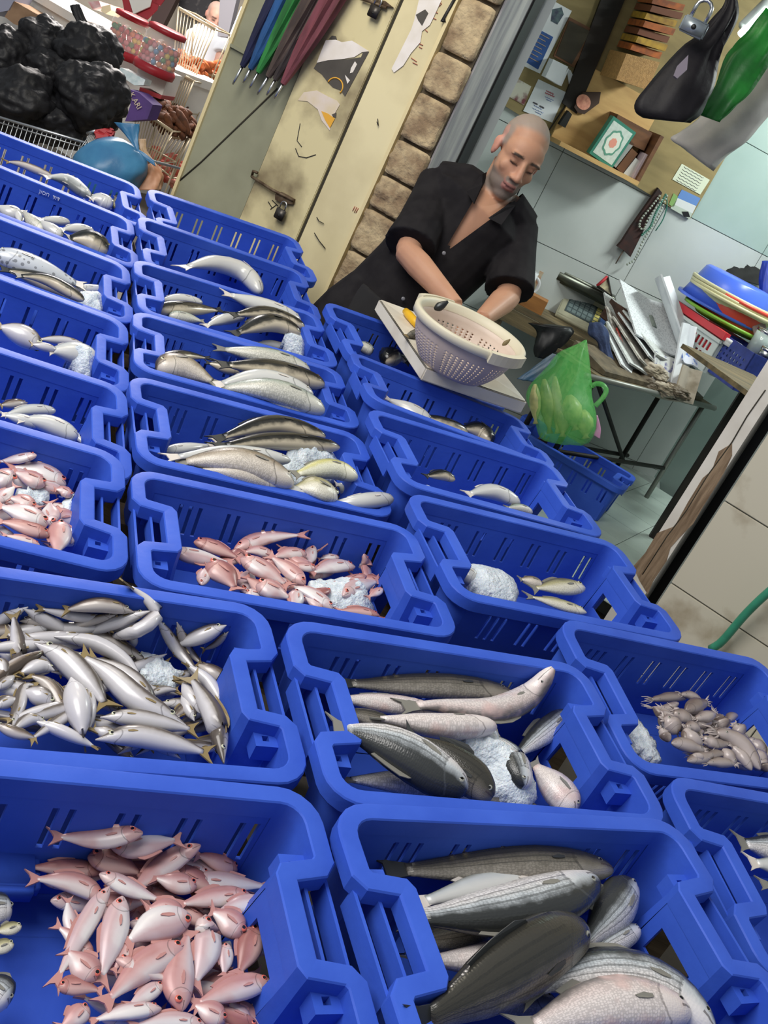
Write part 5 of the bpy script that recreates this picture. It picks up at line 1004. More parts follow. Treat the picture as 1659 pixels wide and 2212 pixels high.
bag('film', S7b([(200, 120), (330, 250), (300, 480), (330, 650)]), S7b([(900, 200), (900, 300), (760, 500), (480, 690)]), 5.0, .4, mat('black_film', (20, 20, 22), (44, 42, 40), 60, rough=.4, contrast=(.6, .75)), '', '', parent=o)
bag('grey_film_bag', S7b([(600, 600), (350, 780), (60, 1000)]), S7b([(700, 640), (640, 800), (330, 1050)]), 4.7, .3, mat('greyblue_film', (104, 116, 128), (70, 100, 130), 9, rough=.4), 'grey-blue plastic film behind the green bag', 'film')
# green carrier bag full of fish
GB = mat('green_film', (84, 190, 92), (120, 206, 110), 9, rough=.3, alpha=.45, stretch=(14, 14, 2)); gb = thing('green_fish_bag', 'green plastic carrier bag of fish hanging from the work table', 'bag')
bag('film', S7b([(1095, 395), (760, 570), (560, 780), (300, 1060), (225, 1300), (290, 1600), (420, 1880), (640, 1990)]), S7b([(1135, 392), (1150, 600), (1180, 900), (1230, 1180), (1275, 1420), (1290, 1640), (1240, 1850), (1100, 2000)]), 4.5, .6, GB, '', '', nz=.016, parent=gb)
bm = newbm(); tube(bm, spline([at(*q, 4.48) for q in S7b([(1210, 1120), (1270, 1075), (1380, 1090), (1440, 1180), (1380, 1300), (1270, 1420)])], 14), .012, 6, flat=(fw, .3)); link('bag_handle', bm, GB, gb)
YF = mat('bagged_fish', (206, 206, 140), (150, 156, 110), 20, rough=.35)
for k, (a, b, w_) in enumerate((((330, 1080), (340, 1700), .026), ((470, 1000), (560, 1850), .03), ((640, 960), (680, 1850), .026), ((860, 1250), (960, 1800), .045), ((1080, 1480), (1120, 1930), .04), ((780, 1400), (760, 1900), .035))):
    pa, pb = at(*S7b([a])[0], 4.47+.012*(k % 3)), at(*S7b([b])[0], 4.47+.012*(k % 3)); bm = newbm(); tube(bm, [pa.lerp(pb, t) for t in (0, .12, .35, .6, .8, .9, 1)], [w_*q for q in (.25, .6, 1, .95, .5, .25, .5)], 10); o = link('bagged_fish', bm, YF)
    tag(o, 'yellowish fish pressed against the inside of the green bag, '+('far left', 'second from left', 'third from left', 'centre', 'lower right', 'bottom centre')[k], 'fish', 'fish inside the green bag')
bag('pink_bag', S7b([(1270, 1560), (1280, 1760), (1220, 1850)]), S7b([(1310, 1570), (1355, 1780), (1340, 1930)]), 4.56, .5, mat('pink_film', (196, 140, 176), rough=.35), 'pinkish plastic bag showing behind the green bag', 'bag', nz=.004)
# blue crate on the shop floor
fc = empty('fish_crate'); q = hitz(1160, 975, .40)
for p_ in CF['B1'].root.children:
    c2 = p_.copy(); COL.objects.link(c2); c2.parent = fc
fcp = hitz(1300, 1098, SHOPF); fc.matrix_world = M.Translation((fcp.x-.50, fcp.y+.22, SHOPF+H+.002)) @ M.Rotation(math.radians(-14), 4, 'Z')
tag(fc, 'blue plastic crate standing on the shop floor under the green bag', 'crate')
# ---- right-hand counter with baskets and basins
kz = .97; K0 = hitz(1475, 742, kz); K1 = hitz(1640, 862, kz); u3 = (K1-K0).normalized(); n3 = V((-u3.y, u3.x, 0)); km = frame(K0, u3, n3, V((0, 0, 1))); LK = (K1-K0).length
kt = empty('side_counter'); tag(kt, 'wooden side counter with baskets and basins by the right wall', 'counter')
bm = newbm(); box(bm, (0, 0, -.02), (LK+.2, .42, 0), km); link('countertop', bm, TABW, kt, smooth=False)
for x, y in ((.05, .38), (LK+.15, .38)):
    a = km @ V((x, y, -.03)); bm = newbm(); box(bm, (a.x-.014, a.y-.014, SHOPF), (a.x+.014, a.y+.014, a.z)); link('leg', bm, IRON, kt, smooth=False)
S8 = lambda l: zz(1360, 520, 5.55, l)
def basin(px, d, r_, h_, m_, label, up=False, name='basin', rim=.012):
    e = empty(name); c_ = at(*S8([px])[0], d); e.matrix_world = M.Translation(c_) @ (M.Rotation(math.pi, 4, 'X') if up else M.Identity(4)); tag(e, label, name, 'plastic basins stacked on the counter' if name == 'basin' else None)
    bm = newbm(); lathe(bm, [(0, 0), (r_*.72, 0), (r_*.78, .01), (r_*.97, h_), (r_*.95, h_), (r_*.75, .012), (0, .008)], 36); link('bowl', bm, m_, e)
    bm = newbm(); lathe(bm, [(r_*.95, h_-.006), (r_+rim, h_-.01), (r_+rim, h_+.004), (r_*.95, h_+.005), (r_*.95, h_-.006)], 36); link('rim', bm, m_, e); return e
dB = 5.2; ORG = mat('red_basin', (214, 74, 58), rough=.4); CRM = mat('cream_basin', (208, 204, 164), rough=.4); BLB = mat('blue_basin', (76, 110, 222), rough=.3); LIM = mat('lime_tray', (112, 160, 44), rough=.4)
wbk = empty('basket'); c_ = at(*S8([(900, 1110)])[0], 5.2); wbk.matrix_world = frame(c_, u3, n3, V((0, 0, 1))); tag(wbk, 'white slotted plastic basket at the left end of the counter', 'basket')
WB = mat('white_plastic', (196, 204, 202), rough=.4); RB = mat('red_basket', (204, 52, 62), rough=.4)
bm = newbm(); holed(bm, V((-.26, -.10, -.13)), V((1, 0, 0)), V((0, 0, 1)), V((0, 1, 0)), .52, .15, .006, [(.04+k*.034, .062+k*.034, .03+j*.055, .07+j*.055) for k in range(13) for j in (0, 1)]); link('front_wall', bm, WB, wbk, smooth=False)
for nm, a, b in (('back_wall', (-.26, .2, -.13), (.26, .206, .02)), ('end_wall', (-.26, -.1, -.13), (-.254, .2, .02)), ('end_wall', (.254, -.1, -.13), (.26, .2, .02)), ('bottom', (-.26, -.1, -.136), (.26, .2, -.13)), ('rim', (-.27, -.115, .015), (.27, -.1, .03))):
    bm = newbm(); box(bm, a, b); link(nm, bm, WB, wbk, smooth=False)
rbk = empty('basket'); rbk.matrix_world = frame(c_+V((0, 0, .035)), u3, n3, V((0, 0, 1))); tag(rbk, 'red plastic basket nested inside the white basket', 'basket')
for nm, a, b in (('front_wall', (-.25, -.088, -.10), (.25, -.083, .02)), ('rim', (-.275, -.112, .002), (.275, -.08, .036)), ('back_wall', (-.25, .18, -.10), (.25, .185, .02)), ('bottom', (-.25, -.085, -.105), (.25, .18, -.10))):
    bm = newbm(); box(bm, a, b); link(nm, bm, RB, rbk, smooth=False)
o = basin((1150, 1020), dB, .225, .03, LIM, 'lime green tray at the bottom of the basin stack')
o = basin((1140, 1010), dB, .2, .14, ORG, 'orange-red basin in the middle of the stack')
for k, (nm, yy) in enumerate((('lower', 800), ('middle', 760), ('upper', 715))): basin((1200+6*k, yy+60), dB, .232-.004*k, .055, CRM, nm+' cream basin nested on the red basin')
basin((1330, 470), dB-.02, .228, .17, BLB, 'blue basin turned upside down on top of the stack', up=True)
bag('black_cloth', S8([(1230, 255), (1130, 330), (1080, 400)]), S8([(1400, 260), (1640, 400), (1660, 560)]), 5.5, .3, mat('black_rag', (24, 26, 24), (16, 16, 16), 20, rough=.8), 'black rag thrown over the top of the basin stack', 'rag', nz=.02)
bag('pink_cloth', S8([(1500, 830), (1440, 960), (1480, 1100), (1510, 1180)]), S8([(1560, 860), (1640, 1030), (1590, 1080), (1550, 1170)]), 5.05, .4, mat('pink_rag', (176, 152, 156), (150, 130, 136), 20, rough=.9), 'greyish pink rag hanging beside the red basin', 'rag', nz=.008)
bbk = empty('basket'); c_ = at(*S8([(1290, 1470)])[0], 4.95); bbk.matrix_world = frame(c_, u3, n3, V((0, 0, 1))); tag(bbk, 'dark blue perforated basket at the front of the counter', 'basket')
NB = mat('navy_plastic', (50, 66, 150), (40, 54, 126), 30, rough=.45)
bm = newbm(); holed(bm, V((-.16, -.08, -.09)), V((1, 0, 0)), V((0, 0, 1)), V((0, 1, 0)), .32, .18, .005, [(.02+k*.028, .032+k*.028, .02+j*.026, .032+j*.026) for k in range(10) for j in range(5)]); link('front_wall', bm, NB, bbk, smooth=False)
for nm, a, b in (('back_wall', (-.16, .1, -.09), (.16, .105, .09)), ('end_wall', (-.16, -.08, -.09), (-.155, .1, .09)), ('end_wall', (.155, -.08, -.09), (.16, .1, .09)), ('bottom', (-.16, -.08, -.095), (.16, .105, -.09))):
    bm = newbm(); box(bm, a, b); link(nm, bm, NB, bbk, smooth=False)
def can(px, d, r_, h_, m_, label, name, m2=None):
    e = empty(name); e.matrix_world = M.Translation(at(*S8([px])[0], d)); tag(e, label, name)
    bm = newbm(); lathe(bm, [(0, 0), (r_, 0), (r_, h_), (r_*.9, h_), (r_*.88, .006), (0, .004)], 20); link('body', bm, m_, e)
    bm = newbm(); lathe(bm, [(0, h_+.004), (r_*1.06, h_+.003), (r_*1.06, h_-.012), (r_, h_-.014)], 20); link('lid', bm, m2 or m_, e); return e
can((1200, 1270), 4.95, .045, .03, WHC, 'white round lid lying on the navy basket', 'tub')
can((1510, 1340), 5.0, .05, .11, mat('glass_jar', (176, 190, 186), rough=.08, spec=.8), 'glass jar beside the navy basket', 'jar', STEEL)
can((1590, 1440), 4.9, .035, .06, STEEL, 'small shiny steel pot near the right wall', 'pot')
bag('blue_bag', S8([(1600, 240), (1560, 520), (1580, 800), (1600, 1000)]), S8([(1800, 240), (1800, 520), (1800, 800), (1800, 1000)]), 5.3, .4, mat('blue_bag_film', (40, 66, 170), (32, 54, 140), 12, rough=.4), 'dark blue bag against the right wall beyond the basins', 'bag')
# ---- things hanging in the doorway
S9 = lambda l: zz(1340, 0, 5.2, l)
BF = mat('black_bag_film', (22, 20, 24), (30, 28, 32), 9, rough=.55, spec=.25, bump=.3, bscale=14)
hb = thing('hanging_black_bag', 'black plastic bag hanging full at the top of the doorway', 'bag')
bag('film', S9([(1190, -80), (1160, 60), (1070, 180), (890, 370), (690, 500), (470, 740), (260, 1020), (190, 1180), (210, 1270), (290, 1330)]), S9([(1300, -80), (1305, 60), (1290, 220), (1240, 420), (1160, 640), (1070, 900), (1000, 1080), (930, 1220), (880, 1310), (780, 1380)]), 3.5, .45, BF, '', '', nz=.016, parent=hb)
bm = newbm(); prism(bm, [at(*q, 3.36) for q in S9([(765, 615), (750, 780), (640, 880), (600, 850), (640, 740)])], fw*.01); link('grey_patch', bm, mat('grey_patch', (120, 112, 124)), hb, smooth=False)
bag('hanging_green_bag', S9([(1650, 100), (1480, 350), (1300, 480), (1170, 640), (1040, 980), (960, 1150), (890, 1290)]), S9([(1850, 300), (1760, 560), (1680, 760), (1520, 960), (1330, 1180), (1230, 1290), (1130, 1380)]), 3.62, .4, mat('green_bag_film', (28, 122, 40), (22, 96, 34), 12, rough=.4, bump=.3, bscale=14), 'green plastic bag hanging at the right of the black bag', 'bag', nz=.014)
bag('hanging_white_bag', S9([(1900, 300), (1500, 700), (1130, 1000), (900, 1300), (640, 1480), (560, 1560), (700, 1660)]), S9([(2300, 700), (2000, 1000), (1800, 1200), (1560, 1400), (1400, 1620), (1200, 1760), (1040, 1920)]), 3.8, .3, mat('white_bag_film', (188, 184, 180), (168, 166, 164), 9, rough=.5, bump=.2, bscale=12), 'greyish white plastic bag hanging behind the green bag', 'bag', nz=.012)
PP = Plane(at(1497, 58, 3.42), -8); pk_ = padlock('padlock', PP, 1497, 62, .085, 0, 'big steel padlock hanging open beside the black bag', mat('padlock_steel', (150, 160, 168), rough=.35, metal=.6))
# fluorescent tube of the shop
ft = thing('fluorescent_lamp', 'fluorescent tube glowing behind the green bag at the top right', 'lamp'); a, b = at(1655, 20, 4.3), at(1600, 75, 4.3)
bm = newbm(); tube(bm, [a, b], .016, 10); m_ = mat('tube_glow', (235, 255, 245), emit=9); link('tube', bm, m_, ft)
bm = newbm(); tube(bm, [a+V((0, .03, .03)), b+V((0, .03, .03))], .028, 8); link('housing', bm, WB, ft)
# ================================================================ people
SKIN = vcmat('skin', rough=.5, sss=.12, spec=.35)
def vcol(o, fn):
    me = o.data; ca = me.color_attributes.new('Col', 'BYTE_COLOR', 'POINT')
    arr = np.empty((len(me.vertices), 4), dtype=np.float32)
    for i, v in enumerate(me.vertices): arr[i] = fn(v.co)
    ca.data.foreach_set('color', arr.ravel())
def mixc(a, b, t): return tuple(a[i]+(b[i]-a[i])*t for i in range(3))
def sm01(x, a, b):
    t = max(0, min(1, (x-a)/(b-a))); return t*t*(3-2*t)
def head_parts(bm, hm):
    for c, r in (((0, .052, -.022), (.077, .084, .097)), ((0, .03, .035), (.068, .062, .062)), ((0, -.02, .026), (.066, .085, .068)), ((0, -.074, .034), (.055, .045, .058)), ((0, -.102, .062), (.032, .025, .028)),
                 ((-.031, .024, .083), (.028, .0085, .014)), ((.031, .024, .083), (.028, .0085, .014)), ((-.037, -.024, .062), (.026, .023, .019)), ((.037, -.024, .062), (.026, .023, .019)),
                 ((-.031, .004, .081), (.0155, .0085, .0125)), ((.031, .004, .081), (.0155, .0085, .0125)), ((0, -.052, .083), (.027, .016, .017)), ((0, -.06, .096), (.025, .006, .011)), ((0, -.073, .093), (.021, .0075, .012)),
                 ((-.079, .0, -.012), (.009, .032, .021)), ((.079, .0, -.012), (.009, .032, .021)), ((-.081, .012, -.018), (.011, .02, .014)), ((.081, .012, -.018), (.011, .02, .014)),
                 ((-.0135, -.036, .103), (.0105, .0085, .012)), ((.0135, -.036, .103), (.0105, .0085, .012)), ((0, -.034, .113), (.0125, .011, .013))):
        ell(bm, c, r, hm, 20, 14)
    tube(bm, [hm @ V(p) for p in ((0, .026, .088), (0, .005, .098), (0, -.018, .108), (0, -.034, .114))], [.009, .0105, .0125, .0135], 12)
def hand_parts(bm, wrist, tip, palm_n, s=1, curl=.6):
    f = (tip-wrist).normalized(); sd = f.cross(palm_n).normalized(); pn = sd.cross(f)
    mx = frame(wrist+f*.052*s, sd, f, pn)
    ell(bm, (0, 0, 0), (.042*s, .055*s, .018*s), mx, 14, 10)
    for k, (x, L_) in enumerate(((-.032, .066), (-.011, .078), (.011, .074), (.031, .058))):
        p0 = V((x, .035, 0))*s; a = curl; d1 = V((x*1.2, 1, 0)).normalized(); P = [p0, p0+d1*L_*.45*s]
        P.append(P[1]+(d1*math.cos(a)-V((0, 0, 1))*math.sin(a))*L_*.32*s); P.append(P[2]+(d1*math.cos(2*a)-V((0, 0, 1))*math.sin(2*a))*L_*.28*s)
        tube(bm, [mx @ q for q in P], [.0098*s, .0092*s, .0084*s, .0066*s], 8)
    tube(bm, [mx @ (V(q)*s) for q in ((-.03, -.02, 0), (-.058, .01, -.012), (-.066, .036, -.026))], [.014*s, .0115*s, .009*s], 8)
def person(name, label, J, hm, hair, beard, skin, vox, shirt_m, trouser_m, shoe_m, sleeve=.55, vneck=None, s=1.0, hands=True):
    """J: joints in world space; hm: head matrix. one continuous body mesh, clothing as children"""
    cen = J['pelvis']; bm = newbm(); L = lambda *k: [J[q] for q in k]
    up = (J['neck']-J['pelvis']).normalized(); side = J['shl']-J['shr']; side = (side-up*side.dot(up)).normalized(); fwd = side.cross(up).normalized() if True else None
    spine = [J['pelvis']-up*.06*s, J['pelvis']+up*.04*s, J['waist'], J['chest'], J['neck']-up*.075*s, J['neck']-up*.025*s]
    half = [.165, .17, .155, .175, .17, .10]; rat = [.66, .66, .66, .66, .60, .62]
    def torso(bm, g):
        rings = []
        for p, h, r_ in zip(spine, half, rat):
            rings.append([bm.verts.new(p+side*math.cos(2*math.pi*k/24)*(h*s+g)+fwd*math.sin(2*math.pi*k/24)*(h*s*r_+g)) for k in range(24)])
        for i in range(len(rings)-1):
            for k in range(24): bm.faces.new((rings[i][k], rings[i][(k+1) % 24], rings[i+1][(k+1) % 24], rings[i+1][k]))
        bm.faces.new(rings[0][::-1]); bm.faces.new(rings[-1])
        for a in 'lr':
            sh = J['sh'+a]; tube(bm, [J['neck']-up*.04*s, J['neck'].lerp(sh, .55)+up*.004, sh], [.062*s+g, .062*s+g, .064*s+g], 14)
    torso(bm, 0)
    tube(bm, [J['neck']-up*.04*s, J['neck'].lerp(hm @ V((0, -.05, -.02)), .5), hm @ V((0, -.03, -.02))], [.062*s, .055*s, .056*s], 16)
    for a in 'lr':
        sh, e, w_ = J['sh'+a], J['el'+a], J['wr'+a]
        tube(bm, [sh, sh.lerp(e, .35), sh.lerp(e, .8), e], [.058*s, .054*s, .045*s, .042*s], 14)
        tube(bm, [sh.lerp(e, .95), e, e.lerp(w_, .25), e.lerp(w_, .6), w_], [.041*s, .043*s, .045*s, .037*s, .028*s], 14)
        if hands: hand_parts(bm, w_, J['ha'+a], J.get('pn', V((0, 0, 1))), s)
        h, k_, an = J['hi'+a], J['kn'+a], J['an'+a]
        tube(bm, [h, h.lerp(k_, .3), h.lerp(k_, .8), k_, k_.lerp(an, .3), k_.lerp(an, .75), an], [.092*s, .088*s, .064*s, .056*s, .056*s, .042*s, .037*s], 14)
        tube(bm, [an, an+V((0, 0, -.04*s))+fwd*.02, an+V((0, 0, -.055*s))+V((fwd.x, fwd.y, 0)).normalized()*.15*s], [.04*s, .042*s, .03*s], 10)
    head_parts(bm, hm)
    for v in bm.verts: v.co -= cen
    o = link(name, bm, SKIN); o.location = cen; remesh(o, vox, 2)
    hi = (hm.inverted() @ M.Translation(cen)); S1, S2 = skin
    def colr(co):
        q = hi @ co; x, y, z = q; c_ = mixc(S1, S2, .5+.5*noise.noise(co*22))
        if q.length < .22 and y > -.16:
            c_ = mixc(c_, mixc(S1, (.62, .28, .22), .35), sm01(.03-abs(y+.02), 0, .03)*sm01(z, .06, .11)*.6)
            hl = sm01(y, .06+max(0, z)*.6, .09+max(0, z)*.66) if z > -.02 else sm01(y, -.02, .03)
            hl = max(hl, sm01(abs(x), .060, .07)*sm01(y, -.01, .02)*sm01(-z, -.035, -.015)) if abs(x) < .078 else hl*.2
            c_ = mixc(c_, hair, hl*.8)
            bd = sm01(-y, .034+.25*max(0, .06-abs(x))*(1 if z > .05 else 0), .06+.2*max(0, .06-abs(x))*(1 if z > .05 else 0))*sm01(z, -.02, .015)*sm01(y, -.125, -.11)
            bd = max(bd, .7*sm01(abs(x), .054, .066)*sm01(-y, .0, .03)*sm01(z, -.02, .0)*sm01(.045-z, 0, .03)*sm01(y, -.1, -.09))
            mu = sm01(z, .082, .09)*sm01(.0095-abs(y+.0495), 0, .004)*sm01(.032-abs(x), 0, .006)
            c_ = mixc(c_, beard, max(bd*.88, mu*.85))
            if z > .08 and abs(x) < .026 and -.082 < y < -.056: c_ = mixc(c_, (.36, .15, .13), .75)
            if z > .08 and abs(x) < .024 and abs(y+.0665) < .002: c_ = (.1, .04, .04)
            br = sm01(z, .07, .078)*sm01(.0062-abs(y-.027+abs(abs(x)-.03)*.12), 0, .003)*sm01(.023-abs(abs(x)-.033), 0, .006)
            c_ = mixc(c_, (.03, .024, .02), br*.95)
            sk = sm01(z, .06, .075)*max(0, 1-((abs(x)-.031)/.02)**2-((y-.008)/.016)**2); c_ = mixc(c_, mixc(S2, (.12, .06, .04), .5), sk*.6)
            ly = sm01(z, .07, .08)*sm01(.0045-abs(y+.0015+(abs(abs(x)-.031))*.1), 0, .002)*sm01(.0155-abs(abs(x)-.031), 0, .004)
            c_ = mixc(c_, (.03, .022, .02), ly*.9)
            if abs(x) > .074: c_ = mixc(c_, (.62, .27, .22), .5)
        return (*c_, 1)
    vcol(o, colr)
    # shirt
    bm = newbm(); g = .016
    torso(bm, g)
    lowb = J['pelvis']-up*.22*s; rings = []
    for p, h in ((J['pelvis']+up*.05, .172), (J['pelvis']-up*.05*s, .19), (lowb, .20)):
        rings.append([bm.verts.new(p+side*math.cos(2*math.pi*k/24)*(h*s+g)+fwd*math.sin(2*math.pi*k/24)*(h*s*.7+g)) for k in range(24)])
    for i in range(2):
        for k in range(24): bm.faces.new((rings[i][k], rings[i][(k+1) % 24], rings[i+1][(k+1) % 24], rings[i+1][k]))
    bm.faces.new(rings[0][::-1]); bm.faces.new(rings[-1])
    for a in 'lr':
        sh, e = J['sh'+a], J['el'+a]; t_ = sleeve
        tube(bm, [sh, sh.lerp(e, .3), sh.lerp(e, t_*.7), sh.lerp(e, t_)], [.074*s, .076*s, .082*s, .088*s], 16)
    for v in bm.verts:
        v.co += .007*V((noise.noise(v.co*8), noise.noise(v.co*8+V((5, 1, 2))), noise.noise(v.co*8+V((1, 7, 3)))))
        v.co -= cen
    sh_o = link('shirt', bm, shirt_m, o); remesh(sh_o, vox*1.15, 2)
    if vneck:                                                       # open the neck down to a V and cut the sleeve ends open
        bm = bmesh.new(); bm.from_mesh(sh_o.data); nk = J['neck']-cen; kill = []
        tip_ = nk-up*vneck
        for sg in (1, -1):                                          # clean cut lines along the V
            dirn = (up+side*sg*.21).normalized(); pn_ = dirn.cross(fwd).normalized()
            gm = [f for f in bm.faces if (f.calc_center_median()-nk).dot(fwd) > .0 and (f.calc_center_median()-tip_).dot(up) > -.03 and abs((f.calc_center_median()-nk).dot(side)) < .14]
            gg = set(gm); gg.update(e for f in gm for e in f.edges); gg.update(v for f in gm for v in f.verts)
            bmesh.ops.bisect_plane(bm, geom=list(gg), plane_co=tip_+side*sg*.008, plane_no=pn_)
        for co_, no_ in ((nk+up*.022, up), (nk+side*.072, side), (nk-side*.072, side)):
            gm = [f for f in bm.faces if (f.calc_center_median()-nk).dot(up) > -.02]; gg = set(gm); gg.update(e for f in gm for e in f.edges); gg.update(v for f in gm for v in f.verts)
            bmesh.ops.bisect_plane(bm, geom=list(gg), plane_co=co_, plane_no=no_)
        for f in bm.faces:
            q = f.calc_center_median()-nk; y = q.dot(up); x = q.dot(side); z = q.dot(fwd)
            wv = .008+(vneck+y)*.21
            if (y > -vneck and abs(x) < wv and z > .02) or y > .022 and abs(x) < .072: kill.append(f)
        bmesh.ops.delete(bm, geom=kill, context='FACES'); bm.to_mesh(sh_o.data); bm.free()
        for sg in (1, -1):                                          # collar flaps
            bm = newbm(); P = [J['neck']+up*.035+side*sg*.062-fwd*.01, J['neck']+up*.01+side*sg*.072+fwd*.055, J['neck']-up*.075+side*sg*.075+fwd*.125, J['neck']-up*.088+side*sg*.032+fwd*.128, J['neck']-up*.02+side*sg*.05+fwd*.085]
            prism(bm, [p-cen for p in P], fwd*.006+side*sg*.004); link('collar', bm, shirt_m, sh_o, smooth=False)
        for k in range(4):
            p = J['neck']-up*(vneck+.03+.1*k)-cen; fr_ = .66*.17+g+.004; c_ = p+fwd*(fr_*s+.006)
            bm = newbm(); ell(bm, (0, 0, 0), (.007, .007, .003), frame(c_, side, up, fwd), 10, 6); link('button', bm, mat('grey_button', (120, 120, 126), rough=.3), sh_o)
    # trousers and shoes
    bm = newbm(); tube(bm, [J['pelvis']+up*.05*s, J['pelvis']-up*.08*s], [.165*s, .17*s], 20)
    for a in 'lr':
        h, k_, an = J['hi'+a], J['kn'+a], J['an'+a]; tube(bm, [h+up*.02, h.lerp(k_, .4), k_, k_.lerp(an, .5), an+V((0, 0, .01))], [.112*s, .102*s, .082*s, .074*s, .068*s], 16)
    for v in bm.verts: v.co -= cen
    t_o = link('trousers', bm, trouser_m, o); remesh(t_o, vox*1.5, 2)
    for a in 'lr':
        an = J['an'+a]; ff = V((fwd.x, fwd.y, 0)).normalized(); bm = newbm()
        tube(bm, [an+V((0, 0, -.02))-ff*.05*s, an+V((0, 0, -.035*s))+ff*.03*s, an+V((0, 0, -.05*s))+ff*.13*s, an+V((0, 0, -.055*s))+ff*.19*s], [.045*s, .055*s, .048*s, .03*s], 14)
        for v in bm.verts: v.co -= cen
        link('shoe', bm, shoe_m, o)
    tag(o, label, 'person'); return o
def headmx(c, yaw, pitch, roll=0):
    "face direction: yaw from -Y (towards camera) to +X, pitch down positive"
    m = M.Rotation(yaw, 4, 'Z') @ M.Rotation(pitch, 4, 'X') @ M.Rotation(roll, 4, 'Y')
    # local axes: x = viewer's right (his left), y = up, z = forward
    b = M(((1, 0, 0, 0), (0, 0, -1, 0), (0, 1, 0, 0), (0, 0, 0, 1)))
    return M.Translation(c) @ m @ b
SH_BLACK = mat('black_shirt', (34, 32, 34), (24, 22, 25), 18, rough=.85, bump=.25, bscale=9, spec=.2)
JEANS = mat('dark_trousers', (27, 26, 28), rough=.9)
SHOE = mat('dark_shoe', (30, 28, 26), rough=.6)
J = dict(neck=at(1068, 418, 3.62), shr=at(950, 398, 3.66), shl=at(1118, 492, 3.70), chest=at(1000, 490, 3.66), waist=at(905, 595, 3.68), pelvis=at(825, 690, 3.70),
         elr=at(880, 545, 3.50), wrr=at(985, 662, 3.36), har=at(1030, 710, 3.30), ell=at(1098, 640, 3.60), wrl=at(1040, 690, 3.40), hal=at(1000, 720, 3.32))
pv = J['pelvis']
for a, sg in (('l', 1), ('r', -1)):
    J['hi'+a] = pv+V((.09*sg, .0, -.04)); an = V((pv.x+.11*sg, pv.y+.10, .075)); J['an'+a] = an; J['kn'+a] = J['hi'+a].lerp(an, .52)+V((0, -.06, 0))
hm = headmx(at(1116, 341, 3.56), math.radians(22), math.radians(11), math.radians(5))
hm = hm @ M.Diagonal((1.02, 1.06, 1.03, 1))
person('person', 'man in a black short-sleeved shirt with cropped grey hair and beard, bending over the fish', J, hm, (.27, .245, .215), (.15, .135, .122), ((.52, .285, .18), (.46, .24, .15)), .0055, SH_BLACK, JEANS, SHOE, sleeve=.92, vneck=.24)
# far stallholder in white
d_ = 9.6; J2 = dict(neck=at(452, 66, d_), shr=at(424, 72, d_), shl=at(482, 88, d_), chest=at(440, 95, d_), waist=at(425, 140, d_), pelvis=at(412, 165, d_), elr=at(402, 128, d_-.05), wrr=at(420, 160, d_-.25), har=at(430, 175, d_-.3), ell=at(472, 138, d_-.05), wrl=at(452, 168, d_-.25), hal=at(445, 182, d_-.3))
pv = J2['pelvis']
for a, sg in (('l', 1), ('r', -1)):
    J2['hi'+a] = pv+V((.09*sg, 0, -.04)); an = V((pv.x+.1*sg, pv.y, .075)); J2['an'+a] = an; J2['kn'+a] = J2['hi'+a].lerp(an, .52)+V((0, -.03, 0))
person('person', 'man in a white shirt standing at the bright market stall behind the racks', J2, headmx(at(463, 38, d_), math.radians(38), math.radians(12)), (.5, .36, .3), (.5, .32, .26), ((.66, .38, .29), (.6, .33, .25)), .012, mat('white_shirt', (226, 228, 234), rough=.9), JEANS, SHOE, sleeve=.6)
# ---- cutting board, colander, knife
def tilted(x, y, zn, dn, t):
    "point on the board plane: height zn at horizontal distance dn, rising t away from the camera"
    r = ray(x, y); h = math.hypot(r.x, r.y); k = r.z/h; dd = (zn-EYE.z-dn*t)/(k-t); return EYE+r*(dd/h)
ZN, DN, TT = .752, 2.95, .07
bq = [tilted(819, 645, ZN, DN, TT), tilted(921, 794, ZN, DN, TT), tilted(1140, 869, ZN, DN, TT)]; bq.append(bq[0]+bq[2]-bq[1])
bn = (bq[1]-bq[0]).cross(bq[3]-bq[0]).normalized(); bn = bn if bn.z > 0 else -bn
BRD = mat('cutting_board', (226, 220, 204), (188, 172, 156), 7, rough=.5, bump=.1, detail=7, contrast=(.42, .8))
bm = newbm(); prism(bm, bq, -bn*.042); bmesh.ops.bevel(bm, geom=list(bm.edges), offset=.004, segments=2, affect='EDGES'); o = link('cutting_board', bm, BRD); sharp(o, 40)
tag(o, 'thick white cutting board laid across two blue crates under the colander', 'cutting board')
col = empty('colander'); rc = tilted(1017, 709, ZN+.135, DN, TT)
ba = (bq[2]-bq[1]).normalized(); cmx = frame(rc-bn*.135, ba, bn.cross(ba), bn); col.matrix_world = cmx; tag(col, 'beige plastic colander standing on the cutting board', 'colander')
COLM = mat('colander_beige', (214, 196, 182), (200, 182, 168), 9, rough=.45); COLI = mat('colander_rim', (214, 206, 182), rough=.45); HOLE = mat('colander_hole', (120, 104, 94), rough=.8)
def rr_(z): return .098+.062*math.sin(min(1, z/.13)*math.pi/2)**.8
bm = newbm(); SEG = 168; zr = [0, .006]+[.012+.0042*k for k in range(19)]+[.100, .125]
rows = []
for z in zr:
    rows.append([bm.verts.new((rr_(z)*math.cos(2*math.pi*k/SEG), rr_(z)*math.sin(2*math.pi*k/SEG), z)) for k in range(SEG)])
for i in range(len(zr)-1):
    for k in range(SEG):
        if 2 <= i <= 19 and i % 2 == 0 and k % 3 == 0 and (k//3) % 9 != 8: continue     # real holes
        bm.faces.new((rows[i][k], rows[i][(k+1) % SEG], rows[i+1][(k+1) % SEG], rows[i+1][k]))
bm.faces.new(rows[0][::-1])
o = link('bowl', bm, COLM, col); m_ = o.modifiers.new('t', 'SOLIDIFY'); m_.thickness = .0025; m_.offset = -1; eval_mods(o)
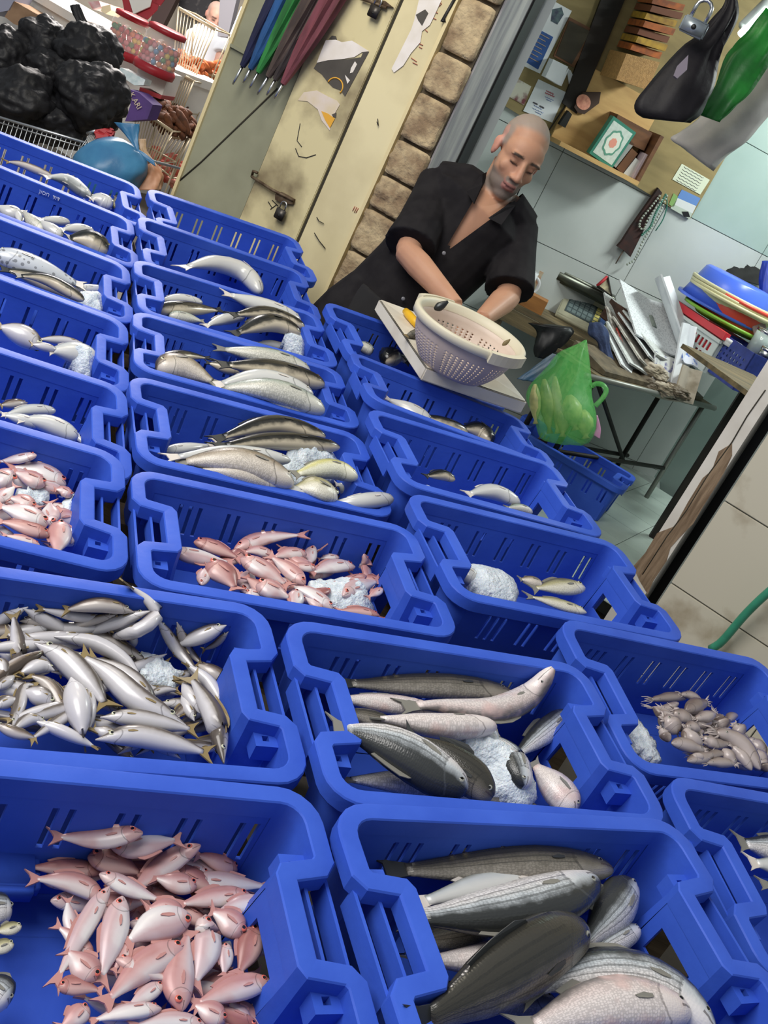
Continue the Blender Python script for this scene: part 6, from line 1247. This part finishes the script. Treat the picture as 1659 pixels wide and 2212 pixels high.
bm = newbm(); lathe(bm, [(.156, .118), (.166, .114), (.176, .118), (.177, .138), (.172, .143), (.16, .141), (.156, .118)], 64); link('rim', bm, COLI, col)
for a0 in (-65, 115):
    bm = newbm(); R2 = []
    for k in range(9):
        a = math.radians(a0-24+6*k); R2.append([bm.verts.new((r_*math.cos(a), r_*math.sin(a), z)) for r_, z in ((.172, .116), (.186, .112), (.187, .144), (.172, .146))])
    for k in range(8):
        for j in range(4): bm.faces.new((R2[k][j], R2[k][(j+1) % 4], R2[k+1][(j+1) % 4], R2[k+1][j]))
    bm.faces.new(R2[0]); bm.faces.new(R2[-1][::-1]); link('grip', bm, COLI, col, smooth=False)
def leaflet(name, pts, d, m, label, cat, w_=.006):
    P = [at(*p, d) for p in pts]; bm = newbm(); tube(bm, spline(P, 9), [w_*q for q in (.3, .7, 1, 1.1, 1, .9, .7, .5, .3)], 8, flat=(fw, .5)); o = link(name, bm, m); tag(o, label, cat); return o
leaflet('knife', [(938, 668), (952, 661), (968, 651)], 3.12, mat('blade', (60, 62, 62), rough=.3, metal=.7), 'dark blade sticking out of the left side of the colander', 'knife', .012)
leaflet('fish_tail', [(1085, 746), (1096, 738), (1102, 733)], 3.05, mat('dry_tail', (120, 104, 70)), 'brownish fish tail showing inside the right end of the colander', 'tail', .006)
kn = thing('knife', 'knife with a yellow handle lying on the board beside the colander', 'knife')
k0, k1 = tilted(876, 672, ZN+.014, DN, TT), tilted(902, 702, ZN+.014, DN, TT); bm = newbm(); tube(bm, [k0, k0.lerp(k1, .3), k0.lerp(k1, .7), k1], [.011, .014, .014, .012], 10); link('handle', bm, mat('yellow_handle', (226, 176, 34), rough=.4), kn)
bm = newbm(); tube(bm, [k1, k1+(k1-k0)*.8, k1+(k1-k0)*1.8], [.010, .011, .003], 8, flat=(bn, .15)); link('blade', bm, STEEL, kn)
bf = tilted(880, 724, ZN+.01, DN, TT); bf2 = tilted(908, 722, ZN+.01, DN, TT)
fi = thing('small_fish', 'small dark fish with a pale tail lying on the board at the colander foot', 'fish')
bm = newbm(); tube(bm, [bf2, bf2.lerp(bf, .3), bf2.lerp(bf, .7), bf], [.012, .018, .012, .004], 8); link('body', bm, FM['black'].copy() if False else mat('dark_fish_skin', (52, 50, 44), (120, 116, 104), 60), fi)
bm = newbm(); prism(bm, [bf, tilted(870, 722, ZN+.012, DN, TT), tilted(876, 727, ZN+.012, DN, TT), tilted(884, 732, ZN+.012, DN, TT)], bn*.002); link('tail_fin', bm, mat('dry_tail', (120, 104, 70)), fi)
# ---- green hose against the beige wall at the right
bm = newbm(); tube(bm, spline([FAC.px(1535, 1402, .03), FAC.px(1560, 1385, .04), FAC.px(1612, 1325, .06), FAC.px(1665, 1275, .08), FAC.px(1720, 1235, .08)], 20), .014, 10); o = link('hose', bm, mat('green_hose', (70, 160, 130), (52, 130, 104), 9, rough=.4)); tag(o, 'green garden hose hanging against the beige tiled wall', 'hose')
# ================================================================ umbrellas on the grey door leaf
UMB = [('navy', (38, 42, 78), (150, 408), (222, 240), (330, -20)), ('blue', (44, 92, 150), (200, 425), (285, 240), (390, -20)), ('green', (52, 134, 66), (265, 470), (350, 250), (470, -20)), ('dark grey', (92, 78, 72), (340, 480), (440, 250), (560, -20)), ('charcoal', (70, 62, 62), (400, 500), (500, 250), (600, -20)), ('maroon', (132, 72, 82), (470, 530), (550, 280), (640, 20))]
S10 = lambda l: zz(500, 0, 2.9625, l)
tips = [((70, 425), (8, 540)), ((122, 440), (75, 530)), ((172, 462), (115, 565)), ((235, 490), (165, 605)), ((280, 510), (225, 610)), ((330, 535), (275, 630))]
for k, (nm, c_, a, b, e) in enumerate(UMB):
    u = empty('umbrella'); tag(u, nm+' folded umbrella hanging tip down on the grey door leaf', 'umbrella', 'umbrellas hanging on the grey door leaf')
    t0, t1_ = tips[k]; off = .045+.012*(k % 2)
    P0 = FAC.px(*S10([t0])[0], off); P1 = FAC.px(*S10([t1_])[0], off); ax = (P0-P1).normalized()
    top = P0+ax*.62; bm = newbm(); rings = []; n_ = 16
    ex = ax.cross(FAC.n).normalized(); ey = ax.cross(ex)
    for i in range(12):
        t = i/11; r_ = .012+.030*math.sin(min(1, t*1.15)*math.pi*.62)**.8; q = P0+ax*.62*t
        rings.append([bm.verts.new(q+(ex*math.cos(2*math.pi*j/n_)+ey*math.sin(2*math.pi*j/n_))*r_*(1+.16*(1 if j % 2 else -1)*min(1, t*3))) for j in range(n_)])
    for i in range(11):
        for j in range(n_): bm.faces.new((rings[i][j], rings[i][(j+1) % n_], rings[i+1][(j+1) % n_], rings[i+1][j]))
    bm.faces.new(rings[0][::-1]); bm.faces.new(rings[-1]); link('canopy', bm, mat('umbrella_'+nm, c_, tuple(int(x*.75) for x in c_), 30, rough=.7, stretch=(1, 1, .2)), u, smooth=False)
    bm = newbm(); tube(bm, [P1, P1.lerp(P0, .2), P0], [.003, .0055, .006], 8); link('ferrule', bm, STEEL, u)
    bm = newbm(); tube(bm, [top, top+ax*.13], .006, 8); link('shaft', bm, STEEL, u)
    hp_ = top+ax*.13; bm = newbm(); tube(bm, [hp_, hp_+ax*.05]+[hp_+ax*(.05+.03*math.sin(q))+ex*(.03-.03*math.cos(q)) for q in (.5, 1.1, 1.6, 2.2, 2.8, 3.14)]+[hp_+ax*.02+ex*.06], .009, 8); link('handle', bm, BLACK, u); HK = globals().setdefault('HK_', []); HK.append(hp_+ax*.07+ex*.03)
bm = newbm(); dd_ = (HK_[-1]-HK_[0]); tube(bm, [HK_[0]-dd_*.15, HK_[-1]+dd_*.15], .006, 8); o = link('hanging_rail', bm, RUST); tag(o, 'rusty rail the folded umbrellas hang from on the grey door leaf', 'rail')
# ================================================================ bin bags in a wire trolley, blue sack
BIN = mat('bin_bag', (22, 22, 24), (30, 30, 33), 6, rough=.5, bump=.7, bscale=14, spec=.3)
def blob(name, px, d, r_, sq, m_, label, cat, seed, amp=.18, group=None, knot=None):
    c_ = at(*px, d); bm = newbm(); bmesh.ops.create_icosphere(bm, subdivisions=5, radius=1)
    for v in bm.verts:
        n_ = v.co.normalized(); a = noise.noise(n_*1.6+V((seed, 0, 0)))*amp+abs(noise.noise(n_*4+V((seed, 3, 0))))*amp*.7+abs(noise.noise(V((n_.x*9, n_.y*9, n_.z*4))+V((seed, 1, 5))))*amp*.3
        v.co = V((n_.x*sq[0], n_.y*sq[1], n_.z*sq[2]))*r_*(1+a-amp*.3)
        if knot and n_.z > .8: v.co.z += r_*.5*((n_.z-.8)/.2)**2
    o = link(name, bm, m_); o.location = c_; tag(o, label, cat, group); return o
for px, d, r_, sq, lab, sd in (((92, 98), 4.75, .125, (1, 1, .95), 'black bin bag at the top middle of the pile, with a crumpled neck', 1), ((190, 118), 4.7, .15, (1, 1, .9), 'black bin bag at the upper right of the pile', 2), ((196, 212), 4.55, .155, (1.05, 1, .95), 'black bin bag bulging at the right side of the pile', 3), ((50, 225), 4.55, .16, (1.1, 1, .9), 'black bin bag at the lower left of the pile', 4), ((8, 130), 4.7, .14, (1, 1, 1), 'black bin bag cut by the left edge of the photo', 5), ((120, 262), 4.6, .13, (1.1, 1, .8), 'black bin bag lowest in the pile, in the trolley', 6), ((105, 165), 4.68, .12, (1, 1, 1), 'black bin bag in the middle of the pile', 7)):
    blob('bin_bag', px, d, r_, sq, BIN, lab, 'bin bag', sd*7.3, .2, 'black bin bags heaped behind the stall')
o = bag('bin_bag', [(150, 12), (158, 30), (170, 62), (150, 80)], [(172, 8), (182, 32), (200, 66), (215, 85)], 4.7, .4, BIN, 'twisted black bag end standing up from the pile', 'bin bag', nz=.008)
tro = thing('shopping_trolley', 'wire shopping trolley with a red handle under the black bin bags', 'trolley')
WIRE = mat('trolley_wire', (176, 180, 184), rough=.3, metal=.9)
ra, rb = at(-60, 236, 4.38), at(196, 312, 4.3)
for dz in (0, -.02, -.16, -.3):
    bm = newbm(); tube(bm, [ra+V((0, 0, dz)), rb+V((0, 0, dz))], .006 if dz == 0 else .003, 6); link('rail', bm, WIRE, tro)
for k in range(26):
    q = ra.lerp(rb, k/25); bm = newbm(); tube(bm, [q, q-V((0, 0, .32))], .002, 5); link('wire', bm, WIRE, tro)
rc_ = rb+V((.25, .5, 0)); bm = newbm(); tube(bm, [rb, rc_], .006, 6); link('rail', bm, WIRE, tro)
bm = newbm(); tube(bm, [at(188, 288, 4.3), at(206, 283, 4.28)], .006, 6); link('handle_stub', bm, WIRE, tro)
bm = newbm(); prism(bm, [at(*p, 4.27) for p in ((201, 280), (222, 276), (240, 274), (246, 281), (243, 293), (232, 299), (206, 302))], fw*.03); bmesh.ops.bevel(bm, geom=list(bm.edges), offset=.006, segments=2, affect='EDGES'); link('handle_grip', bm, mat('red_grip', (164, 36, 42), rough=.5), tro, smooth=False)
for k in range(9):
    p_, q_ = at(196+k*2.5, 288+k, 4.29), at(160+k*7, 340, 4.29); bm = newbm(); tube(bm, [p_, q_], .0018, 5); link('wire', bm, WIRE, tro)
for dx in (.05, .9):
    q = ra.lerp(rb, dx); bm = newbm(); tube(bm, [q-V((0, 0, .3)), V((q.x, q.y, .06))], .01, 8); link('leg', bm, WIRE, tro)
    bm = newbm(); tube(bm, [V((q.x-.012, q.y, .055)), V((q.x+.012, q.y, .055))], .055, 16); link('wheel', bm, BLACK, tro)
SACK = mat('blue_sack_film', (66, 128, 168), (48, 104, 148), 8, rough=.35, bump=.4, bscale=12, alpha=.93)
bs = thing('blue_sack', 'tied blue plastic sack standing behind the empty blue crate', 'bag')
bag('film', [(296, 322), (262, 300), (205, 300), (165, 330), (158, 370), (190, 420)], [(300, 330), (312, 338), (320, 355), (318, 375), (300, 395), (280, 420)], 4.25, .8, SACK, '', '', nz=.014, parent=bs)
bag('tied_ear', [(248, 264), (262, 280), (280, 305), (293, 322)], [(300, 268), (300, 285), (300, 305), (301, 326)], 4.25, .25, SACK, '', '', nz=.006, parent=bs)
bag('tied_ear', [(294, 320), (312, 330), (332, 346)], [(293, 332), (310, 343), (336, 360)], 4.25, .3, SACK, '', '', nz=.003, parent=bs)
bag('peach_sack', [(302, 362), (296, 380), (285, 410)], [(335, 350), (356, 378), (350, 410)], 4.32, .6, mat('peach_film', (206, 160, 130), (176, 120, 84), 12, rough=.5), 'peach-coloured sack beside the blue sack', 'bag', nz=.014)
bag('beige_bundle', [(300, 300), (302, 320), (318, 350)], [(314, 300), (320, 330), (352, 372)], 4.6, .5, mat('beige_rag', (206, 180, 156), (160, 130, 90), 16, rough=.8), 'beige bundle between the blue sack and the grey door', 'bundle', nz=.01)
# ================================================================ bright market stalls beyond
MW = mat('market_white', (236, 234, 228), (226, 222, 214), 3, rough=.7)
MF = Plane((-3.6, 11.2, 0), 8)
panel('wall_market', MF, -6, 6, 0, 4, -.2, 0, mat('market_wall', (206, 196, 180), (176, 166, 150), 2, rough=.8))
def mbox(name, pts, d, th, m_, label, cat, group=None):
    bm = newbm(); prism(bm, [at(*p, d) for p in pts], V((fw.x, fw.y, 0)).normalized()*th); o = link(name, bm, m_, smooth=False); tag(o, label, cat, group); return o
mbox('dark_doorway', [(350, -40), (400, -40), (352, 55), (325, 45)], 9.9, .1, mat('deep_brown', (52, 34, 30)), 'dark doorway at the back of the bright market', 'doorway')
mbox('black_clothes', [(395, -40), (470, -40), (448, 30), (432, 42), (405, 40), (385, 14)], 10.2, .2, mat('black_clothes', (34, 32, 36), (70, 66, 66), 12, contrast=(.6, .7)), 'black clothes hanging behind the stallholder in white', 'clothes')
mbox('grey_shutter', [(478, -40), (520, -40), (492, 80), (470, 78)], 9.0, .1, mat('grey_shutter', (112, 110, 116)), 'grey shutter beside the stallholder in white', 'shutter')
o = mbox('bright_strip_1', [(521, 14), (528, 16), (500, 82), (494, 79)], 8.6, .05, mat('light_strip', (250, 250, 255), emit=2.5), None, None); tag(o, kind='structure')  # upright white light strip with its own glow, fixed to nothing
# white counter with candy jars
cn = empty('market_counter'); tag(cn, 'white market counter behind the bin bags', 'counter'); q0 = at(20, -30, 7.0); q1 = at(250, 62, 6.6)
uu = V(((q1-q0).x, (q1-q0).y, 0)).normalized(); nn_ = V((-uu.y, uu.x, 0)); cmx_ = frame(V((q0.x, q0.y, 0)), uu, nn_, V((0, 0, 1))); zc = (q0.z+q1.z)/2
bm = newbm(); box(bm, (-.8, 0, zc-.05), (1.42, .7, zc), cmx_); link('countertop', bm, MW, cn, smooth=False)
bm = newbm(); box(bm, (-.8, .04, 0), (1.40, .66, zc-.05), cmx_); link('cupboard', bm, MW, cn, smooth=False)
for pts, m_, lab in (([(30, 2), (82, 32), (86, 52), (60, 62), (30, 52), (10, 36)], mat('brown_carton', (150, 120, 92), (120, 92, 66), 9), 'brown cardboard carton at the top left of the market'), ([(-20, -20), (38, -10), (22, 22), (-20, 30)], mat('grey_box', (150, 152, 172)), 'grey-blue box at the top left corner'), ([(220, 14), (238, 10), (240, 22), (228, 30), (218, 24)], mat('cream_plate', (232, 214, 176)), 'cream dish on the white counter'), ([(190, 4), (214, 2), (218, 14), (200, 20)], mat('white_tub', (222, 214, 214), (190, 70, 70), 9), 'white tub with a red lid on the counter')):
    mbox('carton' if 'carton' in lab or 'box' in lab else 'dish', pts, 6.7, .2, m_, lab, 'box' if 'box' in lab or 'carton' in lab else 'dish')
REDL = mat('dark_red_plastic', (164, 36, 48), rough=.4); GLS = mat('jar_plastic', (236, 236, 236), rough=.08, alpha=.28, spec=.8)
CAND = [mat('candy_'+n, c_, rough=.3) for n, c_ in dict(red=(206, 66, 72), pink=(226, 130, 140), green=(84, 140, 76), yellow=(222, 196, 70), blue=(88, 140, 190), white=(230, 226, 222), orange=(226, 130, 76)).items()]
def jar(base, top, d, r_, label, weights, seed):
    e = empty('candy_jar'); b = at(*base, d); t = at(*top, d); h = (t-b).length; e.matrix_world = M.Translation(b); tag(e, label, 'jar', 'candy jars on the market counter')
    bm = newbm(); lathe(bm, [(0, 0), (r_*1.05, 0), (r_*1.1, .03), (r_, .05), (0, .05)], 28); link('base', bm, REDL, e)
    bm = newbm(); lathe(bm, [(r_*.98, .05), (r_, h*.75), (r_*.85, h*.86), (r_*.7, h*.88)], 28); link('glass', bm, GLS, e)
    bm = newbm(); lathe(bm, [(r_*.72, h*.86), (r_*.98, h*.87), (r_*.98, h*.97), (r_*.8, h), (0, h)], 28); link('lid', bm, REDL, e)
    rr = random.Random(seed); bm = newbm(); hh = h*.72; rc = .0165
    for ring in range(int((hh-.05)/(rc*1.75))):
        for k in range(int(2*math.pi*(r_-rc)/(rc*2.05))):
            a = 2*math.pi*k/int(2*math.pi*(r_-rc)/(rc*2.05))+ring*.5; z = .05+rc+ring*rc*1.75
            mi = rr.choices(range(7), weights)[0]; n0 = len(bm.faces); ell(bm, ((r_-rc*1.15)*math.cos(a), (r_-rc*1.15)*math.sin(a), z), (rc, rc, rc), None, 8, 6); bm.faces.ensure_lookup_table()
            for f in bm.faces[n0:]: f.material_index = mi
    tag(link('candies', bm, CAND, e), kind='stuff')
jar((258, 122), (300, 42), 6.4, .105, 'candy jar of red and green sweets behind the bin bags', (6, 3, 4, 1, 0, 1, 4), 1)
jar((330, 158), (375, 72), 6.2, .115, 'candy jar of bright mixed bubble gum balls at the right', (5, 4, 1, 2, 2, 2, 3), 2)
mbox('white_carton', [(302, 130), (366, 160), (350, 206), (292, 172)], 6.25, .22, MW, 'white carton under the right candy jar', 'box')
mbox('red_tray', [(302, 188), (350, 206), (346, 214), (300, 198)], 6.24, .22, REDL, 'red tray under the white carton', 'tray')
mbox('foil_tray', [(256, 148), (262, 146), (314, 172), (310, 184), (290, 184), (258, 162)], 6.0, .1, mat('foil', (186, 204, 206), (222, 230, 230), 30, rough=.3, metal=.5), 'shiny foil packet beside the bin bags', 'packet')
pb = thing('purple_box', 'purple box with pale lettering below the white carton', 'box')
pq = [at(*p, 5.9) for p in ((276, 192), (300, 200), (330, 226), (318, 258), (270, 262), (282, 226))]; bm = newbm(); prism(bm, pq, V((fw.x, fw.y, 0)).normalized()*.15); link('carton', bm, mat('purple_print', (84, 52, 128), (72, 44, 112), 9), pb, smooth=False)
tmx_ = frame(at(292, 216, 5.885), (at(300, 236, 5.885)-at(280, 200, 5.885)).normalized(), (at(290, 200, 5.885)-at(280, 204, 5.885)).normalized(), -fw)
ex_ = V((tmx_[0][0], tmx_[1][0], tmx_[2][0])); ez_ = -fw; ey_ = ez_.cross(ex_).normalized(); textmesh('lettering', 'K.ARI', .042, frame(at(292, 218, 5.885), ex_, ey_, ez_), mat('pale_letter', (214, 196, 170)), pb)
pn = thing('pennants', 'red and white pennants hanging at the top of the market', 'bunting')
for pts, m_ in (([(262, -10), (348, -10), (340, 20), (318, 42), (286, 26), (268, 20)], REDL), ([(276, -10), (330, -10), (324, 14), (288, 30)], MW), ([(318, -10), (362, -10), (346, 12), (322, 4)], REDL)):
    bm = newbm(); prism(bm, [at(*p, 6.1-(.02 if m_ is MW else 0)) for p in pts], fw*.008); link('pennant', bm, m_, pn, smooth=False)
# wire display racks with dried goods
RACK = mat('rack_wire', (206, 190, 160), rough=.4, metal=.3)
GOODS = {'orange': mat('orange_goods', (206, 112, 52), (150, 74, 40), 30, rough=.6), 'brown': mat('dried_goods', (130, 82, 56), (84, 54, 40), 24, rough=.7), 'red': mat('red_packets', (206, 70, 50), (226, 160, 140), 20, rough=.5)}
def rack(q, d, label, nw, goods, gpx, n_g, seed):
    e = empty('wire_rack'); tag(e, label, 'rack', 'wire display racks of the market'); P = [at(*p, d) for p in q]; back = V((fw.x, fw.y, 0)).normalized()*.32
    for a, b in ((0, 1), (1, 2), (2, 3), (3, 0)):
        bm = newbm(); tube(bm, [P[a], P[b]], .011 if a == 0 else .006, 6); link('frame_bar', bm, RACK, e)
        bm = newbm(); tube(bm, [P[a]+back, P[b]+back], .006, 6); link('frame_bar', bm, RACK, e)
    for i in range(4): bm = newbm(); tube(bm, [P[i], P[i]+back], .005, 6); link('frame_bar', bm, RACK, e)
    for i in (2, 3): q_ = P[i]+back; bm = newbm(); tube(bm, [q_, V((q_.x, q_.y, 0))], .006, 6); link('leg', bm, RACK, e)
    for k in range(1, nw):
        t = k/nw; bm = newbm(); tube(bm, [P[0].lerp(P[1], t), P[3].lerp(P[2], t)], .0035, 5); link('wire', bm, RACK, e)
    rr = random.Random(seed); bm = newbm(); c_ = [at(*p, d+.15) for p in gpx]
    for k in range(n_g):
        s_, t = rr.random(), rr.random(); p = c_[0].lerp(c_[1], s_).lerp(c_[3].lerp(c_[2], s_), t); r_ = rr.uniform(.03, .06)
        ell(bm, (0, 0, 0), (r_*1.6, r_*.6, r_*.45), M.Translation(p+back*rr.uniform(-.3, .5)) @ M.Rotation(rr.uniform(0, 3), 4, 'X') @ M.Rotation(rr.uniform(0, 3), 4, 'Z'), 8, 6)
    tag(link('goods', bm, GOODS[goods], e), kind='stuff')
rack([(386, 17), (465, 64), (418, 174), (374, 148)], 6.9, 'upper wire rack with orange goods before the stallholder in white', 11, 'orange', [(384, 112), (432, 140), (420, 172), (376, 148)], 46, 1)
rack([(372, 149), (418, 176), (392, 244), (350, 222)], 6.7, 'middle wire rack below the orange goods', 10, 'brown', [(352, 214), (392, 236), (388, 246), (350, 226)], 14, 2)
rack([(298, 234), (372, 284), (340, 352), (282, 320)], 6.2, 'lowest wire rack with dried brown goods, beside the grey door', 13, 'brown', [(326, 218), (400, 244), (410, 292), (340, 270)], 60, 3)
rack([(418, 148), (470, 166), (424, 272), (400, 255)], 7.3, 'wire rack of orange and white packets next to the grey door edge', 6, 'orange', [(430, 132), (470, 146), (462, 176), (426, 168)], 26, 4)
rack([(372, 296), (410, 300), (372, 385), (330, 350)], 6.6, 'bottom wire shelf of red and white packets beside the grey door', 5, 'red', [(318, 330), (386, 352), (372, 392), (320, 372)], 60, 5)
mbox('white_sheet', [(402, 190), (440, 206), (420, 262), (392, 246)], 7.6, .05, MW, 'white board behind the racks', 'board')
mbox('white_ledge', [(392, 108), (470, 146), (466, 156), (386, 120)], 7.5, .2, MW, 'white ledge of the stallholder counter', 'counter')

for k, (px, r_) in enumerate((((1318, 795), .045), ((1352, 812), .05), ((1392, 826), .055), ((1432, 838), .05), ((1462, 846), .045), ((1410, 800), .05))):
    blob('crumpled_paper', px, 4.95, r_, (1.5, 1, .7), NEWS[3] if k % 2 else MATS['brown_rag'], 'crumpled brown paper lump on the front of the paper table, '+('far left', 'second from left', 'third from left', 'fourth from left', 'far right', 'set back in the middle')[k], 'paper', 40+k*3, .35, 'crumpled paper on the low table')
bpy.context.view_layer.update()
